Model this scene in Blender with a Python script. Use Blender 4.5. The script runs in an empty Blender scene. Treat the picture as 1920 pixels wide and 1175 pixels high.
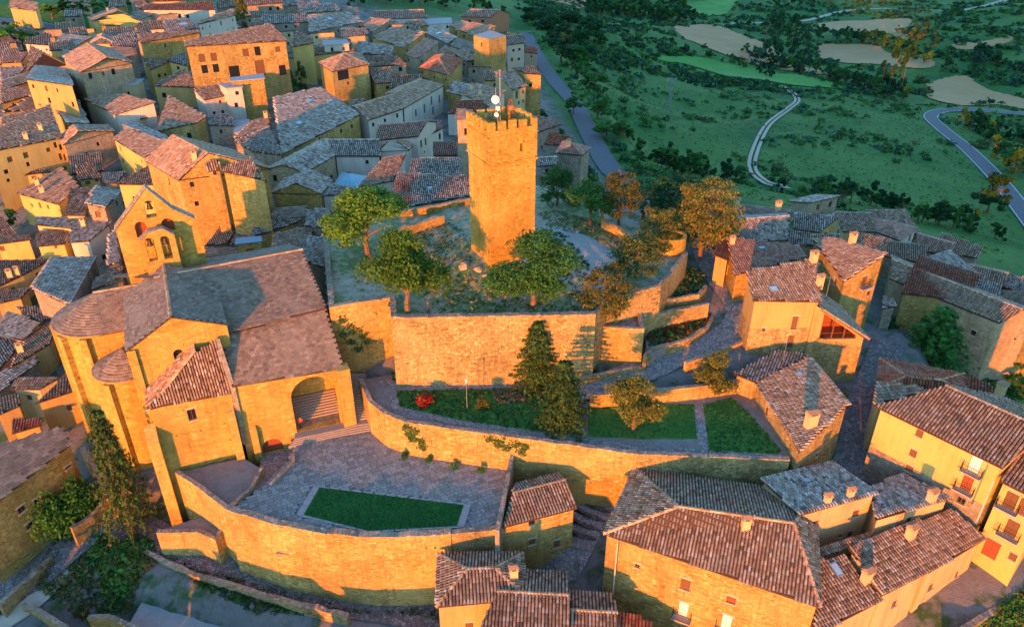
import bpy, math, random
import numpy as np
from mathutils import Vector, noise

# ------------------------------------------------------------------ camera, sky, sun, exposure
scene = bpy.context.scene
COL = scene.collection
FPX, CX, CY, PITCH, CAMZ = 1420.0, 960.0, 587.5, math.radians(30.0), 45.0
SP, CP = math.sin(PITCH), math.cos(PITCH)
cam_data = bpy.data.cameras.new("camera")
cam = bpy.data.objects.new("camera", cam_data)
COL.objects.link(cam)
cam.location = (0, 0, CAMZ)
cam.rotation_euler = (math.radians(90) - PITCH, 0, 0)
cam_data.sensor_width = 36.0
cam_data.lens = 36.0 * FPX / 1920.0
cam_data.clip_start = 0.5
cam_data.clip_end = 6000
scene.camera = cam

SUN_EL = math.radians(4.4)
SUN_AZ = math.radians(20.0)          # light travels towards +Y turned this much to +X
sun_to = Vector((-math.sin(SUN_AZ) * math.cos(SUN_EL), -math.cos(SUN_AZ) * math.cos(SUN_EL), math.sin(SUN_EL)))
world = bpy.data.worlds.new("World")
scene.world = world
world.use_nodes = True
wn = world.node_tree
sky = wn.nodes.new("ShaderNodeTexSky")
sky.sky_type = 'NISHITA'
sky.sun_disc = False
sky.sun_elevation = SUN_EL
sky.sun_rotation = math.atan2(sun_to.x, sun_to.y)
sky.altitude = 600
sky.air_density = 1.0
sky.dust_density = 0.1
sky.ozone_density = 2.8
bg = wn.nodes["Background"]
bg.inputs["Strength"].default_value = 0.15
wn.links.new(sky.outputs[0], bg.inputs["Color"])
sun_data = bpy.data.lights.new("sun", 'SUN')
sun_data.energy = 1.6
sun_data.angle = math.radians(0.9)
sun_data.color = (1.0, 0.265, 0.002)
sun = bpy.data.objects.new("sun", sun_data)
COL.objects.link(sun)
sun.rotation_euler = sun_to.to_track_quat('Z', 'Y').to_euler()
sun.location = (-60, -80, 90)
vs = scene.view_settings
scene.display_settings.display_device = 'sRGB'
vs.view_transform = 'Standard'
vs.look = 'None'
vs.exposure = 2.88
vs.gamma = 1.0
vs.use_curve_mapping = False
scene.cycles.max_bounces = 5
scene.cycles.diffuse_bounces = 3
scene.cycles.glossy_bounces = 2
scene.cycles.transmission_bounces = 3
scene.cycles.use_denoising = True

# ------------------------------------------------------------------ picture <-> place
def ray(px, py):
    u = (px - CX) / FPX; v = (py - CY) / FPX
    return Vector((u, CP - v * SP, -(SP + v * CP)))
CAMV = Vector((0, 0, CAMZ))
def U(px, py, z):
    """the point of the place at height z that is seen at photograph position px, py"""
    d = ray(px, py)
    return CAMV + d * ((z - CAMZ) / d.z)
def dist_of(p):
    return p.y * CP + (CAMZ - p.z) * SP

# ------------------------------------------------------------------ mesh helpers
def srgb(r, g, b):
    f = lambda c: (c / 255 / 12.92) if c / 255 <= 0.04045 else ((c / 255 + 0.055) / 1.055) ** 2.4
    return (f(r), f(g), f(b), 1)

def mesh_np(name, verts, quads, tint=None, tris=None):
    me = bpy.data.meshes.new(name)
    verts = np.asarray(verts, dtype=np.float32).reshape(-1, 3)
    nq = 0 if quads is None else len(quads); nt = 0 if tris is None else len(tris)
    me.vertices.add(len(verts)); me.vertices.foreach_set("co", verts.ravel())
    loops = []
    if nq: loops.append(np.asarray(quads, dtype=np.int32).ravel())
    if nt: loops.append(np.asarray(tris, dtype=np.int32).ravel())
    loops = np.concatenate(loops) if loops else np.zeros(0, np.int32)
    me.loops.add(len(loops)); me.loops.foreach_set("vertex_index", loops)
    starts = np.concatenate([np.arange(nq) * 4, nq * 4 + np.arange(nt) * 3]).astype(np.int32)
    totals = np.concatenate([np.full(nq, 4), np.full(nt, 3)]).astype(np.int32)
    me.polygons.add(nq + nt)
    me.polygons.foreach_set("loop_start", starts)
    me.polygons.foreach_set("loop_total", totals)
    me.update(calc_edges=True); me.shade_flat()
    if tint is not None:
        a = me.attributes.new("tint", 'FLOAT_COLOR', 'POINT')
        t = np.ones((len(verts), 4), dtype=np.float32); t[:, :3] = tint
        a.data.foreach_set("color", t.ravel())
    return me

class MB:
    def __init__(s): s.v = []; s.f = []
    def poly(s, pts):
        i = len(s.v); s.v += [tuple(p) for p in pts]; s.f.append(tuple(range(i, i + len(pts))))
    def prism(s, pts, z0):
        """closed solid: polygon pts (3D, top) down to z0 (number or list)"""
        n = len(pts); zs = z0 if isinstance(z0, (list, tuple)) else [z0] * n
        top = [Vector(p) for p in pts]; bot = [Vector((p[0], p[1], zs[k])) for k, p in enumerate(pts)]
        area = sum(top[k].x * top[(k + 1) % n].y - top[(k + 1) % n].x * top[k].y for k in range(n))
        if area < 0: top.reverse(); bot.reverse()
        s.poly(top); s.poly(bot[::-1])
        for k in range(n):
            j = (k + 1) % n
            s.poly([bot[k], bot[j], top[j], top[k]])
        return s
    def box(s, c, ux, uy, hx, hy, z0, z1):
        """box with centre c (xy), axes ux, uy (unit xy), half sizes"""
        P = [Vector((c[0], c[1], 0)) + ux * (a * hx) + uy * (b * hy) for a, b in ((-1, -1), (1, -1), (1, 1), (-1, 1))]
        return s.prism([Vector((p.x, p.y, z1)) for p in P], z0)
    def tube(s, p0, p1, r0, r1=None, n=6, caps=True):
        p0 = Vector(p0); p1 = Vector(p1); r1 = r0 if r1 is None else r1
        d = (p1 - p0).normalized(); a = d.orthogonal().normalized(); b = d.cross(a)
        A = [p0 + (a * math.cos(2 * math.pi * k / n) + b * math.sin(2 * math.pi * k / n)) * r0 for k in range(n)]
        B = [p1 + (a * math.cos(2 * math.pi * k / n) + b * math.sin(2 * math.pi * k / n)) * r1 for k in range(n)]
        for k in range(n):
            j = (k + 1) % n; s.poly([A[k], A[j], B[j], B[k]])
        if caps: s.poly(A[::-1]); s.poly(B)
        return s
    def mesh(s, name, org=None):
        me = bpy.data.meshes.new(name)
        if org is not None: vv = [(x - org[0], y - org[1], z - org[2]) for x, y, z in s.v]
        else: vv = s.v
        me.from_pydata(vv, [], s.f); me.update(); return me
    def build(s, name, mat, parent=None):
        org = parent_org(parent)
        return link(name, s.mesh(name, org), mat, parent)

def parent_org(p):
    o = Vector((0, 0, 0))
    while p is not None:
        o += p.location; p = p.parent
    return o

def link(name, me, mat, parent=None):
    o = bpy.data.objects.new(name, me); COL.objects.link(o)
    if mat is not None and not me.materials: me.materials.append(mat)
    if parent is not None: o.parent = parent
    return o
def thing(name, label, cat, loc, group=None):
    o = bpy.data.objects.new(name, None); COL.objects.link(o)
    o.location = loc; o.empty_display_size = 0.5; o["kind"] = "thing"
    tag(o, label, cat, group); return o
def tag(o, label=None, cat=None, group=None, kind=None):
    if label: o["label"] = label
    if cat: o["category"] = cat
    if group: o["group"] = group
    if kind: o["kind"] = kind
    return o
def np_obj(name, verts, quads, mat, parent=None, tint=None, tris=None, kind=None):
    org = parent_org(parent)
    verts = np.asarray(verts, dtype=np.float64).reshape(-1, 3) - np.array(org)[None, :]
    o = link(name, mesh_np(name, verts, quads, tint, tris), mat, parent)
    if kind: o["kind"] = kind
    return o

def pip(poly, X, Y):
    """points in polygon, vectorised"""
    X = np.asarray(X); Y = np.asarray(Y); r = np.zeros(X.shape, bool); n = len(poly)
    for i in range(n):
        x0, y0 = poly[i][0], poly[i][1]; x1, y1 = poly[(i + 1) % n][0], poly[(i + 1) % n][1]
        if y0 == y1: continue
        c = ((Y >= min(y0, y1)) & (Y < max(y0, y1)) & (X < (x1 - x0) * (Y - y0) / (y1 - y0) + x0))
        r ^= c
    return r

# ------------------------------------------------------------------ materials
MATS = {}
def nodes(name):
    m = bpy.data.materials.new(name); m.use_nodes = True
    nt = m.node_tree; b = nt.nodes["Principled BSDF"]; MATS[name] = m
    b.inputs["Roughness"].default_value = 0.9
    b.inputs["Specular IOR Level"].default_value = 0.15
    return m, nt, b
def N(nt, typ, **kw):
    n = nt.nodes.new(typ)
    for k, v in kw.items():
        if k in n.inputs: n.inputs[k].default_value = v
        else: setattr(n, k, v)
    return n
def mixc(nt, fac, a, b, mode='MIX'):
    m = nt.nodes.new("ShaderNodeMix"); m.data_type = 'RGBA'; m.blend_type = mode
    for sock, val in ((0, fac), (6, a), (7, b)):
        if hasattr(val, "is_linked") or isinstance(val, bpy.types.NodeSocket): nt.links.new(val, m.inputs[sock])
        else: m.inputs[sock].default_value = val
    return m.outputs[2]
def ramp(nt, src, stops):
    r = nt.nodes.new("ShaderNodeValToRGB"); e = r.color_ramp.elements
    while len(e) < len(stops): e.new(0.5)
    for k, (p, c) in enumerate(stops):
        e[k].position = p; e[k].color = c if len(c) == 4 else (*c, 1)
    nt.links.new(src, r.inputs[0]); return r.outputs[0]
def pos(nt, scale=(1, 1, 1), rotz=0):
    g = nt.nodes.new("ShaderNodeNewGeometry"); mp = nt.nodes.new("ShaderNodeMapping")
    mp.inputs["Scale"].default_value = scale; mp.inputs["Rotation"].default_value = (0, 0, rotz)
    nt.links.new(g.outputs["Position"], mp.inputs[0]); return mp.outputs[0]
def noise_n(nt, vec, scale, detail=4, rough=0.6):
    n = N(nt, "ShaderNodeTexNoise", Scale=scale, Detail=detail, Roughness=rough); nt.links.new(vec, n.inputs["Vector"]); return n.outputs["Fac"]
def bump(nt, b, h, strength, dist):
    n = N(nt, "ShaderNodeBump", Strength=strength, Distance=dist); nt.links.new(h, n.inputs["Height"]); nt.links.new(n.outputs[0], b.inputs["Normal"])

def stone_mat(name, base, light, dark, mortar, size=0.55, ratio=0.55, relief=0.04, stain=0.35):
    """coursed rubble: cells stretched along the course, mortar joints, stains running down"""
    m, nt, b = nodes(name)
    v = pos(nt, (1 / size, 1 / size, 1 / (size * ratio)))
    vo = N(nt, "ShaderNodeTexVoronoi", Scale=1.0, Randomness=0.75); nt.links.new(v, vo.inputs["Vector"])
    ve = N(nt, "ShaderNodeTexVoronoi", feature='DISTANCE_TO_EDGE', Scale=1.0, Randomness=0.75); nt.links.new(v, ve.inputs["Vector"])
    sep = N(nt, "ShaderNodeSeparateColor"); nt.links.new(vo.outputs["Color"], sep.inputs[0])
    c = ramp(nt, sep.outputs[0], [(0.0, dark), (0.45, base), (0.8, base), (1.0, light)])
    edge = ramp(nt, ve.outputs["Distance"], [(0.015, (0, 0, 0)), (0.07, (1, 1, 1))])
    c = mixc(nt, edge, mortar, c)
    n1 = noise_n(nt, pos(nt, (0.35, 0.35, 0.10)), 1.0, 5)
    c = mixc(nt, ramp(nt, n1, [(0.42, (0, 0, 0)), (0.7, (stain, stain, stain))]), c, (base[0] * .42, base[1] * .42, base[2] * .46, 1))
    n2 = noise_n(nt, pos(nt), 0.22, 4)
    c = mixc(nt, ramp(nt, n2, [(0.4, (0, 0, 0)), (0.75, (.45, .45, .45))]), c, light)
    vh = N(nt, "ShaderNodeTexVoronoi", Scale=0.5, Randomness=1.0); nt.links.new(pos(nt, (1, 1, 1.3)), vh.inputs["Vector"])
    c = mixc(nt, ramp(nt, vh.outputs["Distance"], [(0.05, (.8, .8, .8)), (0.115, (0, 0, 0))]), c, (base[0] * .3, base[1] * .3, base[2] * .33, 1))
    n5 = noise_n(nt, pos(nt, (1.6, 1.6, .22)), 1.0, 4)
    c = mixc(nt, ramp(nt, n5, [(0.55, (0, 0, 0)), (0.72, (stain, stain, stain))]), c, (base[0] * .5, base[1] * .5, base[2] * .55, 1))
    n3 = noise_n(nt, pos(nt), 9.0, 3)
    c = mixc(nt, 0.36, c, mixc(nt, n3, (0.12, 0.1, 0.08, 1), (0.95, 0.9, 0.82, 1)), 'OVERLAY')
    nt.links.new(c, b.inputs["Base Color"])
    h = mixc(nt, 0.35, edge, n3)
    bump(nt, b, h, 0.8, relief)
    return m
S = lambda r, g, b_: (r, g, b_, 1)
stone_mat("stone_gold", S(.45, .29, .078), S(.60, .44, .165), S(.22, .14, .045), S(.30, .20, .06), 0.5, .5, .06, .7)
stone_mat("stone_church", S(.47, .30, .062), S(.59, .42, .12), S(.30, .19, .045), S(.36, .235, .055), 0.7, 0.42, 0.035, 0.65)
stone_mat("stone_tower", S(.48, .29, .05), S(.60, .41, .10), S(.27, .165, .035), S(.31, .195, .04), 0.5, 0.5, 0.05, 0.55)
stone_mat("stone_rubble", S(.40, .28, .10), S(.58, .45, .2), S(.16, .11, .045), S(.26, .18, .07), 0.42, 0.6, 0.09, 0.7)
stone_mat("stone_grey", S(.31, .255, .175), S(.45, .385, .275), S(.17, .14, .095), S(.23, .19, .13), 0.46, 0.55, 0.06, 0.6)
stone_mat("stone_wall_cap", S(.33, .265, .185), S(.50, .425, .32), S(.16, .13, .09), S(.17, .14, .095), 0.42, 0.8, 0.08, 0.45)
stone_mat("stone_pale", S(.45, .345, .2), S(.58, .47, .31), S(.26, .195, .11), S(.34, .255, .15), 0.48, 0.55, 0.05, 0.65)

def plaster_mat(name, base, dirt, amt=0.5):
    m, nt, b = nodes(name)
    n1 = noise_n(nt, pos(nt, (0.5, 0.5, 0.12)), 1.0, 6, 0.65)
    c = mixc(nt, ramp(nt, n1, [(0.42, (0, 0, 0)), (0.72, (amt, amt, amt))]), base, dirt)
    n2 = noise_n(nt, pos(nt), 0.5, 5)
    c = mixc(nt, ramp(nt, n2, [(0.45, (0, 0, 0)), (0.7, (.35, .35, .35))]), c, (min(1, base[0] * 1.15), min(1, base[1] * 1.15), min(1, base[2] * 1.2), 1))
    n5 = noise_n(nt, pos(nt, (1.8, 1.8, .16)), 1.0, 4)
    c = mixc(nt, ramp(nt, n5, [(0.54, (0, 0, 0)), (0.74, (amt, amt, amt))]), c, dirt)
    n3 = noise_n(nt, pos(nt), 6.0, 4)
    c = mixc(nt, 0.22, c, mixc(nt, n3, (0.1, 0.1, 0.1, 1), (1, 1, 1, 1)), 'OVERLAY')
    nt.links.new(c, b.inputs["Base Color"])
    bump(nt, b, n3, 0.25, 0.02)
    return m
plaster_mat("plaster_cream", S(.52, .38, .175), S(.28, .20, .10), .65)
plaster_mat("plaster_yellow", S(.55, .385, .115), S(.36, .245, .08), 0.55)
plaster_mat("plaster_white", S(.52, .45, .345), S(.30, .25, .18), 0.6)
plaster_mat("plaster_ochre", S(.46, .30, .10), S(.25, .165, .065), 0.65)
plaster_mat("plaster_pink", S(.52, .375, .25), S(.36, .25, .16), 0.4)
plaster_mat("brick_red", S(.36, .16, .08), S(.24, .11, .06), 0.4)

def tint_mat(name, rough=0.9, gain=1.0, nscale=7.0, amt=0.35, spec=0.15):
    m, nt, b = nodes(name)
    a = N(nt, "ShaderNodeAttribute", attribute_name="tint")
    n3 = noise_n(nt, pos(nt), nscale, 4)
    c = mixc(nt, amt, a.outputs["Color"], mixc(nt, n3, (0.05, 0.05, 0.05, 1), (1, 1, 1, 1)), 'OVERLAY')
    nt.links.new(c, b.inputs["Base Color"])
    b.inputs["Roughness"].default_value = rough; b.inputs["Specular IOR Level"].default_value = spec
    return m
tint_mat("tile"); tint_mat("paving", 0.85)
def leaf_mat(name, trans=0.25):
    m, nt, b = nodes(name)
    a = N(nt, "ShaderNodeAttribute", attribute_name="tint")
    oi = N(nt, "ShaderNodeObjectInfo")
    hs = N(nt, "ShaderNodeHueSaturation", Saturation=1.0)
    nt.links.new(a.outputs["Color"], hs.inputs["Color"])
    mr = N(nt, "ShaderNodeMapRange"); mr.inputs[3].default_value = 0.75; mr.inputs[4].default_value = 1.25
    nt.links.new(oi.outputs["Random"], mr.inputs[0]); nt.links.new(mr.outputs[0], hs.inputs["Value"])
    nt.links.new(hs.outputs[0], b.inputs["Base Color"])
    b.inputs["Roughness"].default_value = 0.75
    tr = N(nt, "ShaderNodeBsdfTranslucent"); nt.links.new(hs.outputs[0], tr.inputs["Color"])
    mx = N(nt, "ShaderNodeMixShader"); mx.inputs[0].default_value = trans
    nt.links.new(b.outputs[0], mx.inputs[1]); nt.links.new(tr.outputs[0], mx.inputs[2])
    nt.links.new(mx.outputs[0], nt.nodes["Material Output"].inputs["Surface"])
    return m
leaf_mat("leaf"); leaf_mat("grass_blade", 0.2)

def simple(name, col, rough=0.8, metal=0.0, n=0.2, scale=5.0):
    m, nt, b = nodes(name)
    n3 = noise_n(nt, pos(nt), scale, 4)
    c = mixc(nt, n3, (col[0] * (1 - n), col[1] * (1 - n), col[2] * (1 - n), 1), (min(1, col[0] * (1 + n)), min(1, col[1] * (1 + n)), min(1, col[2] * (1 + n)), 1))
    nt.links.new(c, b.inputs["Base Color"]); b.inputs["Roughness"].default_value = rough; b.inputs["Metallic"].default_value = metal
    return m
simple("cap_tile", (.33, .19, .10), .9, 0, .3, 6); simple("pipe_cream", (.6, .52, .38), .5, .2, .1); simple("gravel", (.36, .335, .29), .95, 0, .28, 1.6); simple("step_stone", (.30, .25, .19), .9, 0, .25, 2.0); simple("underlay", (.075, .045, .03)); simple("wood_brown", (.16, .075, .035), 0.6, 0, .35, 12); simple("wood_red", (.26, .07, .03), 0.6, 0, .3, 12)
simple("wood_dark", (.06, .035, .022), 0.6, 0, .3); simple("iron", (.03, .028, .027), 0.5, 0.5); simple("bark", (.16, .10, .06), 0.95, 0, .4, 4)
simple("frame_white", (.6, .58, .54), 0.6, 0, .1); simple("lintel", (.46, .38, .27), 0.9, 0, .25, 3); simple("bronze", (.10, .075, .045), 0.45, 0.7)
simple("dish_white", (.75, .73, .68), 0.5, 0, .05); simple("canvas_white", (.7, .68, .64), 0.9); simple("metal_grey", (.3, .31, .32), 0.5, 0.6)
simple("concrete", (.33, .31, .28), 0.9, 0, .3, 1.5); simple("dark_inside", (.02, .017, .015), 0.95); simple("roof_glass", (.25, .42, .47), 0.25, 0, .1)
simple("red_cloth", (.42, .03, .02), 0.9); simple("shingle_blue", (.1, .25, .3), 0.35, 0, .15)
simple("asphalt", (.125, .125, .13), 0.9, 0, .25, 0.9); simple("road_paint", (.6, .6, .58), 0.8, 0, .1)
simple("track_dust", (.42, .36, .27), 0.95, 0, .25, .6); simple("chimney_plaster", (.54, .40, .2), 0.9, 0, .25, 3)
m_, nt_, b_ = nodes("glass_dark"); b_.inputs["Base Color"].default_value = (.018, .02, .024, 1); b_.inputs["Roughness"].default_value = 0.12; b_.inputs["Specular IOR Level"].default_value = 0.5

def cobble_mat(name, base, light, dark, size):
    m, nt, b = nodes(name)
    v = pos(nt, (1 / size, 1 / size, 1 / size))
    vo = N(nt, "ShaderNodeTexVoronoi", Scale=1.0); nt.links.new(v, vo.inputs["Vector"])
    ve = N(nt, "ShaderNodeTexVoronoi", feature='DISTANCE_TO_EDGE', Scale=1.0); nt.links.new(v, ve.inputs["Vector"])
    sep = N(nt, "ShaderNodeSeparateColor"); nt.links.new(vo.outputs["Color"], sep.inputs[0])
    c = ramp(nt, sep.outputs[0], [(0, dark), (.5, base), (1, light)])
    e = ramp(nt, ve.outputs["Distance"], [(.02, (0, 0, 0)), (.12, (1, 1, 1))])
    c = mixc(nt, e, (dark[0] * .6, dark[1] * .6, dark[2] * .6, 1), c)
    n = noise_n(nt, pos(nt), 0.35, 5); c = mixc(nt, ramp(nt, n, [(.4, (0, 0, 0)), (.7, (.5, .5, .5))]), c, dark)
    nt.links.new(c, b.inputs["Base Color"]); bump(nt, b, e, 0.6, 0.03)
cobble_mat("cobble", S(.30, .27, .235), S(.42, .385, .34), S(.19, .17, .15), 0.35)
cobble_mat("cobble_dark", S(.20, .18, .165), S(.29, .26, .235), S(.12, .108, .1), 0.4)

def ground_mat(name, stops, s1=0.08, s2=1.2):
    m, nt, b = nodes(name)
    n1 = noise_n(nt, pos(nt), s1, 6, 0.65); n2 = noise_n(nt, pos(nt), s2, 5, 0.7)
    f = N(nt, "ShaderNodeMath", operation='ADD'); g = N(nt, "ShaderNodeMath", operation='MULTIPLY'); g.inputs[1].default_value = 0.5
    nt.links.new(n1, f.inputs[0]); nt.links.new(n2, f.inputs[1]); nt.links.new(f.outputs[0], g.inputs[0])
    c = ramp(nt, g.outputs[0], stops); nt.links.new(c, b.inputs["Base Color"]); bump(nt, b, n2, 0.6, 0.15)
    return m
ground_mat("grass", [(.3, (.02, .085, .014)), (.46, (.045, .15, .022)), (.58, (.09, .19, .035)), (.75, (.2, .2, .07))], .15, 2.0)
ground_mat("turf", [(.3, (.010, .075, .016)), (.5, (.016, .11, .022)), (.7, (.028, .15, .03))], .35, 5.0)
ground_mat("earth", [(.3, (.13, .115, .095)), (.5, (.21, .19, .16)), (.62, (.26, .235, .2)), (.75, (.14, .15, .07))], .12, 1.2)
ground_mat("yard_earth", [(.3, (.06, .14, .03)), (.45, (.13, .19, .06)), (.54, (.32, .28, .19)), (.7, (.44, .40, .31))], .13, .9)
ground_mat("wheat", [(.3, (.34, .195, .08)), (.55, (.43, .26, .11)), (.75, (.49, .31, .14))], .05, .9)
ground_mat("rock", [(.3, (.2, .16, .11)), (.55, (.4, .33, .23)), (.75, (.5, .43, .33))], .5, 2.5)
ground_mat("meadow", [(.3, (.05, .19, .03)), (.55, (.09, .27, .045)), (.75, (.17, .3, .07))], .06, .7)
m, nt, b = nodes("terrain")
a_ = N(nt, "ShaderNodeAttribute", attribute_name="tint")
n1 = noise_n(nt, pos(nt), 0.035, 7, 0.62); n2 = noise_n(nt, pos(nt), 0.25, 6, 0.7)
green = mixc(nt, ramp(nt, n2, [(.35, (0, 0, 0)), (.65, (1, 1, 1))]), (.008, .062, .014, 1), (.032, .15, .02, 1))
green = mixc(nt, ramp(nt, n1, [(.45, (0, 0, 0)), (.68, (.8, .8, .8))]), green, (.09, .19, .035, 1))
n4 = noise_n(nt, pos(nt), 0.8, 6, .75)
n6 = noise_n(nt, pos(nt), 0.012, 6, .6)
green = mixc(nt, ramp(nt, n6, [(.46, (0, 0, 0)), (.62, (.75, .75, .75))]), green, (.06, .165, .03, 1))
green = mixc(nt, .62, green, mixc(nt, n4, (.0, .0, .0, 1), (1, 1, 1, 1)), 'OVERLAY')
earth = mixc(nt, n4, (.10, .092, .08, 1), (.235, .22, .195, 1))
earth = mixc(nt, ramp(nt, n2, [(.5, (0, 0, 0)), (.62, (1, 1, 1))]), earth, (.045, .085, .025, 1))
sep = N(nt, "ShaderNodeSeparateColor"); nt.links.new(a_.outputs["Color"], sep.inputs[0])
nt.links.new(mixc(nt, sep.outputs[0], green, earth), b.inputs["Base Color"]); bump(nt, b, n4, .7, .3)
M = MATS
# ------------------------------------------------------------------ terrain: heights read at photograph positions, then a smooth sheet
CTRL = [  # px, py, z
 (20,60,-9),(200,60,-9),(450,20,-9),(600,30,-12),(100,150,-9.5),(300,110,-7.5),(450,155,-6.5),(530,160,-6.5),(100,250,-11),(0,250,-13),(240,230,-8.5),
 (300,430,-8.5),(0,420,-16),(120,420,-13),(200,480,-13),(40,560,-18),(120,620,-18.5),(40,700,-20.5),(110,790,-21),(600,330,-7.5),(500,300,-7.5),(700,230,-9.5),
 (800,150,-11),(760,60,-13),(900,140,-13),(860,40,-17),(960,110,-15.5),(1000,200,-12),(1010,110,-18),(1070,200,-16.5),(1140,330,-14),(1060,330,-10),(800,310,-8),
 (600,420,-7.5),(520,430,-8),(680,430,-6),(700,360,-7),(850,380,-5.5),(950,470,-6),(1100,480,-7),(1060,400,-7),(1250,380,-10),(1200,420,-7.5),(1300,470,-7),
 (620,640,-10),(740,705,-10.5),(850,560,-8.5),(950,705,-10.5),(1080,560,-8.5),(1130,720,-9.8),(1230,672,-8.9),(1310,640,-8.2),(1375,580,-6.8),(1340,500,-5.6),(1240,560,-7.2),
 (800,790,-14),(1100,800,-14),(1330,800,-13),(1450,760,-12.5),(600,860,-18),(800,950,-20),(700,870,-18.5),(480,830,-19),(300,700,-17.5),(400,650,-15),(450,540,-12),(250,560,-15),
 (255,975,-22.3),(180,880,-21.5),(330,1000,-22.8),(560,1100,-23.8),(700,1130,-24.2),(830,1140,-24),(450,1065,-23.3),(100,1060,-24.8),(0,1120,-26),(200,1090,-26),(400,1150,-27.5),(600,1165,-27),(30,1000,-24.5),(0,850,-23),
 (1100,930,-17.6),(1060,1040,-20),(1120,1000,-19.5),(1000,1040,-20.5),(950,1080,-22.5),(1250,900,-17.5),(1350,1100,-22.5),(1600,1050,-20),(1700,1150,-20.4),(1850,1010,-17.6),(1900,1090,-18.6),
 (1610,800,-13.2),(1640,690,-12.2),(1580,900,-14.8),(1500,880,-14.5),(1900,850,-14.6),(1760,820,-13.6),(1560,700,-13.5),(1480,640,-8.6),(1600,600,-12.5),(1720,560,-17),(1650,640,-14.5),(1800,660,-18.5),(1500,560,-9),
 (1450,480,-9.5),(1500,420,-15),(1360,370,-12),(1640,440,-21),(1780,480,-24),(1900,540,-28),(1880,680,-24),(1910,740,-24),
 (1200,330,-22),(1280,320,-30),(1420,345,-32),(1600,390,-32),(1800,430,-38),(1900,470,-38),
 (1110,60,-42),(1130,140,-40),(1140,230,-33),(1170,280,-30),(1250,200,-47),(1350,230,-44),(1480,200,-50),(1500,270,-42),(1620,300,-44),(1740,220,-52),(1850,300,-46),(1918,390,-44),
 (1250,120,-55),(1400,80,-60),(1500,140,-56),(1600,100,-60),(1600,40,-62),(1850,180,-57),(1700,20,-60),(1200,20,-64),(1900,20,-50),(1880,90,-55),(1000,10,-45),(1050,60,-38),(900,-20,-42),(700,-30,-25),(1400,0,-66),
 (-300,200,-16),(-300,500,-24),(-300,900,-32),(0,0,-10),(-300,0,-14),(2200,300,-55),(2200,600,-40),(2200,900,-32),(2200,1100,-34),
]
WORLD_CTRL = [(0,8,-42),(-60,20,-36),(60,15,-38),(120,10,-44),(-120,20,-44),(0,-150,-75),(-300,-100,-80),(300,-100,-80),(-400,200,-60),(-350,450,-50),(0,700,-60),(-300,800,-55),(500,500,-62),
              (700,800,-50),(200,1000,-75),(600,1300,-55),(0,1500,-70),(-800,1500,-60),(1200,1500,-40),(1300,600,-50),(900,200,-60),(-1200,500,-60),(0,-900,-80),(0,2600,-40),(-1600,2600,-40),(1800,2600,-20)]
CTRL = [(a, b_, c if c > -42 else -42 + (c + 42) * 1.45) for a, b_, c in CTRL]
cp = [(*U(a, b_, c).xy, c) for a, b_, c in CTRL] + [tuple(map(float, w)) for w in WORLD_CTRL]
cp = np.array(cp); TPS_SC = 100.0
TPS_P = cp[:, :2] / TPS_SC
def tps_k(r2):
    return np.where(r2 > 1e-12, 0.5 * r2 * np.log(np.maximum(r2, 1e-12)), 0.0)
TPS_N = len(TPS_P)
K_ = tps_k(((TPS_P[:, None, :] - TPS_P[None, :, :]) ** 2).sum(-1)) + np.eye(TPS_N) * 4e-4
A_ = np.zeros((TPS_N + 3, TPS_N + 3)); A_[:TPS_N, :TPS_N] = K_; A_[:TPS_N, TPS_N] = 1; A_[:TPS_N, TPS_N + 1:] = TPS_P; A_[TPS_N, :TPS_N] = 1; A_[TPS_N + 1:, :TPS_N] = TPS_P.T
TPS_W = np.linalg.solve(A_, np.concatenate([cp[:, 2], np.zeros(3)]))
def tps(X, Y):
    X = np.asarray(X, float); Y = np.asarray(Y, float); sh = X.shape
    Q = np.stack([X.ravel(), Y.ravel()], 1) / TPS_SC; out = np.empty(len(Q))
    for i in range(0, len(Q), 8000):
        q = Q[i:i + 8000]
        out[i:i + 8000] = tps_k(((q[:, None, :] - TPS_P[None]) ** 2).sum(-1)) @ TPS_W[:TPS_N] + TPS_W[TPS_N] + q @ TPS_W[TPS_N + 1:]
    hill = 140 * np.exp(-((X - 255) / 178) ** 4 - ((Y + 75) / 62) ** 2)      # unseen hill added right behind the viewer to keep the far valley in shade
    return np.clip(out.reshape(sh), -90, -4.5) + hill
def T(px, py, dz=0.0):
    """first point of the terrain (raised by dz) seen at a photograph position"""
    d = ray(px, py); t = np.concatenate([np.arange(30, 140, .5), np.geomspace(140, 3000, 500)])
    h = CAMZ + d.z * t - (tps(d.x * t, d.y * t) + dz)
    k = np.where(h <= 0)[0]
    k = k[0] if len(k) else len(t) - 1
    if k > 0 and h[k] <= 0:
        f = h[k - 1] / (h[k - 1] - h[k]); tt = t[k - 1] + f * (t[k] - t[k - 1])
    else: tt = t[k]
    return CAMV + d * tt

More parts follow.
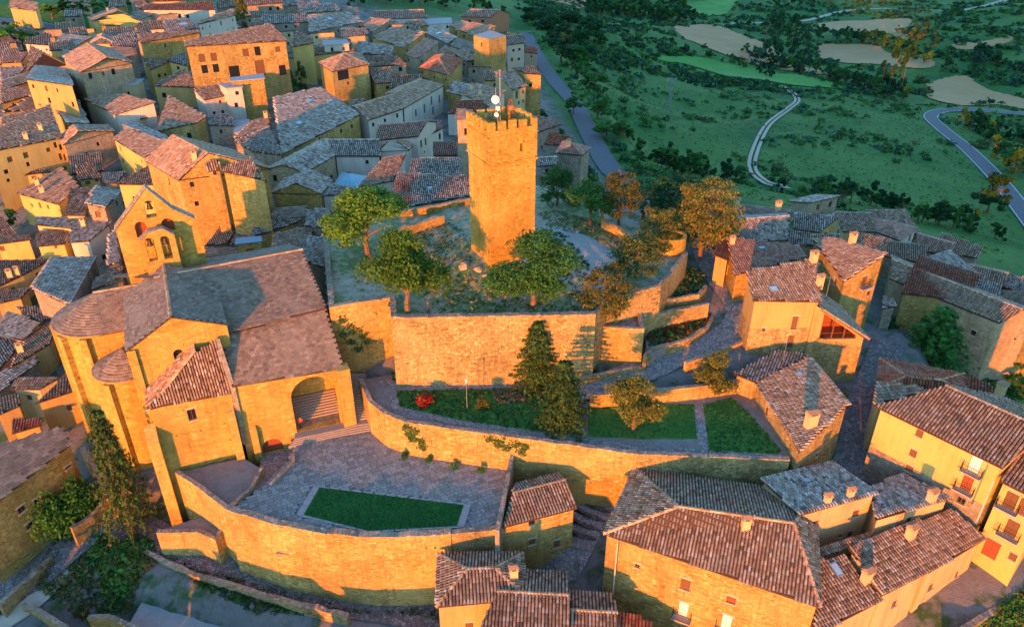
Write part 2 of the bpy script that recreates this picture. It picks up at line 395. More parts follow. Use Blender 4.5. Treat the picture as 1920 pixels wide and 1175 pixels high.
# roads and paths: centre line at photograph positions (z given or on the terrain), half width in metres
def spline(pts, step):
    pts = [Vector(p) for p in pts]; out = []
    q = [pts[0] * 2 - pts[1]] + pts + [pts[-1] * 2 - pts[-2]]
    for i in range(1, len(q) - 2):
        n = max(2, int((q[i + 1] - q[i]).length / step))
        for k in range(n):
            t = k / n; a, b, c, d = q[i - 1], q[i], q[i + 1], q[i + 2]
            out.append(0.5 * ((2 * b) + (c - a) * t + (2 * a - 5 * b + 4 * c - d) * t * t + (3 * b - a - 3 * c + d) * t ** 3))
    out.append(pts[-1]); return out
ROADS = [  # name, [(px,py,z|None)], half width, material, centre line
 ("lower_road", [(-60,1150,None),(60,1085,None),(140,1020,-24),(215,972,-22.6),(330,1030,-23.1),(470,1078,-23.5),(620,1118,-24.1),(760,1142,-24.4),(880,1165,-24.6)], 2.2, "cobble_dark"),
 ("garden_track", [(-40,1195,None),(60,1130,-25.6),(130,1055,-24.9),(190,990,-23.2)], 1.3, "track_dust"),
 ("castle_street", [(1325,470,-5.2),(1350,520,-5.9),(1392,580,-6.9),(1372,625,-7.8),(1290,655,-8.6),(1215,690,-9.3),(1125,722,-9.8),(1085,728,-10.0)], 2.3, "cobble"),
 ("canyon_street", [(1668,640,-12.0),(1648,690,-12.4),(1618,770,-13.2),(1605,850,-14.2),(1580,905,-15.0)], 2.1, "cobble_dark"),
 ("stepped_street", [(1150,890,-17.2),(1120,930,-17.8),(1090,980,-19.0),(1062,1035,-20.2),(1040,1075,-21.6)], 2.6, "cobble"),
 ("ring_road", [(985,60,-17.5),(1000,90,-18),(1014,115,-18),(1040,152,-17.4),(1076,192,-16.8),(1102,243,-15.8),(1126,288,-15),(1150,322,-14.4),(1195,360,-13.2)], 2.7, "asphalt"),
 ("valley_road", [(1960,450,-44.9),(1918,395,-45.6),(1870,335,-47.8),(1815,280,-50.7),(1765,240,-53.5),(1745,218,-55.8),(1770,207,-57.2),(1830,206,-58),(1890,211,-58.7),(1960,216,-59.4)], 3.4, "asphalt"),
 ("farm_track", [(1478,352,None),(1440,345,None),(1412,320,None),(1415,285,None),(1440,235,None),(1478,205,None),(1495,188,None),(1480,170,None),(1462,162,None)], 1.6, "track_dust"),
 ("far_track", [(1370,44,None),(1500,40,None),(1590,20,None),(1700,16,None),(1790,20,None),(1860,8,None),(1900,-6,None)], 3.0, "track_dust"),
 ("town_road", [(-40,35,None),(40,42,None),(100,52,None),(160,62,None),(215,72,None)], 4.5, "asphalt"),
]
road_lines = []
for nm, pts, hw, mt in ROADS:
    wp = [U(a, b, c) if c is not None else T(a, b) for a, b, c in pts]
    far = wp[len(wp) // 2].y > 200
    road_lines.append((nm, spline(wp, 4.0 if far else 1.2), hw, mt))

# terraces (flat platforms held by walls): outline at photograph positions on the level z
TERR = {
 "castle": ([(608,455),(617,575),(730,557),(735,592),(1117,588),(1140,560),(1240,532),(1287,470),(1262,430),(1190,412),(1130,385),(1030,345),(880,352),(740,385),(640,425)], -1.2),
 "garden": ([(676,712),(719,776),(900,806),(1195,851),(1480,860),(1500,845),(1384,712),(1110,742),(735,702)], -10.4),
 "plaza": ([(500,905),(472,926),(424,958),(520,985),(690,1008),(845,1001),(945,992),(962,880),(719,806),(640,798),(556,822),(546,856)], -14.7),
}
TERR_W = {k: ([U(a, b, z) for a, b in pl], z) for k, (pl, z) in TERR.items()}

def axis(lo, f0, f1, hi, fine, g=1.16):
    mid = list(np.arange(f0, f1 + 1e-6, fine)); a = []; s = fine; x = f0
    while x > lo: s *= g; x -= s; a.append(x)
    b = []; s = fine; x = f1
    while x < hi: s *= g; x += s; b.append(x)
    return np.array(a[::-1] + mid + b)
GX = axis(-2600, -95, 115, 2900, 1.4, 1.045); GY = axis(-1500, 36, 140, 3300, 1.4, 1.022)
XX, YY = np.meshgrid(GX, GY)
ZZ = tps(XX, YY)
roughn = np.zeros_like(ZZ)
for k, (fr, am) in enumerate(((0.02, 2.0), (0.05, 1.0), (0.12, .4), (.3, .18))):
    roughn += am * np.sin(XX * fr * 1.3 + 1.7 * k + np.sin(YY * fr * .9 + k)) * np.cos(YY * fr * 1.1 - k * 2.1 + np.sin(XX * fr * .7))
farw = np.clip((np.hypot(XX - 10, YY - 120) - 150) / 150, 0, 1)
ZZ = ZZ + roughn * (0.12 + 0.8 * farw)
for nm, line, hw, mt in road_lines:
    L = np.array([tuple(p) for p in line]); pad = hw + 14
    m_ = (XX > L[:, 0].min() - pad) & (XX < L[:, 0].max() + pad) & (YY > L[:, 1].min() - pad) & (YY < L[:, 1].max() + pad)
    xi = XX[m_]; yi = YY[m_]
    if not len(xi): continue
    d2 = (xi[:, None] - L[None, :, 0]) ** 2 + (yi[:, None] - L[None, :, 1]) ** 2
    k = d2.argmin(1); d = np.sqrt(d2[np.arange(len(k)), k]); res = 1.5 if L[:, 1].mean() < 160 else 5.0
    w = np.clip(1 - (d - hw - res) / (res * 2.0), 0, 1); w = w * w * (3 - 2 * w)
    ZZ[m_] = ZZ[m_] * (1 - w) + (L[k, 2] - 0.10 - 0.02 * res) * w
for k, (pl, z) in TERR_W.items():
    ins = pip(pl, XX, YY); ZZ[ins] = np.minimum(ZZ[ins], z - 0.8)
def ground_z(x, y):
    i = np.clip(np.searchsorted(GX, x) - 1, 0, len(GX) - 2); j = np.clip(np.searchsorted(GY, y) - 1, 0, len(GY) - 2)
    fx = (x - GX[i]) / (GX[i + 1] - GX[i]); fy = (y - GY[j]) / (GY[j + 1] - GY[j])
    return (ZZ[j, i] * (1 - fx) + ZZ[j, i + 1] * fx) * (1 - fy) + (ZZ[j + 1, i] * (1 - fx) + ZZ[j + 1, i + 1] * fx) * fy
nx, ny = len(GX), len(GY)
idx = np.arange(nx * ny).reshape(ny, nx)
quads = np.stack([idx[:-1, :-1], idx[:-1, 1:], idx[1:, 1:], idx[1:, :-1]], -1).reshape(-1, 4)
town_poly = [U(a, b, -10).xy for a, b in [(-250,1300),(-250,30),(200,75),(560,-30),(690,0),(880,10),(990,60),(1050,170),(1150,320),(1420,380),(1600,430),(1760,430),(1930,520),(1880,690),(1960,760),(2100,1300)]]
tw = pip(town_poly, XX, YY).astype(float)
for _ in range(3):
    q = tw.copy(); q[1:-1, 1:-1] = (tw[1:-1, 1:-1] * 2 + tw[:-2, 1:-1] + tw[2:, 1:-1] + tw[1:-1, :-2] + tw[1:-1, 2:]) / 6; tw = q
tint = np.stack([tw.ravel()] * 3, 1)
g = np_obj("ground", np.stack([XX, YY, ZZ], -1).reshape(-1, 3), quads, M["terrain"], tint=tint)
g.data.polygons.foreach_set("use_smooth", np.ones(len(quads), bool)); tag(g, "hill and valley ground under the town", kind="structure")

def ribbon(name, line, hw, mat, off=0.06, hw2=None, na=4, parent=None, shift=0.0, kind="structure"):
    vv = []; n = len(line)
    for k, p in enumerate(line):
        t = line[min(k + 1, n - 1)] - line[max(k - 1, 0)]; t = Vector((t.x, t.y, 0)).normalized(); s = Vector((t.y, -t.x, 0))
        for a in range(na + 1):
            q = p + s * (shift + hw * (2 * a / na - 1)); vv.append((q.x, q.y, p.z + off))
    q = [(k * (na + 1) + a, k * (na + 1) + a + 1, (k + 1) * (na + 1) + a + 1, (k + 1) * (na + 1) + a) for k in range(n - 1) for a in range(na)]
    o = np_obj(name, vv, q, M[mat], parent)
    if kind: o["kind"] = kind
    return o
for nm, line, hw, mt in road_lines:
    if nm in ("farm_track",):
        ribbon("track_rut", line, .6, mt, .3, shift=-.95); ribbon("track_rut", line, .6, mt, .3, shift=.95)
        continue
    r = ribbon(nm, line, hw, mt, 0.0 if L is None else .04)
    if nm in ("valley_road", "town_road"):
        ribbon("edge_line", line, .12, "road_paint", .065, parent=r, shift=hw - .45, na=1, kind=None)
        ribbon("edge_line", line, .12, "road_paint", .065, parent=r, shift=-hw + .45, na=1, kind=None)

def drape(name, px_poly, mat, off, cell, parent=None, smooth=1.0):
    pl = [T(a, b) for a, b in px_poly]
    pl = spline(pl + [pl[0]], cell * 3)[:-1] if smooth else pl
    x0, x1 = min(p.x for p in pl), max(p.x for p in pl); y0, y1 = min(p.y for p in pl), max(p.y for p in pl)
    xs = np.arange(x0 - cell, x1 + cell, cell); ys = np.arange(y0 - cell, y1 + cell, cell); X, Y = np.meshgrid(xs, ys)
    c = pip(pl, X[:-1, :-1] + cell / 2, Y[:-1, :-1] + cell / 2)
    Z = ground_z(X, Y) + off; i = np.arange(X.size).reshape(X.shape)
    q = np.stack([i[:-1, :-1], i[:-1, 1:], i[1:, 1:], i[1:, :-1]], -1)[c]
    used = np.unique(q); remap = np.zeros(X.size, int); remap[used] = np.arange(len(used))
    o = np_obj(name, np.stack([X, Y, Z], -1).reshape(-1, 3)[used], remap[q], M[mat], parent); o["kind"] = "structure"; return o
drape("wheat_field", [(1258,52),(1330,52),(1390,68),(1440,85),(1490,112),(1548,138),(1540,143),(1480,130),(1420,118),(1375,108),(1320,90),(1285,72)], "wheat", .5, 1.6)
drape("wheat_field", [(1510,45),(1600,38),(1700,36),(1705,50),(1690,62),(1712,80),(1690,78),(1640,62),(1570,58)], "wheat", .6, 1.8)
drape("wheat_field", [(1535,82),(1600,82),(1650,90),(1665,100),(1748,116),(1735,128),(1650,125),(1580,118),(1540,105)], "wheat", .5, 1.6)
drape("wheat_field", [(1738,152),(1775,142),(1810,141),(1850,160),(1925,186),(1930,206),(1870,192),(1800,196),(1745,185)], "wheat", .5, 1.4)
drape("wheat_field", [(1780,90),(1840,82),(1895,72),(1890,82),(1830,96),(1795,97)], "wheat", .5, 1.6)
drape("wheat_field", [(1015,0),(1080,-2),(1100,8),(1085,20),(1060,10)], "wheat", .6, 2.0)
drape("meadow_field", [(1215,108),(1300,108),(1400,122),(1500,142),(1580,165),(1500,162),(1400,150),(1310,128),(1240,118)], "meadow", .5, 1.6)
drape("meadow_field", [(1285,5),(1375,0),(1370,20),(1350,30),(1300,28)], "meadow", .6, 2.0)
# ------------------------------------------------------------------ roofs made of tiles
TONES = {
 "tan":   ([(.30,.18,.10),(.37,.24,.145),(.24,.14,.08),(.42,.31,.21),(.16,.10,.065),(.46,.37,.28)], [.31,.28,.17,.12,.07,.05]),
 "light": ([(.36,.225,.13),(.42,.29,.185),(.30,.19,.11),(.48,.38,.275),(.2,.135,.09)], [.32,.28,.2,.12,.08]),
 "grey":  ([(.36,.30,.23),(.46,.39,.305),(.26,.21,.16),(.54,.47,.38),(.40,.25,.155),(.16,.13,.10)], [.28,.26,.16,.13,.1,.07]),
 "red":   ([(.36,.105,.05),(.42,.145,.07),(.28,.08,.045),(.34,.175,.1),(.2,.08,.05)], [.34,.26,.2,.12,.08]),
 "rose":  ([(.40,.22,.145),(.46,.275,.185),(.34,.185,.125),(.3,.175,.12)], [.3,.3,.25,.15]),
 "slate": ([(.215,.16,.11),(.25,.19,.13),(.18,.132,.092),(.285,.22,.155)], [.4,.3,.2,.1]),
 "ridge": ([(.50,.29,.14),(.56,.37,.2),(.42,.235,.11)], [.4,.35,.25]),
}
def tone_cols(tone, n, rng, X=None, Y=None):
    pal, pr = TONES[tone]; pr = np.array(pr) / sum(pr)
    c = np.array(pal)[rng.choice(len(pal), n, p=pr)]
    c = c * rng.uniform(.82, 1.18, (n, 1))
    if X is not None:   # lichen and age in patches
        p = np.sin(X * .55 + 3 * np.sin(Y * .31)) * np.sin(Y * .62 + 2 * np.sin(X * .27))
        k = np.clip(p * .5 - .08, 0, .38)[:, None]; lich = np.array([.30, .245, .175])
        c = c * (1 - k) + lich * k
    return c
def tile_arrays(face, w, l, tone, rng, style="tile"):
    pts = [Vector(p) for p in face]
    n = Vector((0, 0, 0))
    for k in range(len(pts)):
        a, b = pts[k], pts[(k + 1) % len(pts)]
        n += Vector(((a.y - b.y) * (a.z + b.z), (a.z - b.z) * (a.x + b.x), (a.x - b.x) * (a.y + b.y)))
    n.normalize()
    if n.z < 0: n = -n
    quad = pts if len(pts) == 4 else None
    if quad:
        flp = flatten(pts); quad = pts if max(abs(a.z - b.z) for a, b in zip(pts, flp)) > .03 else None
        if quad: src = pts; pts = flp
    up = Vector((0, 0, 1)); g = up - n * n.dot(up)
    if g.length < 1e-4: return None
    g.normalize(); u = g.cross(n).normalized(); o = pts[0]
    pl = [((p - o).dot(u), (p - o).dot(g)) for p in pts]
    a0, a1 = min(p[0] for p in pl), max(p[0] for p in pl); b0, b1 = min(p[1] for p in pl), max(p[1] for p in pl)
    na = max(1, int((a1 - a0) / w)); nb = max(1, int((b1 - b0) / l)); w = (a1 - a0) / na; l = (b1 - b0) / nb
    ai, bi = np.meshgrid(np.arange(na), np.arange(nb)); ai = ai.ravel(); bi = bi.ravel()
    off = ((bi % 2) * .5 * w if style == "slab" else 0)
    A = a0 + (ai + .5) * w + off; B = b0 + bi * l
    ok = pip(pl, A, B + .5 * l); A = A[ok]; B = B[ok]; m = len(A)
    if m == 0: return None
    jl = rng.uniform(-.09, .05, m) * l; A = A + rng.uniform(-.035, .035, m) * w; lift = rng.uniform(0, .03, m) * (1 + (rng.random(m) < .03) * 2)
    if style == "slab":
        hw = np.array([-.49, .49]); H0 = .075
        lx = np.stack([A + hw[0] * w, A + hw[1] * w, A + hw[1] * w, A + hw[0] * w, A + hw[0] * w, A + hw[1] * w], 1)
        ly = np.stack([B + jl, B + jl, B + l * 1.15, B + l * 1.15, B + jl, B + jl], 1)
        z1 = H0 + lift
        lz = np.stack([z1, z1, z1 * 0 + .01, z1 * 0 + .01, z1 * 0 - .02, z1 * 0 - .02], 1)
        q = np.array([[0, 1, 2, 3], [4, 5, 1, 0]]); nvt = 6
    else:
        pr = np.array([-.40, -.21, .21, .40]) * w; ph = np.array([-.02, .42, .42, -.02]) * min(w, .40)
        lx = np.stack([A + p for p in pr] + [A + p * .86 for p in pr[::-1]], 1)
        ly = np.stack([B + jl] * 4 + [B + l * 1.08] * 4, 1)
        lz = np.stack([ph[k] * (1.15 if 0 < k < 3 else 1) + .045 + lift for k in range(4)] + [ph[3 - k] * .8 + .0 * lift for k in range(4)], 1)
        q = np.array([[0, 1, 6, 7], [1, 2, 5, 6], [2, 3, 4, 5]]); nvt = 8
    uu, gg, nn, oo = (np.array(t) for t in (u, g, n, o))
    V = oo + lx[..., None] * uu + ly[..., None] * gg + lz[..., None] * nn
    Q = (np.arange(m)[:, None, None] * nvt + q[None]).reshape(-1, 4)
    cen = V.mean(1)
    if quad:      # a slightly twisted slope: let each tile lie on it
        dz = []
        for tri in ((0, 1, 2), (0, 2, 3)):
            a, b, c = (src[k] for k in tri); nn_ = (b - a).cross(c - a); fl_n, fl_d = n, n.dot(o)
            dz.append((nn_.dot(a) - nn_.x * cen[:, 0] - nn_.y * cen[:, 1]) / nn_.z - (fl_d - fl_n.x * cen[:, 0] - fl_n.y * cen[:, 1]) / fl_n.z)
        e_ = src[2] - src[0]; side = lambda X, Y: e_.x * (Y - src[0].y) - e_.y * (X - src[0].x)
        sb = side(src[1].x, src[1].y); V[:, :, 2] += np.where(side(cen[:, 0], cen[:, 1]) * sb >= 0, dz[0], dz[1])[:, None]; cen = V.mean(1)
    C = np.repeat(tone_cols(tone, m, rng, cen[:, 0], cen[:, 1]), nvt, 0)
    return V.reshape(-1, 3), Q, C
def join_arrays(L):
    L = [a for a in L if a is not None]
    if not L: return None
    vs_, qs, cs, k = [], [], [], 0
    for v, q, c in L: vs_.append(v); qs.append(q + k); cs.append(c); k += len(v)
    return np.concatenate(vs_), np.concatenate(qs), np.concatenate(cs)
def cap_arrays(p, q, w, rng, tone="ridge"):
    """a row of half-round tiles along a ridge, hip or verge"""
    p = Vector(p); q = Vector(q); d = q - p; L = d.length
    if L < .3: return None
    d.normalize(); s = d.cross(Vector((0, 0, 1))).normalized(); up = s.cross(d); n = max(1, int(L / (w * 1.5))); V = []; Q = []; l = L / n
    prof = [(-.55, -.12), (-.32, .3), (.32, .3), (.55, -.12)]
    for k in range(n):
        i = len(V); a = p + d * (k * l); b = a + d * (l * 1.08); j = rng.uniform(-.02, .02)
        for x, z in prof: V.append(tuple(a + s * (x * w + j) + up * (z * w * 1.08 + .03)))
        for x, z in prof: V.append(tuple(b + s * (x * w * .85 + j) + up * (z * w * .9 + .02)))
        Q += [(i + m, i + m + 1, i + m + 5, i + m + 4) for m in range(3)]
    C = np.repeat(tone_cols(tone, n, rng), 8, 0)
    return np.array(V), np.array(Q), C

# ------------------------------------------------------------------ windows, doors, chimneys
def frame_axes(p0, p1):
    t = Vector((p1[0] - p0[0], p1[1] - p0[1], 0)); L = t.length; t /= L
    return t, Vector((t.y, -t.x, 0)), L          # along, outward normal (for counter-clockwise outline)
def wall_face(mb, p0, p1, zb, tops, holes, depth=.22):
    """one wall from p0 to p1; tops = [(s, z)...] along it; rectangular openings with reveals"""
    t, nrm, L = frame_axes(p0, p1); o = Vector((p0[0], p0[1], 0))
    X = lambda s, z, k=0.0: o + t * s + Vector((0, 0, z)) - nrm * k
    zr = min(z for s, z in tops) - .02
    ok = [h for h in holes if h[0] > .1 and h[1] < L - .1 and h[3] < zr - .05 and h[2] > zb]
    ss = sorted(set([0, L] + [h[0] for h in ok] + [h[1] for h in ok])); zz = sorted(set([zb, zr] + [h[2] for h in ok] + [h[3] for h in ok]))
    for a in range(len(ss) - 1):
        for b in range(len(zz) - 1):
            sm, zm = (ss[a] + ss[a + 1]) / 2, (zz[b] + zz[b + 1]) / 2
            if any(h[0] < sm < h[1] and h[2] < zm < h[3] for h in ok): continue
            mb.poly([X(ss[a], zz[b]), X(ss[a + 1], zz[b]), X(ss[a + 1], zz[b + 1]), X(ss[a], zz[b + 1])])
    mb.poly([X(0, zr), X(L, zr)] + [X(s, z) for s, z in reversed(tops)])
    for s0, s1, z0, z1, *_k in ok:
        d = depth
        mb.poly([X(s0, z0), X(s0, z1), X(s0, z1, d), X(s0, z0, d)]); mb.poly([X(s1, z1), X(s1, z0), X(s1, z0, d), X(s1, z1, d)])
        mb.poly([X(s0, z1), X(s1, z1), X(s1, z1, d), X(s0, z1, d)]); mb.poly([X(s1, z0), X(s0, z0), X(s0, z0, d), X(s1, z0, d)])
        mb.poly([X(s0, z0, d), X(s1, z0, d), X(s1, z1, d), X(s0, z1, d)])
    return ok
def opening(parent, p0, p1, s0, s1, z0, z1, kind, near):
    t, nrm, L = frame_axes(p0, p1); o = Vector((p0[0], p0[1], 0)); up = Vector((0, 0, 1))
    X = lambda s, z, k: o + t * s + up * z + nrm * k
    def slab(mb, a0, a1, c0, c1, k0, k1):
        P = [X(a0, c0, k0), X(a1, c0, k0), X(a1, c1, k0), X(a0, c1, k0)]; R = [X(a0, c0, k1), X(a1, c0, k1), X(a1, c1, k1), X(a0, c1, k1)]
        mb.poly(R); mb.poly(P[::-1])
        for k in range(4): j = (k + 1) % 4; mb.poly([P[k], P[j], R[j], R[k]])
        return mb
    w, h = s1 - s0, z1 - z0
    name = {"d": "door", "b": "balcony_door"}.get(kind[0], "window")
    if not near:
        slab(MB(), s0 + .02, s1 - .02, z0 + .02, z1 - .02, -.2, -.13).build(name, M["wood_brown" if kind[0] in "sdb" else "glass_dark"], parent); return
    if kind[0] in "sdb":
        win = MB(); n = 2 if w > .75 else 1; pw = (w - .06) / n
        for k in range(n): slab(win, s0 + .03 + k * pw + .012, s0 + .03 + (k + 1) * pw - .012, z0 + .02, z1 - .03, -.17, -.10)
        wo = win.build(name, M["wood_red" if len(kind) > 1 and kind[1] == "r" else ("canvas_white" if len(kind) > 1 and kind[1] == "w" else "wood_brown")], parent)
    else:
        wo = slab(MB(), s0 + .02, s1 - .02, z0 + .02, z1 - .02, -.20, -.16).build(name, M["glass_dark"], parent)
        fr = MB(); e = .07
        slab(fr, s0 + .01, s0 + e, z0 + .01, z1 - .01, -.158, -.09); slab(fr, s1 - e, s1 - .01, z0 + .01, z1 - .01, -.158, -.09)
        slab(fr, s0 + e, s1 - e, z1 - e, z1 - .01, -.158, -.092); slab(fr, s0 + e, s1 - e, z0 + .01, z0 + e, -.158, -.092)
        slab(fr, (s0 + s1) / 2 - .03, (s0 + s1) / 2 + .03, z0 + e, z1 - e, -.158, -.1)
        fr.build("frame", M["wood_brown"], wo)
    slab(MB(), s0 - .16, s1 + .16, z1 + .01, z1 + .22, -.02, .035).build("lintel", M["lintel"], wo)
    if kind[0] != "d": slab(MB(), s0 - .14, s1 + .14, z0 - .12, z0 - .01, -.02, .10).build("sill", M["lintel"], wo)
    if kind[0] == "b":
        a, c = s0 - .45, s1 + .45; d = .75
        bal = slab(MB(), a, c, z0 - .16, z0 - .02, .012, d).build("balcony", M["concrete"], parent)
        rl = MB(); n = int((c - a) / .16)
        for k in range(n + 1): q = a + .04 + (c - a - .08) * k / n; rl.tube(X(q, z0 - .02, d - .05), X(q, z0 + .92, d - .05), .014, n=4, caps=False)
        for sd in (a + .04, c - .04):
            for k in range(4): rl.tube(X(sd, z0 - .02, .1 + .16 * k), X(sd, z0 + .92, .1 + .16 * k), .014, n=4, caps=False)
            rl.tube(X(sd, z0 + .93, .03), X(sd, z0 + .93, d - .05), .025, n=4)
        rl.tube(X(a + .04, z0 + .93, d - .05), X(c - .04, z0 + .93, d - .05), .025, n=4); rl.tube(X(a + .04, z0 + .06, d - .05), X(c - .04, z0 + .06, d - .05), .02, n=4)
        rl.build("railing", M["iron"], bal)
def chimney(parent, base, ang, w=.8, d=.55, h=1.2, mat="chimney_plaster"):
    ux = Vector((math.cos(ang), math.sin(ang), 0)); uy = Vector((-ux.y, ux.x, 0)); z = base.z
    mb = MB().box(base, ux, uy, w / 2, d / 2, z - .6, z + h)
    mb.box(base, ux, uy, w / 2 + .08, d / 2 + .08, z + h + .002, z + h + .1)
    for a in (-1, 1): mb.box(base + ux * (a * (w / 2 - .09)), ux, uy, .08, d / 2, z + h + .102, z + h + .36)
    ch = mb.build("chimney", M[mat], parent)
    cp_ = MB(); P = [base + ux * (a * (w / 2 + .14)) + uy * (b * (d / 2 + .14)) for a, b in ((-1, -1), (1, -1), (1, 1), (-1, 1))]
    R0, R1 = base - ux * w * .4, base + ux * w * .4; zc = z + h + .365
    Q = [Vector((p.x, p.y, zc)) for p in P]; r0 = Vector((R0.x, R0.y, zc + .22)); r1 = Vector((R1.x, R1.y, zc + .22))
    cp_.poly([Q[0], Q[1], r1, r0]); cp_.poly([Q[2], Q[3], r0, r1]); cp_.poly([Q[1], Q[2], r1]); cp_.poly([Q[3], Q[0], r0]); cp_.poly(Q[::-1])
    cp_.build("chimney_cap", M["cap_tile"], ch)

# ------------------------------------------------------------------ houses
def plane_of(face):
    n = Vector((0, 0, 0)); L = len(face)
    for k in range(L):
        a, b = face[k], face[(k + 1) % L]
        n += Vector(((a.y - b.y) * (a.z + b.z), (a.z - b.z) * (a.x + b.x), (a.x - b.x) * (a.y + b.y)))
    n.normalize()
    if n.z < 0: n = -n
    return n, n.dot(face[0])
def solve_rise(lowp, highp, ze, slope):
    r = 1.5
    for _ in range(40):
        low = [U(*p, ze) for p in lowp]; hi = [U(*p, ze + r) for p in highp]
        e = (low[1] - low[0]); e.z = 0; e.normalize(); nn = Vector((-e.y, e.x, 0)); d = sum(abs((h - low[0]).dot(nn)) for h in hi) / len(hi)
        r = .6 * r + .4 * max(.15, min(7, d * slope))
    return r
HOUSES = []
def flatten(q):
    n = Vector((0, 0, 0)); L = len(q); c = sum(q, Vector((0, 0, 0))) / L
    for k in range(L):
        a, b = q[k], q[(k + 1) % L]
        n += Vector(((a.y - b.y) * (a.z + b.z), (a.z - b.z) * (a.x + b.x), (a.x - b.x) * (a.y + b.y)))
    return [Vector((p.x, p.y, c.z - (n.x * (p.x - c.x) + n.y * (p.y - c.y)) / n.z)) for p in q]
def tri_split(f):
    if len(f) == 3: return [f]
    fl = flatten(f)
    if max(abs(a.z - b.z) for a, b in zip(f, fl)) < .03: return [f]
    return [[f[0], f[1], f[2]], [f[0], f[2], f[3]]]
def roof_geo(typ, px, ze, slope, o):
    """-> faces, eave outline (ccw), ridge segments"""
    if typ == "q":
        q = flatten([Vector(p) for p in px]); return [q], q, []
    if typ == "f":
        q = [U(*p, ze) for p in px]; return [q], q, []
    if typ == "m":
        r = o.get("rise") or solve_rise(px[:2], px[2:], ze, slope)
        A, B = U(*px[0], ze), U(*px[1], ze); C, D = U(*px[2], ze + r), U(*px[3], ze + r)
        A, B, C, D = flatten([A, B, C, D]); return [[A, B, C, D]], [A, B, C, D], []
    if typ == "g":
        r = o.get("rise") or solve_rise(px[:2], px[2:], ze, slope); k = o.get("back", 1.0)
        A, B = U(*px[0], ze), U(*px[1], ze); R2, R1 = U(*px[2], ze + r), U(*px[3], ze + r)
        e = (B - A).normalized(); m = Vector((-e.y, e.x, 0)); dd = ((R1 - A).dot(m) + (R2 - A).dot(m)) / 2
        R1 = R1 + m * (dd - (R1 - A).dot(m)); R2 = R2 + m * (dd - (R2 - A).dot(m))
        C = R2 + (R2 - B) * k; D = R1 + (R1 - A) * k; C.z = D.z = ze + r - r * k
        return [[A, B, R2, R1], [C, D, R1, R2]], [A, B, C, D], [(R1, R2)]
    if typ == "G":
        A, B = U(*px[0], ze), U(*px[2], ze); half = (B - A).length / 2; r = o.get("rise") or half * slope
        Pk, Q = U(*px[1], ze + r), U(*px[3], ze + r); e = Q - Pk; e.z = 0
        A2, B2 = A + e, B + e; Q = Pk + e
        return [[A, Pk, Q, A2], [B, B2, Q, Pk]], [A, B, B2, A2], [(Pk, Q)]
    if typ == "h":
        A, B, C, D = [U(*p, ze) for p in px]
        if "R" in o:
            r = o.get("rise", 2.5); R1, R2 = U(*o["R"][0], ze + r), U(*o["R"][1], ze + r)
        else:
            w = ((D - A).length + (C - B).length) / 4; L = ((B - A).length + (C - D).length) / 2; r = o.get("rise") or min(w, L / 2) * slope * 1.05
            if L > 2 * w:
                m1, m2 = (A + D) / 2, (B + C) / 2; e = (m2 - m1).normalized(); R1, R2 = m1 + e * w, m2 - e * w
            else:
                m1, m2 = (A + B) / 2, (D + C) / 2; l2 = L / 2; e = (m2 - m1); f = min(.5, l2 / max(e.length, .1)); R1, R2 = m1 + e * f, m2 - e * f
                R1.z = R2.z = ze + r
                return [[A, B, R1], [B, C, R2, R1], [C, D, R2], [D, A, R1, R2]], [A, B, C, D], [(R1, R2), (A, R1), (B, R1), (C, R2), (D, R2)]
            R1.z = R2.z = ze + r
        return [[A, B, R2, R1], [B, C, R2], [C, D, R1, R2], [D, A, R1]], [A, B, C, D], [(R1, R2), (A, R1), (D, R1), (B, R2), (C, R2)]

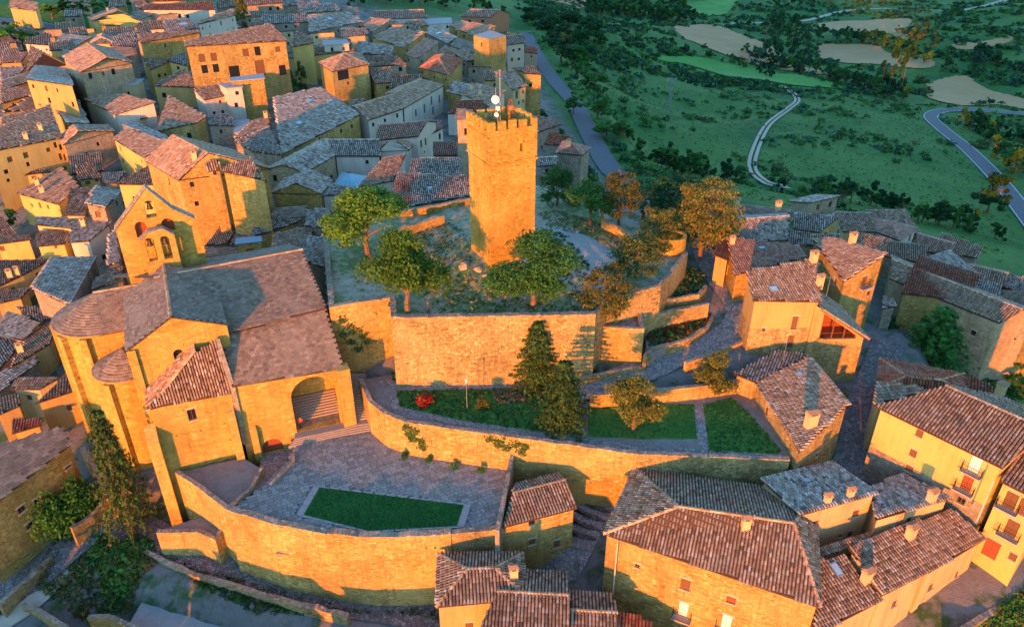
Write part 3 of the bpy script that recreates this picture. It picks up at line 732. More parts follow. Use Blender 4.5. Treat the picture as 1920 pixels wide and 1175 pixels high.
def house(label, typ, px, ze=None, hw=7.0, slope=.36, wall="stone_gold", roof="tan", wins=None, chim=(), sky=(), lower=None, wings=(), base=None, auto=2, tw=None, cat="house", name="house", group=None, nocap=False, over=.32, **o):
    seed = sum(ord(c) * (i + 3) for i, c in enumerate(label)) % 99991; rng = np.random.default_rng(seed); rnd = random.Random(seed)
    pieces = [(typ, px, ze, hw, slope, wall, roof, base, o)] + [tuple(w) for w in wings]
    root = None; all_walls = []; all_faces = []; tile_L = []; cap_L = []
    for typ, px, ze, hw, slope, wall_m, roof_t, base_z, oo in pieces:
        if typ == 'q': ze = px[0].z
        mx = sum(p[0] for p in px[:2]) / 2; my = sum(p[1] for p in px[:2]) / 2
        if ze is None:
            if 5.5 <= hw < 9.5: hw *= .84
            ze = T(mx, my, hw).z
        faces, outl, ridges = roof_geo(typ, px, ze, slope, oo)
        faces0 = faces; faces = [t_ for f in faces for t_ in tri_split(f)]
        area = sum(outl[k].x * outl[(k + 1) % 4].y - outl[(k + 1) % 4].x * outl[k].y for k in range(4))
        if area < 0: outl = outl[::-1]
        c = sum(outl, Vector((0, 0, 0))) / 4
        if base_z is None:
            gz = [float(ground_z(p.x, p.y)) for p in outl + [c]]; zb = min(gz) - .8; gmin = min(gz)
        else: zb = base_z - .3; gmin = base_z
        if root is None:
            root = thing(name, label, cat, (c.x, c.y, max(zb, min(zb + 20, gmin))), group)
        D = dist_of(c); near = D < 125
        # walls
        ins = []
        for k in range(4):
            p, a, b = outl[k], outl[k - 1], outl[(k + 1) % 4]
            d1 = (p - a); d1.z = 0; d2 = (p - b); d2.z = 0; d1.normalize(); d2.normalize()
            q = p - (d1 + d2) * over; ins.append(Vector((q.x, q.y, 0)))
        planes = [plane_of(f) for f in faces]
        zr = (lambda x, y, c_=ze: c_ + .04) if typ in 'hf' else (lambda x, y: min((d - n.x * x - n.y * y) / n.z for n, d in planes))
        mb = MB(); wl = []
        for k in range(4):
            p0, p1 = ins[k], ins[(k + 1) % 4]; L = (p1 - p0).length
            if L < .3: continue
            z0, z1 = zr(p0.x, p0.y) - .06, zr(p1.x, p1.y) - .06; tops = [(0, z0)]
            best = (0, 0)
            for j in range(1, 40):
                f = j / 40; q = p0.lerp(p1, f); dv = zr(q.x, q.y) - .06 - (z0 + (z1 - z0) * f)
                if dv > best[0]: best = (dv, f)
            if best[0] > .12:
                q = p0.lerp(p1, best[1]); tops.append((L * best[1], zr(q.x, q.y) - .06))
            tops.append((L, z1)); wl.append([p0, p1, tops, [], zb, near, gmin])
        all_walls.append((mb, wl, wall_m)); all_faces += [(f, planes) for f in faces]
        # roof boards and tiles
        ub = MB()
        if typ == "f":
            for f in faces: ub.prism([p + Vector((0, 0, .05)) for p in f], f[0].z - .12)
        else:
            for f in faces:
                ub.poly([p + Vector((0, 0, .0)) for p in f]); ub.poly([p - Vector((0, 0, .14)) for p in f][::-1])
            for k in range(4):
                a, b = outl[k], outl[(k + 1) % 4]
                pts = [a]
                for (r1, r2) in ridges[:1]:
                    for r in (r1, r2):
                        m = (a + b) / 2
                        if typ in "gG" and (Vector((r.x, r.y, 0)) - Vector((m.x, m.y, 0))).length < (a - b).length * .35 and abs((Vector((r.x - a.x, r.y - a.y, 0)).cross(Vector((b.x - a.x, b.y - a.y, 0)))).z) < .3 * (a - b).length: pts.append(r)
                pts = pts[:2] + [b]
                for i in range(len(pts) - 1):
                    x, y = pts[i], pts[i + 1]; dz = Vector((0, 0, .14)); ub.poly([x - dz, y - dz, y, x])
        r_ob = ub.build("roof", M["concrete" if typ == "f" else "underlay"], root)
        if typ != "f":
            tws = (tw or .33) * max(1.0, D / 130); style = "slab" if roof_t == "slate" else "tile"
            for f in faces0:
                ta = tile_arrays(f, tws * (2.2 if style == "slab" else 1), tws * 1.35, roof_t, rng, style); tile_L.append(ta)
            if not nocap:
                for a, b in ridges: cap_L.append(cap_arrays(a, b, max(.3, tws), rng, "ridge" if roof_t in ("tan", "light", "red") else roof_t))
    # openings: by photograph position, else a few on the walls that face the viewer
    def put(px_, py_, w, h, kind, must=True):
        d = ray(px_, py_); best = None
        for mb, wl, wm in all_walls:
            for W in wl:
                t, nrm, L = frame_axes(W[0], W[1]); dn = d.dot(nrm)
                if dn >= 0: continue
                k = (W[0] - CAMV).dot(nrm) / dn; q = CAMV + d * k; s = (q - W[0]).dot(t)
                if 0 < s < L and W[4] < q.z < max(z for _, z in W[2]) and (best is None or k < best[0]): best = (k, W, s, q.z)
        if best:
            _, W, s, z = best; s0, s1, z0, z1 = s - w / 2, s + w / 2, z - h / 2, z + h / 2
            L = (W[1] - W[0]).length; s0 = max(s0, .15); s1 = min(s1, L - .15)
            if s1 - s0 > .25 and not any(s0 - .1 < e[1] and s1 + .1 > e[0] and z0 - .1 < e[3] and z1 + .1 > e[2] for e in W[3]): W[3].append((s0, s1, z0, z1, kind))
    for wv in (wins or ()): put(*wv)
    if wins is not None and not wins and all_walls and dist_of(root.location) > 128: wins = None; auto = 1
    if wins is None and auto:
        for mb, wl, wm in all_walls:
            for W in wl:
                t, nrm, L = frame_axes(W[0], W[1])
                if nrm.dot(W[0] - CAMV) >= 0 or L < 2.5: continue
                zt = min(z for _, z in W[2]); H = zt - W[6]
                fl = 0
                while fl < 2 and zt - 1.1 - fl * 2.7 > W[6] + 1.0:
                    zc = zt - 1.35 - fl * 2.7; n = max(1, int(L / 3.2))
                    for j in range(n):
                        if rnd.random() < .42 + .1 * auto:
                            s = L * (j + .5) / n + rnd.uniform(-.4, .4); w = rnd.choice([.6, .8, .95]); h = w * rnd.choice([1.1, 1.35, 1.5])
                            s0, s1, z0, z1 = s - w / 2, s + w / 2, zc - h / 2, zc + h / 2
                            if s0 > .3 and s1 < L - .3 and not any(s0 - .2 < e[1] and s1 + .2 > e[0] and z0 < e[3] and z1 > e[2] for e in W[3]): W[3].append((s0, s1, z0, z1, rnd.choice(["w", "w", "s"])))
                    fl += 1
    for mb, wl, wm in all_walls:
        ops = []
        for W in wl:
            ok = wall_face(mb, W[0], W[1], W[4], W[2], W[3])
            ops += [(W[0], W[1], *h, W[5]) for h in ok]
        mb.build("wall", M[wm], root)
        for p0, p1, s0, s1, z0, z1, kind, near in ops: opening(root, p0, p1, s0, s1, z0, z1, kind, near)
        if lower:   # a base storey of other stone, a few centimetres proud
            lm, lz = lower
            for W in wl:
                t, nrm, L = frame_axes(W[0], W[1])
                if nrm.dot(W[0] - CAMV) < 0:
                    lo_ = MB(); e = .04
                    hs = [h for h in W[3]]
                    ss = sorted(set([0, L] + [v for h in hs for v in h[:2]]))
                    for a in range(len(ss) - 1):
                        sm = (ss[a] + ss[a + 1]) / 2; cut = [h for h in hs if h[0] < sm < h[1] and h[2] < lz]
                        segs = [(W[4], lz)]
                        for h in cut: segs = [x for (u0, u1) in segs for x in ((u0, min(u1, h[2])), (max(u0, h[3]), u1)) if x[1] - x[0] > .02]
                        for z0, z1 in segs:
                            P0 = Vector((W[0].x, W[0].y, 0)) + t * ss[a]; P1 = Vector((W[0].x, W[0].y, 0)) + t * ss[a + 1]
                            lo_.prism([Vector((*(P0 + nrm * e).xy, z1)), Vector((*(P1 + nrm * e).xy, z1)), Vector((*(P1 - nrm * .05).xy, z1)), Vector((*(P0 - nrm * .05).xy, z1))], z0)
                    lo_.build("base_course", M[lm], root)
    J = join_arrays(tile_L)
    if J: np_obj("roof_tiles", J[0], J[1], M["tile"], root, J[2], kind="stuff")
    J = join_arrays(cap_L)
    if J: np_obj("ridge_tiles", J[0], J[1], M["tile"], root, J[2], kind="stuff")
    # chimneys and roof lights by photograph position
    def hit_roof(px_, py_):
        d = ray(px_, py_); best = None
        for f, pls in all_faces:
            n, dd = plane_of(f); dn = n.dot(d)
            if dn >= -1e-6: continue
            k = (dd - n.dot(CAMV)) / dn; q = CAMV + d * k
            if pip(f, np.array([q.x]), np.array([q.y]))[0] and (best is None or k < best[0]): best = (k, q, n)
        return best
    for c_ in chim:
        h = hit_roof(c_[0], c_[1])
        if h: chimney(root, h[1], rnd.uniform(0, .4) if len(c_) < 3 else c_[2], w=.8 * (1 if len(c_) < 4 else c_[3]), d=.55 * (1 if len(c_) < 4 else c_[3]), h=1.15 * (1 if len(c_) < 4 else c_[3]))
    for s_ in sky:
        h = hit_roof(s_[0], s_[1])
        if h:
            q, n = h[1], h[2]; gdir = (Vector((0, 0, 1)) - n * n.z).normalized(); u = gdir.cross(n); w, l = (s_[2], s_[3]) if len(s_) > 2 else (.8, 1.1)
            fr = MB(); P = [q + u * (a * w / 2) + gdir * (b * l / 2) for a, b in ((-1, -1), (1, -1), (1, 1), (-1, 1))]
            top = [p + n * .24 for p in P]; fr.poly(top)
            for k in range(4): j = (k + 1) % 4; fr.poly([P[k], P[j], top[j], top[k]])
            sk = fr.build("skylight", M["metal_grey"], root)
            gl = MB(); gl.poly([q + (p - q) * .8 + n * .255 for p in P]); gl.build("pane", M["roof_glass"], sk)
    HOUSES.append(root)
    return root
# ------------------------------------------------------------------ walls that hold the terraces
rng0 = np.random.default_rng(5)
def wall_run(name, label, pts, thick, zb, mat="stone_gold", cap="stone_wall_cap", cat="wall", rag=.06, batter=0.0, cap_h=.12, stones=False, side=1):
    """masonry wall along pts (Vectors: outer top edge); thick goes to the left of the run"""
    P = []
    for k in range(len(pts) - 1):
        n = max(1, int((pts[k + 1] - pts[k]).length / 1.1))
        P += [pts[k].lerp(pts[k + 1], j / n) for j in range(n)]
    P.append(pts[-1]); n = len(P)
    root = thing(name, label, cat, (P[n // 2].x, P[n // 2].y, zb if not isinstance(zb, (list, tuple)) else min(zb)))
    zbs = zb if isinstance(zb, (list, tuple)) else [zb, zb]
    out, inn, outb, innb = [], [], [], []
    for k, p in enumerate(P):
        t = P[min(k + 1, n - 1)] - P[max(k - 1, 0)]; t.z = 0; t.normalize(); s = Vector((-t.y, t.x, 0)) * side
        z = p.z + rng0.uniform(-rag, rag); b = zbs[0] + (zbs[-1] - zbs[0]) * k / (n - 1)
        out.append(Vector((p.x, p.y, z))); inn.append(Vector((p.x + s.x * thick, p.y + s.y * thick, z + rng0.uniform(-rag, rag) * .5)))
        o2 = p - s * batter * (z - b); outb.append(Vector((o2.x, o2.y, b))); innb.append(Vector((inn[-1].x, inn[-1].y, b)))
    mb = MB()
    fl = (lambda q: q) if side > 0 else (lambda q: q[::-1])
    for k in range(n - 1):
        mb.poly(fl([outb[k], outb[k + 1], out[k + 1], out[k]])); mb.poly(fl([innb[k + 1], innb[k], inn[k], inn[k + 1]])); mb.poly(fl([out[k], out[k + 1], inn[k + 1], inn[k]]))
    mb.poly(fl([outb[0], out[0], inn[0], innb[0]])); mb.poly(fl([out[-1], outb[-1], innb[-1], inn[-1]]))
    mb.build("masonry", M[mat], root)
    if cap:
        for k in range(n - 1):
            a, b, c, d = out[k].lerp(out[k + 1], .012), out[k].lerp(out[k + 1], .988), inn[k].lerp(inn[k + 1], .988), inn[k].lerp(inn[k + 1], .012)
            e = Vector((0, 0, cap_h + rng0.uniform(-.03, .03))); ctr = (a + b + c + d) / 4
            q = [ctr + (x - ctr) * 1.03 + e for x in (a, b, c, d)]; q = [x + (x - ctr) * Vector((0, 0, 0)).length for x in q]
            MB().prism(q, [x.z - e.z + .004 for x in q]).build("coping_stone", M[cap], root)
    return root
def Us(l, z): return [U(a, b, z) for a, b in l]

wall_run("retaining_wall", "long battered stone wall holding up the castle yard below the tall tower", Us([(733,596),(925,594),(1117,590)], -.75), .7, -11.2, "stone_rubble", batter=.05)
wall_run("retaining_wall", "left castle bastion wall with ivy, stepping back beside the church roof", Us([(606,455),(617,577),(731,559),(733,595)], -.75), .7, -12.5, "stone_gold")
wall_run("retaining_wall", "rough stone edge wall of the castle yard beside the planter and turret", Us([(1117,590),(1140,563),(1240,536),(1290,474)], -.85), .5, -8.5, "stone_rubble", rag=.12)
wall_run("landing_wall", "short wall under the paved landing right of the long castle wall", Us([(1118,613),(1208,618),(1200,576)], -4.2), .5, -10.2, "stone_gold")
wall_run("planter_wall", "curved low stone wall round the red and green planter by the street", Us([(1212,668),(1225,655),(1290,638),(1330,612),(1341,590),(1334,572)], -7.4), .45, -9.6, "stone_rubble")
wall_run("planter_wall", "upper wall of pale stones above the red and green planter", Us([(1203,600),(1250,586),(1330,570)], -5.1), .45, -8.6, "stone_rubble", side=1)
wall_run("planter_wall", "low kerb wall at the foot of the grassy bank under the round turret", Us([(1195,566),(1260,562),(1312,553),(1326,536)], -4.6), .4, -7.6, "stone_rubble")
wall_run("parapet_wall", "low sunlit parapet between the tall tower and the orange trees", Us([(1128,413),(1165,430),(1196,452)], .1), .5, -6, "stone_gold")
wall_run("parapet_wall", "low sunlit ruined wall left of the tall tower", Us([(750,432),(790,418),(833,406)], .1), .6, -2.5, "stone_gold", rag=.15)
wall_run("parapet_wall", "back wall of the castle yard behind the left trees", Us([(742,398),(810,388),(888,372)], -.2), .6, -6.5, "stone_gold")
wall_run("garden_wall", "long lit garden wall with creeper above the paved square", Us([(719,776),(762,792),(900,812),(1195,852)], -9.9), .55, -18.4, "stone_gold", batter=.02)
wall_run("garden_wall", "shadowed garden wall right of the lit one, above the dark tiled roofs", Us([(1195,852),(1330,857),(1481,863)], -9.9), .55, -18.2, "stone_rubble")
wall_run("garden_wall", "short lit wall pier beside the church steps at the garden corner", Us([(672,712),(690,752),(719,776)], -9.8), .55, -16, "stone_gold")
wall_run("street_wall", "long low wall between the castle street and the lawns", Us([(1108,742),(1180,738),(1290,728),(1384,716)], -8.6), .5, -11, "stone_gold")
wall_run("street_wall", "short sloping wall between the castle street and the garden house", Us([(1288,682),(1340,662),(1418,632)], -7.6), .5, -11, "stone_gold")
wall_run("square_wall", "tall curved lit wall holding up the paved square with the green lawn", Us([(424,956),(520,985),(610,1000),(690,1008),(770,1006),(845,1001)], -14.15), .75, -25.4, "stone_gold", rag=.12, batter=.02)
wall_run("square_wall", "shaded lower wall between the paved square and the small hut", Us([(845,1001),(900,997),(948,992)], -14.3), .6, -23.0, "stone_rubble")
wall_run("square_wall", "lit wall of the crypt yard left of the paved square", Us([(328,886),(372,914),(424,956)], -14.8), .5, -23.5, "stone_gold")
wall_run("yard_wall", "curved low wall round the crypt yard by the arched door", Us([(424,952),(468,915),(488,878)], -14.6), .4, -16.5, "stone_rubble", side=-1)
wall_run("ramp_wall", "low walled ramp block beside the lower road", Us([(293,999),(371,998),(404,1013),(426,986)], -19.6), .5, -24.4, "stone_gold", batter=.02)
wall_run("road_wall", "ragged stone wall between the lower road and the rough garden", Us([(190,993),(240,1022),(289,1047),(364,1081),(430,1099),(494,1117),(560,1136),(650,1156)], -22.9), .55, -27.5, "stone_rubble", rag=.16)
wall_run("road_wall", "short dry stone wall at the left end of the lower road", Us([(0,1132),(60,1085),(98,1042)], -24.2), .5, -26.8, "stone_rubble", rag=.14)
wall_run("road_wall", "low dry stone wall crossing the rough garden at bottom left", Us([(40,1136),(80,1155),(122,1180)], -25.0), .5, -27.6, "stone_rubble", rag=.14)
wall_run("alley_wall", "stone alley wall running down to the lower road beside the tall conifer", Us([(150,842),(180,892),(202,936)], -19.4), .6, -24, "stone_gold", rag=.1)
wall_run("alley_wall", "short broken wall below the vine next to the alley", Us([(136,992),(174,966),(203,940)], -21.2), .5, -25, "stone_rubble", rag=.14)
wall_run("bottom_wall", "low lit wall with tiled top at the bottom edge of the rough garden", Us([(164,1160),(200,1158),(262,1185)], -24.6), .5, -28, "stone_gold")
# buttress block on the square wall
def solid(name, label, cat, top, z0, mat, cap=None):
    c = sum(top, Vector((0, 0, 0))) / len(top); o = thing(name, label, cat, (c.x, c.y, z0)); MB().prism(top, z0).build("masonry", M[mat], o)
    if cap: MB().prism([c + (p - c) * 1.04 + Vector((0, 0, cap)) for p in top], top[0].z + .004).build("coping", M["stone_wall_cap"], o)
    return o
a, b = U(519,1038,-18.2), U(586,1042,-18.2); nn = Vector(((b - a).y, -(b - a).x, 0)).normalized()
solid("wall_buttress", "square lit buttress block against the curved square wall", "buttress", [a, b, b - nn * 2.2, a - nn * 2.2], -25.4, "stone_gold", .1)

# platforms
def platform(name, top, z0, mat, label=None):
    o = MB().prism(top, z0).build(name, M[mat]); o["kind"] = "structure"; return o
gp = TERR_W["garden"][0]; platform("garden_terrace", gp, -17, "earth")
pp = TERR_W["plaza"][0]; platform("square_bed", [Vector((p.x, p.y, -14.9)) for p in pp], -23, "concrete")
platform("landing", Us([(1119,612),(1207,617),(1199,576),(1160,556),(1122,572)], -4.75), -10, "cobble")
platform("crypt_yard", Us([(330,885),(456,858),(489,878),(468,914),(424,952)], -15.3), -23, "earth")
ra_ = [U(488,868,-16.4), U(548,862,-16.4), U(502,908,-14.72), U(474,926,-14.72)]
MB().prism([ra_[0], ra_[1], ra_[2], ra_[3]], -23).build("crypt_ramp", M["cobble"])["kind"] = "structure"
MB().prism([U(484,850,-16.42), U(552,842,-16.42), ra_[1] + Vector((0, 0, -.01)), ra_[0] + Vector((0, 0, -.01))], -23).build("crypt_floor", M["cobble"])["kind"] = "structure"
wall_run("ramp_parapet", "small parapet wall beside the crypt door ramp", [U(549,846,-14.3), U(548,864,-14.3), U(505,908,-14.5)], .3, -17, "stone_grey", side=1)
platform("ramp_floor", Us([(296,996),(372,996),(404,1010),(424,984),(404,962),(340,980)], -19.9), -24, "earth")
pad = platform("concrete_pad", Us([(330,1062),(475,1112),(470,1190),(230,1190),(270,1120)], -26.2), -27.5, "concrete")
platform("planter_bed", Us([(1214,664),(1290,636),(1330,610),(1338,588),(1330,572),(1206,602)], -7.6), -9.5, "earth")

# castle yard: an uneven surface inside the walls
cpoly, cz = TERR_W["castle"]
cell = .7
x0, x1 = min(p.x for p in cpoly), max(p.x for p in cpoly); y0, y1 = min(p.y for p in cpoly), max(p.y for p in cpoly)
X, Y = np.meshgrid(np.arange(x0, x1, cell), np.arange(y0, y1, cell))
TWC = Vector((-1.4, 95.1))
def yard_z(X, Y):
    r = np.hypot(np.asarray(X) - TWC.x, np.asarray(Y) - TWC.y)
    return cz + 1.5 * np.exp(-(r / 7.5) ** 2) + .18 * np.sin(np.asarray(X) * .8) * np.cos(np.asarray(Y) * .7) + .08 * np.sin(np.asarray(X) * 2.3 + np.asarray(Y)) - .02 * np.clip(np.asarray(X) - 8, 0, 30)
c = pip(cpoly, X[:-1, :-1] + cell / 2, Y[:-1, :-1] + cell / 2); Z = yard_z(X, Y); i = np.arange(X.size).reshape(X.shape)
q = np.stack([i[:-1, :-1], i[:-1, 1:], i[1:, 1:], i[1:, :-1]], -1)[c]
o = np_obj("castle_yard", np.stack([X, Y, Z], -1).reshape(-1, 3), q, M["yard_earth"]); o["kind"] = "structure"; o.data.polygons.foreach_set("use_smooth", np.ones(len(q), bool))
pth = [tuple(p) for p in spline([U(a, b, -1.1) for a, b in [(1015,425),(1060,424),(1128,455),(1165,490),(1150,540),(1105,562),(1082,530),(1092,486),(1040,452),(1015,425)]], 1.0)]
Xp, Yp = np.meshgrid(np.arange(min(p[0] for p in pth), max(p[0] for p in pth), .4), np.arange(min(p[1] for p in pth), max(p[1] for p in pth), .4)); ip = np.arange(Xp.size).reshape(Xp.shape); kp = pip(pth, Xp[:-1, :-1] + .2, Yp[:-1, :-1] + .2) & pip(cpoly, Xp[:-1, :-1], Yp[:-1, :-1])
op = np_obj("yard_path", np.stack([Xp, Yp, yard_z(Xp, Yp) + .05], -1).reshape(-1, 3), np.stack([ip[:-1, :-1], ip[:-1, 1:], ip[1:, 1:], ip[1:, :-1]], -1)[kp], M["gravel"]); op["kind"] = "structure"; op.data.shade_smooth()
platform("castle_fill", [Vector((p.x, p.y, -2.1)) for p in cpoly], -10, "stone_rubble")

# ------------------------------------------------------------------ wall plates with arched openings
def arch_plate(mb, p0, t, nrm, L, zb, zt, arches, thick, ds=.16):
    """upright plate from p0 along t; zt(s) top; arches = (s0, s1, sill, spring); outward normal nrm"""
    ss = set(np.linspace(0, L, max(2, int(L / ds)) + 1).tolist())
    for a in arches: ss |= set(np.linspace(a[0], a[1], 17).tolist())
    ss = sorted(ss); o = Vector((p0[0], p0[1], 0))
    X = lambda s, z, k: o + t * s + Vector((0, 0, z)) - nrm * k
    def top_of(a, s):
        r = (a[1] - a[0]) / 2; m = (a[0] + a[1]) / 2; x = max(-1, min(1, (s - m) / r)); return a[3] + r * math.sqrt(max(0, 1 - x * x))
    for k in range(len(ss) - 1):
        s0, s1 = ss[k], ss[k + 1]
        if s1 - s0 < 1e-5: continue
        sm = (s0 + s1) / 2; cur0 = cur1 = zb; segs = []
        for a in sorted([a for a in arches if a[0] < sm < a[1]], key=lambda a: a[2]):
            segs.append((cur0, cur1, a[2], a[2])); u0, u1 = top_of(a, s0), top_of(a, s1)
            mb.poly([X(s0, u0, 0), X(s1, u1, 0), X(s1, u1, thick), X(s0, u0, thick)]); mb.poly([X(s1, a[2], 0), X(s0, a[2], 0), X(s0, a[2], thick), X(s1, a[2], thick)])
            cur0, cur1 = u0, u1
        segs.append((cur0, cur1, zt(s0), zt(s1)))
        for b0, b1, u0, u1 in segs:
            if u0 - b0 < 1e-4 and u1 - b1 < 1e-4: continue
            mb.poly([X(s0, b0, 0), X(s1, b1, 0), X(s1, u1, 0), X(s0, u0, 0)]); mb.poly([X(s1, b1, thick), X(s0, b0, thick), X(s0, u0, thick), X(s1, u1, thick)])
        mb.poly([X(s0, zt(s0), 0), X(s1, zt(s1), 0), X(s1, zt(s1), thick), X(s0, zt(s0), thick)])
    for s, sgn in ((0, 1), (L, -1)): mb.poly([X(s, zb, 0), X(s, zt(s), 0), X(s, zt(s), thick), X(s, zb, thick)])
    for a in arches:
        for s in (a[0], a[1]): mb.poly([X(s, a[2], 0), X(s, a[3], 0), X(s, a[3], thick), X(s, a[2], thick)])
    return mb
def arch_fill(parent, name, p0, t, nrm, a, k, mat):
    """a board filling an arched opening, set back k"""
    o = Vector((p0[0], p0[1], 0)); r = (a[1] - a[0]) / 2; m = (a[0] + a[1]) / 2; mb = MB()
    X = lambda s, z, kk: o + t * s + Vector((0, 0, z)) - nrm * kk
    pts = [X(a[0] + .02, a[2] + .02, k), X(a[1] - .02, a[2] + .02, k)] + [X(m + (r - .02) * math.cos(f), a[3] + (r - .02) * math.sin(f), k) for f in np.linspace(0, math.pi, 13)]
    mb.poly(pts); mb.poly([p - nrm * .06 for p in pts][::-1]); return mb.build(name, M[mat], parent)

# ------------------------------------------------------------------ castle tower
E1 = Vector((.896, .444, 0)); E2 = Vector((-.444, .896, 0)); TN = Vector((-2.8, 90.3, 0)); TL = 6.5
tow = thing("castle_tower", "tall square sunlit stone keep with battlements in the castle yard", "tower", (TN + (E1 + E2) * TL / 2 + Vector((0, 0, -.6))))
def tq(z, e=0.0): return [TN + E1 * a + E2 * b + Vector((0, 0, z)) for a, b in ((-e, -e), (TL + e, -e), (TL + e, TL + e), (-e, TL + e))]
mb = MB(); q = tq(0)
slit = [[(4.3, 4.75, 15.2, 16.2)], [], [], [(2.6, 3.0, 9.0, 9.9)]]
for k in range(4): wall_face(mb, q[k], q[(k + 1) % 4], -1.5, [(0, 14.0), (TL, 14.0)], [h for h in slit[k] if h[3] < 14], .5)
mb.build("shaft", M["stone_tower"], tow)
mb = MB(); q = tq(0, .10)
for k in range(4): wall_face(mb, q[k], q[(k + 1) % 4], 14.12, [(0, 17.35), (TL + .2, 17.35)], [h for h in slit[k] if h[2] > 14], .5)
mb.poly(tq(17.1, .0)); mb.build("upper_storey", M["stone_tower"], tow)
MB().prism(tq(14.12, .24), 13.98).build("string_course", M["stone_tower"], tow)
MB().prism(tq(14.0, .16), 13.86).build("string_course", M["stone_tower"], tow)
for z_, e_ in ((17.36, .2),):
    for k in range(4):
        A, B = tq(z_ + .16, e_)[k], tq(z_ + .16, e_)[(k + 1) % 4]; C, D = tq(z_ + .16, -.35)[(k + 1) % 4], tq(z_ + .16, -.35)[k]
        MB().prism([A, B, C, D], z_).build("string_course", M["stone_tower"], tow)
mb = MB()
for k in range(4):
    A, B = tq(0, .1)[k], tq(0, .1)[(k + 1) % 4]; C, D = tq(0, -.4)[(k + 1) % 4], tq(0, -.4)[k]; up = Vector((0, 0, 18.15))
    mb.prism([A + up, B + up, C + up, D + up], 17.53)
mb.build("parapet", M["stone_tower"], tow)
for k in range(4):
    A, B = tq(0, .1)[k], tq(0, .1)[(k + 1) % 4]; t, nrm, L = frame_axes(A, B); n = 4
    for j in range(n + 1):
        s0 = j * (L - .95) / n; s1 = s0 + .95
        if j == n: continue
        h = 1.05 + rng0.uniform(-.12, .1)
        P = [A + t * s0, A + t * s1, A + t * s1 - nrm * .5, A + t * s0 - nrm * .5]
        MB().prism([Vector((p.x, p.y, 18.155 + h)) for p in P], 18.152).build("merlon", M["stone_tower"], tow)
# rocks at its foot
for k in range(14):
    f = rng0.uniform(3.4, 6.0); r = rng0.uniform(4.6, 6.4); p = TN + (E1 + E2) * TL / 2 + Vector((math.cos(f) * r, math.sin(f) * r, 0))
    if p.y > 97: continue
    s = rng0.uniform(.35, 1.1); V = []; F_ = []
    base = float(yard_z(p.x, p.y))
    mb = MB(); ring = lambda z, rr, ph: [Vector((p.x + math.cos(g_ * 6.283 / 6 + ph) * rr * rng0.uniform(.75, 1.2), p.y + math.sin(g_ * 6.283 / 6 + ph) * rr * rng0.uniform(.75, 1.2), base + z * rng0.uniform(.8, 1.2))) for g_ in range(6)]
    r0_, r1_, r2_ = ring(-.2, s, 0), ring(s * .4, s * .95, .2), ring(s * .75, s * .45, .4)
    for A, B in ((r0_, r1_), (r1_, r2_)):
        for g_ in range(6): h_ = (g_ + 1) % 6; mb.poly([A[g_], A[h_], B[h_], B[g_]])
    mb.poly(r2_); ob = mb.build("boulder", M["rock"]); tag(ob, "rough sunlit boulder lying at the foot of the tall tower", "boulder", "boulders round the tower foot")
# antennas on top
an = thing("antenna_mast", "antenna mast with white dishes on top of the tall tower", "antenna", U(938, 240, 17.2))
ab = Vector(U(938, 236, 17.4)); mb = MB()
top = U(933, 130, 17.4); 
def up_to(p, py):  # height at which a vertical line over p is seen at row py
    v = (py - CY) / FPX; a = math.atan2(SP + v * CP, CP - v * SP); return CAMZ - p.y * math.tan(a)
mb.tube(ab, (ab.x, ab.y, up_to(ab, 130)), .06, .035, 6); b2 = ab + Vector((-.55, .4, 0)); mb.tube(b2, (b2.x, b2.y, up_to(b2, 165)), .045, .03, 6)
b3 = ab + Vector((-.3, -.6, 0)); mb.tube(b3, (b3.x, b3.y, up_to(b3, 205)), .05, .05, 6); mb.build("mast", M["metal_grey"], an)
def dish(c, r, name):
    mb = MB(); d = Vector((-.25, -.93, .15)).normalized(); a = d.orthogonal().normalized(); b = d.cross(a); prev = None
    for rr, k in ((.0, 0), (.35, -.03), (.7, -.1), (1.0, -.22)):
        ringp = [c + (a * math.cos(f) + b * math.sin(f)) * (rr * r) - d * (-k * r * 1.2) * -1 for f in np.linspace(0, 2 * math.pi, 17)[:-1]]
        if prev is not None:
            for g_ in range(16): mb.poly([prev[g_], prev[(g_ + 1) % 16], ringp[(g_ + 1) % 16], ringp[g_]])
        prev = ringp
    mb.tube(c - d * .05, c + d * .45 * r, .03, .02, 5); mb.build(name, M["dish_white"], an)
dish(Vector((ab.x - .55, ab.y - .25, up_to(ab, 186))), .52, "dish"); dish(Vector((ab.x - .25, ab.y - .6, up_to(ab, 201))), .28, "dish"); dish(Vector((ab.x - .45, ab.y - .7, up_to(ab, 213))), .3, "dish")
lt = MB(); lb = ab + Vector((1.3, .5, 0)); hs = up_to(lb, 185) - lb.z
for a_, b_ in ((-1, -1), (1, -1), (1, 1), (-1, 1)): lt.tube(lb + Vector((a_ * .5, b_ * .5, 0)), lb + Vector((a_ * .16, b_ * .16, hs)), .045, .035, 4)
for j in range(6):
    f0, f1 = j / 6, (j + 1) / 6; w0, w1 = .5 - .34 * f0, .5 - .34 * f1
    cs = [(-1, -1), (1, -1), (1, 1), (-1, 1)]
    for k in range(4):
        (a0, b0), (a1, b1) = cs[k], cs[(k + 1) % 4]; lt.tube(lb + Vector((a0 * w0, b0 * w0, hs * f0)), lb + Vector((a1 * w1, b1 * w1, hs * f1)), .028, n=4, caps=False)
lt.build("lattice", M["wood_red"], an)
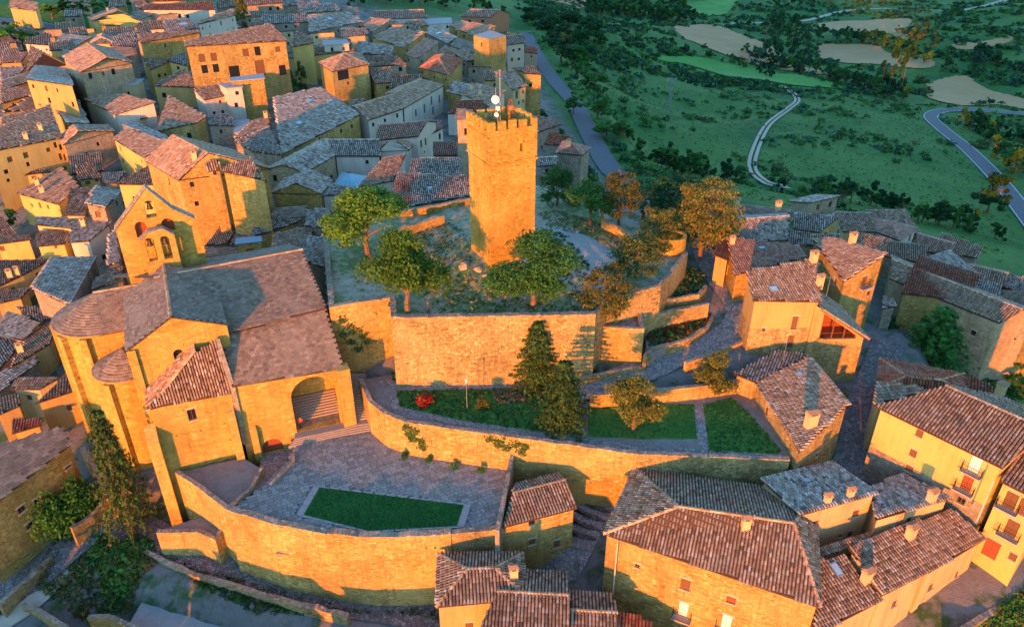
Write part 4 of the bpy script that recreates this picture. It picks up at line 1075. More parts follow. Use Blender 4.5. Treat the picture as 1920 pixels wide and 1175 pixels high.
for k, (dx, dy, h) in enumerate(((2.6, .6, 1.5), (3.3, 1.2, 1.2), (2.1, 1.6, 1.9), (-1.2, 1.2, 1.4))):
    MB().tube(ab + Vector((dx, dy, 0)), ab + Vector((dx, dy, h)), .04, n=5).box(ab + Vector((dx, dy, 0)), Vector((1, 0, 0)), Vector((0, 1, 0)), .14, .09, ab.z + h * .55, ab.z + h * .98).build("antenna_panel", M["metal_grey"], an)

# round turret
tc = U(1257, 512, -4.4); rt = 2.05; tz = 0.9
tu = thing("round_turret", "round sunlit stone turret stump beside the orange trees", "turret", tc); mb = MB()
for k in range(24):
    f0, f1 = k * 2 * math.pi / 24, (k + 1) * 2 * math.pi / 24; P = lambda f, r, z: Vector((tc.x + math.cos(f) * r, tc.y + 1.6 + math.sin(f) * r, z))
    mb.poly([P(f0, rt, -8), P(f1, rt, -8), P(f1, rt, tz), P(f0, rt, tz)]); mb.poly([P(f1, rt - .5, tz - 1), P(f0, rt - .5, tz - 1), P(f0, rt - .5, tz), P(f1, rt - .5, tz)]); mb.poly([P(f0, rt, tz), P(f1, rt, tz), P(f1, rt - .5, tz), P(f0, rt - .5, tz)])
mb.poly([P(k * 2 * math.pi / 24, rt - .5, tz - 1) for k in range(24)]); mb.build("drum", M["stone_tower"], tu)

# ------------------------------------------------------------------ church
UA = math.radians(24.6); CU = Vector((math.cos(UA), math.sin(UA), 0)); CN = Vector((-math.sin(UA), math.cos(UA), 0))
EA, EB = U(439,727,-5.7), U(645,686,-5.7)
ch = thing("church", "large stone church with slab roofs, round apses and arched porch", "church", (EA.x, EA.y, -20))
crng = np.random.default_rng(11); slabs = []; sub = MB()
def croof(pts, tone="slate", w=.5, l=.36, style="slab"):
    pts = flatten(pts)
    sub.poly(pts); sub.poly([p - Vector((0, 0, .16)) for p in pts][::-1])
    for k in range(len(pts)):
        a, b = pts[k], pts[(k + 1) % len(pts)]; sub.poly([a - Vector((0, 0, .16)), b - Vector((0, 0, .16)), b, a])
    slabs.append(tile_arrays(pts, w, l, tone, crng, style))
KA, KB = U(429,625,-1.65), U(609,581,-1.65); RA, RB = U(313,516,2.3), U(565,468,2.3)
wn_ = (KB - KA).normalized()
croof([EA - CU * .2, EB, KB, KA - CU * 1.0])
KA2, KB2 = KA + Vector((0, 0, .3)) - CN * .25, KB + Vector((0, 0, .3)) - CN * .25
croof([KA2 - CU * 2, KB2 + CU * .15, RB + CU * .15, RA - CU * 1.5])
BKA, BKB = RA * 2 - KA2, RB * 2 - KB2; BKA.z = BKB.z = KA2.z
croof([BKB + CU * .15, BKA - CU * 1.5, RA - CU * 1.5, RB + CU * .15])
# transept
TA, TB = U(306,496,2.7), U(320,594,2.7); GR, GL = U(425,608,.45), U(235,659,-.35)
tdir = (TA - TB); tdir.z = 0; e = CN * tdir.length
TAc = TB + e; GRb, GLb = GR + e, GL + e
croof([GR, GRb, TAc, TB]); croof([TB, TAc, GLb, GL])
t_, nr_, L_ = frame_axes(GL, GR); fl = MB(); o3 = GL - CN * -.35
apx = (TB - GL).dot(t_)
wa = (U(333,645,-2.8) - GL).dot(t_)
arch_plate(fl, GL + CN * .35, t_, nr_, L_, -11, lambda s: (GL.z + (TB.z - GL.z) * s / apx if s < apx else TB.z + (GR.z - TB.z) * (s - apx) / (L_ - apx)) - .1, [(wa - .55, wa + .55, -4.2, -2.2)], .8)
for a, b, z in ((GR, GRb, GR.z), (GLb, GL, GL.z)):
    s_ = Vector((a.x, a.y, 0)) + CN * .36; e_ = Vector((b.x, b.y, 0)); t2, n2, L2 = frame_axes(s_, e_); arch_plate(fl, s_ - n2 * .35, t2, n2, L2, -11, lambda s: z - .1, [], .6, 2.0)
fl.build("transept_wall", M["stone_church"], ch)
wv = arch_fill(ch, "window", GL + CN * .35, t_, nr_, (wa - .55, wa + .55, -4.2, -2.2), .45, "glass_dark")
# nave side and end walls
nv = MB()
def wall_seg(mb, a, b, zb, za, zb2): mb.poly([Vector((a.x, a.y, zb)), Vector((b.x, b.y, zb)), Vector((b.x, b.y, zb2)), Vector((a.x, a.y, za))])
ins = -CU * .3
wall_seg(nv, EB + ins + CN * .3, KB + ins, -16, EB.z - .1, KB.z - .1); wall_seg(nv, KB + ins, RB + ins, -16, KB2.z - .1, RB.z - .1); wall_seg(nv, RB + ins, BKB + ins, -16, RB.z - .1, BKB.z - .1)
wall_seg(nv, BKB + ins, BKA, -16, BKB.z - .1, BKA.z - .1); nv.build("nave_wall", M["stone_church"], ch)
# portico wall with the great arch and the crypt door
pw0 = EA + CN * .35 - CU * .2; pw1 = EB + CN * .35 - CU * .25; t_, nr_, L_ = frame_axes(pw0, pw1)
def on_plane(px, py, p0, nrm):
    d = ray(px, py); k = (Vector((p0[0], p0[1], 0)) - CAMV).dot(nrm) / d.dot(nrm); return CAMV + d * k
def sz(px, py): q = on_plane(px, py, pw0, nr_); return (q - pw0).dot(t_), q.z
sL, sR = sz(548, 760)[0], sz(632, 742)[0]; zs = sz(580, 707)[1] - (sR - sL) / 2; cd0, cd1 = sz(494, 850)[0], sz(533, 846)[0]; zc = sz(512, 822)[1] - (cd1 - cd0) / 2
zfl = -14.12
pm = MB(); arch_plate(pm, pw0, t_, nr_, L_, -18, lambda s: -5.85, [(cd0, cd1, -16.4, zc), (sL, sR, zfl, zs)], .9)
pm.build("porch_wall", M["stone_church"], ch)
arch_fill(ch, "crypt_door", pw0, t_, nr_, (cd0, cd1, -16.4, zc), .45, "wood_red")
# voussoir ring round the great arch
vr = MB()
for k in range(21):
    f0, f1 = math.pi * k / 21 + .012, math.pi * (k + 1) / 21 - .012; m_s = (sL + sR) / 2; r_ = (sR - sL) / 2; o = Vector((pw0.x, pw0.y, 0))
    P = [o + t_ * (m_s + rr * math.cos(f)) + Vector((0, 0, zs + rr * math.sin(f))) + nr_ * .03 for rr, f in ((r_, f0), (r_ + .42, f0), (r_ + .42, f1), (r_, f1))]
    v = MB(); v.poly(P); B = [p - nr_ * .1 for p in P]
    for g_ in range(4): v.poly([B[g_], B[(g_ + 1) % 4], P[(g_ + 1) % 4], P[g_]])
    v.build("arch_stone", M["stone_church"], ch)
# porch room
pr = MB(); o = Vector((pw0.x, pw0.y, 0)); dpt = 5.2; s0, s1 = sL - .25, sR + .25
Pq = lambda s, z, k: o + t_ * s + Vector((0, 0, z)) - nr_ * k
pr.poly([Pq(s0, zfl, dpt), Pq(s1, zfl, dpt), Pq(s1, zs + 3, dpt), Pq(s0, zs + 3, dpt)]); pr.poly([Pq(s0, zfl, .9), Pq(s0, zfl, dpt), Pq(s0, zs + 3, dpt), Pq(s0, zs + 3, .9)]); pr.poly([Pq(s1, zfl, dpt), Pq(s1, zfl, .9), Pq(s1, zs + 3, .9), Pq(s1, zs + 3, dpt)])
pr.poly([Pq(s0, zs + 2.9, .9), Pq(s0, zs + 2.9, dpt), Pq(s1, zs + 2.9, dpt), Pq(s1, zs + 2.9, .9)]); pr.build("porch_room", M["stone_church"], ch)
MB().prism([Pq(s0, zfl - .006, 0.91), Pq(s1, zfl - .006, 0.91), Pq(s1, zfl - .006, dpt), Pq(s0, zfl - .006, dpt)], -15).build("porch_floor", M["stone_grey"], ch)
for k in range(9):   # stairs inside the porch
    MB().prism([Pq(s0 + .3, zfl + .2 * (k + 1), 2.2 + .32 * k), Pq(s1 - .05, zfl + .2 * (k + 1), 2.2 + .32 * k), Pq(s1 - .05, zfl + .2 * (k + 1), dpt - .02), Pq(s0 + .3, zfl + .2 * (k + 1), dpt - .02)], zfl + .2 * k + .002).build("porch_step", M["step_stone"], ch)
# corner pier
cp0 = U(640, 690, -4.5)
MB().box(EB - CU * .25 - CN * -.1, CU, CN, .75, .8, -15, -5.82).build("pier", M["stone_church"], ch)
# sacristy block in front
SA, SB = U(276,771,-5.9), U(432,731,-5.9); sr0, sr1 = U(366,657,-1.4), U(403,643,-1.4); SL = U(268,711,-5.9)
SLb = SA + CN * 7.5
croof([SA, SB, sr1, sr0], "tan", .30, .42, "tile"); croof([SLb, SA, sr0, sr0 + CN * 3.0], "tan", .30, .42, "tile")
sm = MB(); sa = SA + CU * .3 + CN * .3; sb = SB - CU * .05 + CN * .3; t_, nr_, L_ = frame_axes(sa, sb)
w0 = (on_plane(360, 777, sa, nr_) - sa).dot(t_); wz = on_plane(360, 777, sa, nr_).z
hl = wall_face(sm, sa, sb, -23, [(0, -6.0), (L_, -6.0)], [(w0 - .45, w0 + .45, wz - .75, wz + .75)], .4)
wall_seg(sm, SLb + CU * .3, sa, -23, -6.0, -6.0); e1_ = SB + CN * 5; 
sm.poly([Vector((sb.x, sb.y, -23)), Vector((e1_.x, e1_.y, -23)), Vector((e1_.x, e1_.y, -2.0)), Vector((sb.x, sb.y, -6.0))])
sm.build("sacristy_wall", M["stone_church"], ch); opening(ch, sa, sb, w0 - .45, w0 + .45, wz - .75, wz + .75, "w", True)
cw = MB(); A, B = SB + CU * .02, sr1 + CU * .02; cw.prism([A + Vector((0, 0, .35)), A + CU * .55 + Vector((0, 0, .35)), B + CU * .55 + Vector((0, 0, .45)), B + Vector((0, 0, .45))], [A.z - 8, A.z - 8, B.z - 8, B.z - 8]); cw.build("coped_wall", M["stone_grey"], ch)
# corner buttresses
def buttress(p, ux, uy, hx, hy, z0, z1, slope=1.2):
    P = [p + ux * (a * hx) + uy * (b * hy) for a, b in ((-1, -1), (1, -1), (1, 1), (-1, 1))]
    T_ = [Vector((*P[0].xy, z1 - slope)), Vector((*P[1].xy, z1 - slope)), Vector((*P[2].xy, z1)), Vector((*P[3].xy, z1))]
    MB().prism(T_, z0).build("buttress", M["stone_church"], ch)
buttress(sa - CU * .55 - CN * .55, CU, CN, .6, .8, -23.5, -8.0, 1.6); buttress(sb - CU * .5 - CN * .5, CU, CN, .45, .8, -17, -7.9, 1.5); buttress(sb + CU * 1.5 - CN * .25, CU, CN, .4, .5, -17, -11.2, 1.0)
# apses
def apse(C, r, z_eave, z_top, f0, f1, zb, pil, wallmat="stone_church"):
    n = 36; mb = MB(); R = lambda f, rr, z: Vector((C.x + math.cos(f) * rr, C.y + math.sin(f) * rr, z)); fs = np.linspace(f0, f1, n + 1)
    for k in range(n): mb.poly([R(fs[k], r - .35, zb), R(fs[k + 1], r - .35, zb), R(fs[k + 1], r - .35, z_eave - .05), R(fs[k], r - .35, z_eave - .05)])
    mb.build("apse_wall", M[wallmat], ch)
    cr = MB()
    for k in range(n): cr.prism([R(fs[k], r - .3, z_eave - .04), R(fs[k], r - .02, z_eave - .04), R(fs[k + 1], r - .02, z_eave - .04), R(fs[k + 1], r - .3, z_eave - .04)], z_eave - .3)
    cr.build("cornice", M["stone_church"], ch)
    for f in pil:
        d = Vector((math.cos(f), math.sin(f), 0)); s = Vector((-d.y, d.x, 0)); MB().box(C + d * (r - .1), s, d, .42, .45, zb, z_eave - .32).build("pilaster", M[wallmat], ch)
    sub_ = MB()
    for k in range(n): sub_.poly([R(fs[k], r + .1, z_eave - .03), R(fs[k + 1], r + .1, z_eave - .03), Vector((C.x, C.y, z_top - .03))])
    sub_.build("apse_roof", M["underlay"], ch)
    V = []; Q = []; Cc = []; nr = int(math.hypot(r, z_top - z_eave) / .40)
    for j in range(nr):     # rings of slabs
        a, b = 1 - j / nr, 1 - (j + 1.12) / nr; m = max(5, int((f1 - f0) * r * a / .55))
        for k in range(m):
            g0, g1 = f0 + (f1 - f0) * (k + .01) / m, f0 + (f1 - f0) * (k + .99) / m; b = max(b, 0); i = len(V); lf = .075 + crng.uniform(0, .025); ra = r * a + .12 + crng.uniform(-.02, .02)
            za = z_top + (z_eave - z_top) * a; zb_ = z_top + (z_eave - z_top) * b
            V += [R(g0, ra, za + lf), R(g1, ra, za + lf), R(g1, r * b, zb_ + .01), R(g0, r * b, zb_ + .01), R(g0, ra, za - .03), R(g1, ra, za - .03)]
            Q += [(i, i + 1, i + 2, i + 3), (i + 4, i + 5, i + 1, i)]; Cc.append(tone_cols("slate", 1, crng)[0])
    np_obj("apse_slabs", [tuple(v) for v in V], Q, M["tile"], ch, np.repeat(np.array(Cc), 6, 0), kind="stuff")
AC = U(180,548,-.4); AC.z = 0
ang_u = UA
apse(AC, 5.75, -3.4, -.4, ang_u + math.pi / 2, ang_u + math.pi * 1.5, -22, [ang_u + math.pi * x for x in (.75, .98, 1.2, 1.38)])
# choir bay between apse and transept
c0, c1 = AC - CN * 5.8 - CU * .35, AC + CU * 10 - CN * 5.8; r0, r1 = AC - CU * .35, AC + CU * 10; d0, d1 = AC + CN * 5.75, AC + CU * 9 + CN * 5.75
Z = lambda p, z: Vector((p.x, p.y, z))
croof([Z(c0, -3.37), Z(c1, -3.37), Z(r1, -.37), Z(r0, -.37)]); croof([Z(d1, -3.37), Z(d0, -3.37), Z(r0, -.37), Z(r1, -.37)])
qm = MB(); wall_seg(qm, c0 + CN * .35, c1 + CN * .35, -22, -3.5, -3.5); wall_seg(qm, d1 - CN * .35, d0 - CN * .35, -22, -3.5, -3.5); qm.build("choir_wall", M["stone_church"], ch)
BC = Vector((-47.3, 77.4, 0)); apse(BC, 3.8, -6.9, -4.6, ang_u + math.pi * .55, ang_u + math.pi * 1.62, -22, [ang_u + math.pi * x for x in (.9, 1.3)])
bk = MB(); k0 = BC + CU * .2 - CN * 3.3; k1 = BC + CU * 7.0 - CN * 1.0; wall_seg(bk, BC - CN * 3.3 + CU * .6, sa + CN * 2.5, -22, -7.0, -7.0); bk.build("side_wall", M["stone_church"], ch)
J = join_arrays(slabs); np_obj("roof_slabs", J[0], J[1], M["tile"], ch, J[2], kind="stuff"); sub.build("roof", M["underlay"], ch)
caps = [cap_arrays(RA - CU * 1.5, RB + CU * .15, .36, crng, "ridge"), cap_arrays(TB, TAc, .36, crng, "ridge"), cap_arrays(sr0, SA, .34, crng, "ridge"), cap_arrays(Z(r0, -.37), Z(r1, -.37), .34, crng, "ridge")]
J = join_arrays(caps); np_obj("ridge_tiles", J[0], J[1], M["tile"], ch, J[2], kind="stuff")
# bell gables
bg = thing("bell_gable", "sunlit stone bell gable with arched bell openings behind the church roof", "bell gable", U(232,515,3.0))
L0, R0 = U(217,432,7.2), U(383,478,2.7); LB = Vector((L0.x, L0.y, 0)); dirg = CU; t_, nr_ = CU, -CN
def gsz(px, py): q = on_plane(px, py, LB, nr_); return (q - LB).dot(t_), q.z
prof = [gsz(217,432), gsz(272,353), gsz(322,392), gsz(366,412), gsz(384,470)]
prof[0] = (0.0, prof[0][1]); Lg = prof[-1][0]
def ptop(s, pr=prof):
    for k in range(len(pr) - 1):
        if s <= pr[k + 1][0] + 1e-6: f = (s - pr[k][0]) / max(1e-6, pr[k + 1][0] - pr[k][0]); return pr[k][1] + (pr[k + 1][1] - pr[k][1]) * f
    return pr[-1][1]
def garch(px, py, w, h): s, z = gsz(px, py); return (s - w / 2, s + w / 2, z - h / 2, z + h / 2 - w / 2)
ars = [garch(281,392,1.15,2.2), garch(265,430,1.35,2.0), garch(315,422,1.5,1.8)]
mb = MB(); arch_plate(mb, LB, t_, nr_, Lg, -6, ptop, ars, 1.3); mb.build("rear_gable", M["stone_church"], bg)
cm = MB()
for k in range(len(prof) - 2):
    a, b = prof[k], prof[k + 1]; A = LB + t_ * (a[0] - (.15 if k == 0 else 0)) + Vector((0, 0, a[1])); B = LB + t_ * b[0] + Vector((0, 0, b[1]))
    cm.prism([A - CN * .15 + Vector((0, 0, .16)), B - CN * .15 + Vector((0, 0, .16)), B + CN * 1.45 + Vector((0, 0, .16)), A + CN * 1.45 + Vector((0, 0, .16))], [A.z + .004, B.z + .004, B.z + .004, A.z + .004])
cm.build("coping", M["stone_wall_cap"], bg)
def bell(px_plane, a, k, sc=1.0):
    o = Vector((px_plane.x, px_plane.y, 0)); m = (a[0] + a[1]) / 2; r = (a[1] - a[0]) * .36 * sc; zt_ = a[3] + .1; c = o + t_ * m + CN * k; mb = MB(); prev = None
    for f, z in ((.15, 0), (.5, -.08), (.62, -.35), (.68, -.7), (.85, -1.0), (1.0, -1.12)):
        ringp = [c + Vector((math.cos(g_) * r * f, math.sin(g_) * r * f, zt_ + z * r * 1.7)) for g_ in np.linspace(0, 2 * math.pi, 13)[:-1]]
        if prev: 
            for g_ in range(12): mb.poly([ringp[g_], ringp[(g_ + 1) % 12], prev[(g_ + 1) % 12], prev[g_]])
        prev = ringp
    mb.box(c, t_, CN, (a[1] - a[0]) / 2 - .03, .09, zt_ + .02, zt_ + .26); mb.build("bell", M["bronze"], bg)
bell(LB, ars[0], .6)
for a in ars[1:]: arch_fill(bg, "red_shutter", LB, t_, nr_, a, .7, "wood_red")
FB = on_plane(276, 507, LB - CN * 2.2, nr_); FBo = Vector((FB.x, FB.y, 0)); LBf = LB - CN * 2.2
def fsz(px, py): q = on_plane(px, py, LBf, nr_); return (q - LBf).dot(t_), q.z
f0 = fsz(262,452); fp = [fsz(262,452), fsz(277,436), fsz(306,430), fsz(327,441)]; o_s = fp[0][0]
fpr = [(p[0] - o_s, p[1]) for p in fp]; Fo = LBf + t_ * o_s
def farch(px, py, w, h): s, z = fsz(px, py); s -= o_s; return (s - w / 2, s + w / 2, z - h / 2, z + h / 2 - w / 2)
fa = [farch(283.5,468,1.0,3.1), farch(312,464,1.0,3.1)]
mb = MB(); arch_plate(mb, Fo, t_, nr_, fpr[-1][0], 0, lambda s: ptop(s, fpr), fa, .9); mb.build("front_gable", M["stone_church"], bg)
for a in fa:
    bell(Fo, a, .45, 1.1)
cm = MB()
for k in range(3):
    a, b = fpr[k], fpr[k + 1]; A = Fo + t_ * a[0] + Vector((0, 0, a[1])); B = Fo + t_ * b[0] + Vector((0, 0, b[1]))
    cm.prism([A - CN * .1 + Vector((0, 0, .14)), B - CN * .1 + Vector((0, 0, .14)), B + CN * 1.0 + Vector((0, 0, .14)), A + CN * 1.0 + Vector((0, 0, .14))], [A.z + .004, B.z + .004, B.z + .004, A.z + .004])
cm.build("coping", M["stone_wall_cap"], bg)
# block behind the gable
hb = MB(); P0 = LB + CN * 1.31; hb.prism([Z(P0 + CU * .2, 4.7), Z(P0 + CU * (Lg - .4), 3.7), Z(P0 + CU * (Lg - .4) + CN * 4, 2.7), Z(P0 + CU * .2 + CN * 4, 3.7)], -8); hb.build("bell_chamber", M["stone_grey"], bg)

# ------------------------------------------------------------------ paved square
flz = -14.86
lawn = Us([(599,913),(870,946),(857,986),(691,995),(569,965)], -14.7)
mb = MB(); mb.prism([Vector((p.x, p.y, -14.68)) for p in lawn], -14.9); o = mb.build("square_lawn", M["turf"]); o["kind"] = "structure"
b_in = [Vector((p.x, p.y, 0)) for p in lawn]; cl = sum(b_in, Vector((0, 0, 0))) / 5
kerb = MB(); 
for k in range(5):
    a, b = b_in[k], b_in[(k + 1) % 5]; t, nr, L = frame_axes(a, b); a2, b2 = cl + (a - cl) * 1.09, cl + (b - cl) * 1.09
    n = max(2, int(L / 1.2))
    for j in range(n):
        f0, f1 = j / n + .008, (j + 1) / n - .008
        MB().prism([Vector((*a.lerp(b, f0).xy, -14.66)), Vector((*a.lerp(b, f1).xy, -14.66)), Vector((*a2.lerp(b2, f1).xy, -14.66)), Vector((*a2.lerp(b2, f0).xy, -14.66))], -14.9).build("border_stone", M["concrete"], o)
lawn_big = [cl + (p - cl) * 1.1 for p in b_in]
sq = thing("square_paving", "paved square", "paving", (cl.x, cl.y, -14.9)); sq["kind"] = "structure"
for kk in ("label", "category"): del sq[kk]
cand = []; ax, ay = CU, CN; y = -30.0; prng = np.random.default_rng(3)
ctr = Vector((-17, 66, 0)); row = 0
while y < 30:
    h = prng.choice([.42, .5, .6]); x = -32 + prng.uniform(0, .8)
    while x < 32:
        w = prng.choice([.5, .65, .8, 1.0]); c_ = ctr + ax * (x + w / 2) + ay * (y + h / 2)
        cand.append((c_, w, h)); x += w
    y += h
cx_ = np.array([c[0].x for c in cand]); cy_ = np.array([c[0].y for c in cand])
ins_ = pip(pp, cx_, cy_) & ~pip(lawn_big, cx_, cy_)
sel = [c for c, k in zip(cand, ins_) if k and not ((c[0] - pw0).dot(-CN) < .9 and (c[0] - pw0).dot(CU) > -.5 and (c[0] - pw0).dot(CU) < 16)]
sel.sort(key=lambda c: dist_of(c[0]) - 0 * c[1]); meshes = {}
V, Q, C_ = [], [], []
for k, (c_, w, h) in enumerate(sel):
    zt_ = -14.7 + prng.uniform(-.012, .012); col = np.array([.235, .24, .215]) * prng.uniform(.75, 1.25) * np.array([1, prng.uniform(.96, 1.02), prng.uniform(.92, 1.03)])
    if k < 300:
        key = (w, h, int(prng.integers(0, 5)))
        if key not in meshes:
            m_ = MB(); m_.box((0, 0), Vector((1, 0, 0)), Vector((0, 1, 0)), w / 2 - .02, h / 2 - .02, -.14, 0); me = m_.mesh("paving_slab"); a_ = me.attributes.new("tint", 'FLOAT_COLOR', 'POINT')
            a_.data.foreach_set("color", np.tile(np.append(col, 1), len(me.vertices)).astype(np.float32)); me.materials.append(M["paving"]); meshes[key] = me
        ob = bpy.data.objects.new("paving_slab", meshes[key]); COL.objects.link(ob); ob.parent = sq; ob.location = Vector((c_.x, c_.y, zt_)) - sq.location; ob.rotation_euler = (0, 0, UA)
    else:
        i = len(V); P = [c_ + ax * (a * (w / 2 - .02)) + ay * (b * (h / 2 - .02)) for a, b in ((-1, -1), (1, -1), (1, 1), (-1, 1))]
        V += [(p.x, p.y, zt_) for p in P] + [(p.x, p.y, zt_ - .14) for p in P]; Q += [(i, i + 1, i + 2, i + 3)] + [(i + 4 + g_, i + 4 + (g_ + 1) % 4, i + (g_ + 1) % 4, i + g_) for g_ in range(4)]; C_ += [col] * 8
if V: np_obj("paving_slabs_rest", V, Q, M["paving"], sq, np.array(C_), kind="stuff")
# steps from the square up to the porch and the garden
st = thing("church_steps", "wide curved stone steps leading up to the church porch", "steps", U(640,812,-14.7))
front = Us([(541,838),(585,828),(640,817),(690,808),(720,806)], -14.7); back = Us([(556,820),(598,811),(640,802),(668,794),(712,788)], -14.12)
for k in range(4):
    f = k / 4; line = [a.lerp(b, f) for a, b in zip(front, back)]; z = -14.7 + .56 * (k + 1) / 4
    bk_ = [b + CN * .6 for b in back] if k < 3 else [b + CN * 1.2 for b in back]
    top_ = [Vector((p.x, p.y, z)) for p in line] + [Vector((p.x, p.y, z)) for p in reversed(bk_)]
    MB().prism(top_, -15.2 + .01 * k).build("step", M["step_stone"], st)
s2 = thing("garden_steps", "narrow shadowed stair between the church and the garden wall", "steps", U(690,740,-11))
a0, a1, b0, b1 = U(668,788,-14.1), U(708,782,-14.1), U(654,700,-10.3), U(684,700,-10.3)
for k in range(20):
    f0 = k / 20; z = -14.1 + 3.8 * (k + 1) / 20
    MB().prism([Z(a0.lerp(b0, f0), z), Z(a1.lerp(b1, f0), z), Z(b1, z), Z(b0, z)], -15 + .01 * k).build("step", M["step_stone"], s2)
# ------------------------------------------------------------------ houses, nearest first (roof corners at photograph positions)
W = "w"
house("big stone house with tan hip roof, largest at the bottom right of centre", "h", [(1131,1000),(1539,1139),(1528,928),(1189,877)], -12.2, R=[(1273,949),(1489,980)], rise=2.9, roof="tan",
      wins=[(1285,1095,1.0,1.5,"s"),(1371,1124,.9,.9,"sr"),(1281,1142,1.0,2.0,"bw"),(1362,1166,1.0,2.0,"bw"),(1195,1060,.5,.5,"w")], chim=[(1397,990)], base=-23)
house("cream house with grey mono roof, red chimney pots and two storeys of lit windows", "m", [(1562,867),(1426,897),(1499,966),(1648,924)], -10.9, slope=.2, wall="plaster_cream", roof="grey",
      wins=[(1605,962,.9,1.0,"s"),(1529,981,.9,.9,"s"),(1594,1001,.7,.9,"s"),(1524,1021,.8,.9,"s"),(1576,1004,.4,.5,"w")], chim=[(1550,943,.3,.8),(1593,932,.3,.8)], sky=[(1512,903,.9,.7)], base=-22)
house("cream house with dark tiled roof between the cream two storey house and the yellow one", "m", [(1694,888),(1633,912),(1642,974),(1786,934)], -11.6, slope=.2, wall="plaster_cream", roof="grey",
      wins=[(1678,985,.7,.8,"sw"),(1704,975,.7,1.0,"s")], chim=[(1744,940,.4,1.1)], sky=[(1650,944,.6,.6)], base=-22)
house("low cream corner house with two tan roof planes beside the parking square", "m", [(1742,1072),(1849,1010),(1786,953),(1681,989)], -13.6, slope=.33, wall="plaster_cream", roof="tan",
      wings=[("m", [(1654,1116),(1742,1072),(1679,989),(1591,1027)], -13.7, 7, .33, "plaster_cream", "tan", -23, {}), ("m", [(1520,1050),(1640,1010),(1633,998),(1516,1033)], -13.2, 7, .3, "plaster_cream", "tan", -23, {})],
      wins=[(1678,1130,.8,1.0,"s"),(1746,1099,.9,1.0,"s"),(1795,1075,.6,1.0,"w"),(1724,1140,1.0,1.8,"d")], chim=[(1705,1008,.5,1.2)], base=-23.4)
house("low house with tan roof, skylight and white chimney at the bottom edge", "m", [(1525,1190),(1656,1125),(1583,1040),(1522,1052)], -14.4, slope=.33, wall="plaster_cream", roof="tan", sky=[(1567,1068,.8,1.4)], chim=[(1622,1090,.5,1.2)], base=-23.4, wins=[])
house("tall yellow house with broad tan roof, iron balconies and grey stone base", "g", [(1642,762),(1880,878),(1962,805),(1772,722)], -5.3, wall="plaster_yellow", roof="tan", lower=("stone_grey", -10.6), base=-21,
      wins=[(1724,812,.75,.9,"s"),(1712,849,.75,.9,"s"),(1705,878,.8,.8,"s"),(1828,871,1.1,1.9,"bw"),(1813,905,1.0,1.9,"br"),(1802,938,.8,.8,"w")])
house("yellow house cut by the right edge, with brown balcony doors and a red door", "g", [(1874,901),(1968,948),(2020,860),(1914,843)], -6.8, wall="plaster_yellow", roof="tan", base=-21.5,
      wins=[(1895,938,1.1,2.0,"b"),(1897,990,1.1,2.0,"b"),(1858,1028,1.4,2.3,"dr"),(1899,1043,.7,.9,"s"),(1919,950,.9,2.0,"s")])
house("tiled cottage with hipped roof and lit chimney at the bottom centre", "h", [(816,1138),(992,1122),(981,1036),(820,1036)], -16.0, wall="plaster_ochre", roof="tan", base=-25, slope=.38, chim=[(963,1082,.2,1.0)],
      wings=[("g", [(893,1190),(1068,1200),(1066,1114),(932,1108)], -16.8, 7, .36, "plaster_ochre", "tan", -26, {}), ("g", [(1074,1208),(1165,1214),(1158,1147),(1070,1143)], -17.8, 7, .36, "plaster_ochre", "tan", -26, {})], wins=[(880,1172,.8,.9,"s")])
house("low red tiled shed roof at the bottom edge beside the big stone house", "m", [(1160,1215),(1262,1225),(1215,1160),(1160,1148)], -19.5, slope=.3, wall="stone_grey", roof="red", base=-26, wins=[])
house("small stone hut with orange tiled roof at the end of the paved square", "g", [(940,989),(1083,952),(1066,908),(956,914)], -13.8, wall="stone_gold", roof="tan", back=.55, base=-22,
      wins=[(997,979,.7,.75,"w"),(998,1015,.75,.85,"s"),(1044,1019,.75,1.1,"s")], chim=[(958,908,.4,.8)])
house("stone garden house with long tan roof and white round chimney above the lawns", "m", [(1416,717),(1500,846),(1594,756),(1517,668)], -8.0, slope=.22, wall="stone_rubble", roof="light", base=-16.5, wings=[("m", [(1374,700),(1416,716),(1517,667),(1459,656)], -7.6, 5, .12, "stone_rubble", "grey", -14, {})],
      wins=[(1437,770,.7,1.3,"d"),(1431,806,.7,1.3,"d"),(1532,852,.5,.6,"w")], chim=[(1518,800,.3,1.5)], sky=[(1499,703,.8,.7)])
fa_, fb_ = U(1412,566,-.5), U(1541,563,-.5); fn_ = frame_axes(fa_, fb_)[1]
def onf(px, py): return on_plane(px, py, fa_, fn_)
r_lo, r_hi = onf(1622,634), onf(1541,578); dv = (U(1534,486,2.2) - fb_); dv.z = 0; dv = -fn_ * 8.5
lg = house("tall lit ochre house with open timber loggia on the castle street", "m", [(1412,566),(1541,563),(1534,486),(1399,506)], -.5, slope=.3, wall="plaster_ochre", roof="light", lower=("stone_rubble", -4.6), base=-14.6,
      wins=[(1490,605,.75,1.9,"s"),(1482,640,.85,1.9,"d"),(1432,618,.4,.45,"w"),(1520,650,.5,.6,"w")], chim=[(1524,492,.3,1.1),(1536,535,.3,1.0)], sky=[(1450,543,1.1,.9)])
t_, n_, L_ = frame_axes(r_hi, r_lo); wl_ = MB(); hi = r_hi.z - .12; lo = r_lo.z - .12; o_ = Vector((r_hi.x, r_hi.y, 0)) + t_ * -.8 - n_ * .02; L_ += .0
slp = (lo - hi) / L_; topf = lambda s: hi + slp * (s - .8)
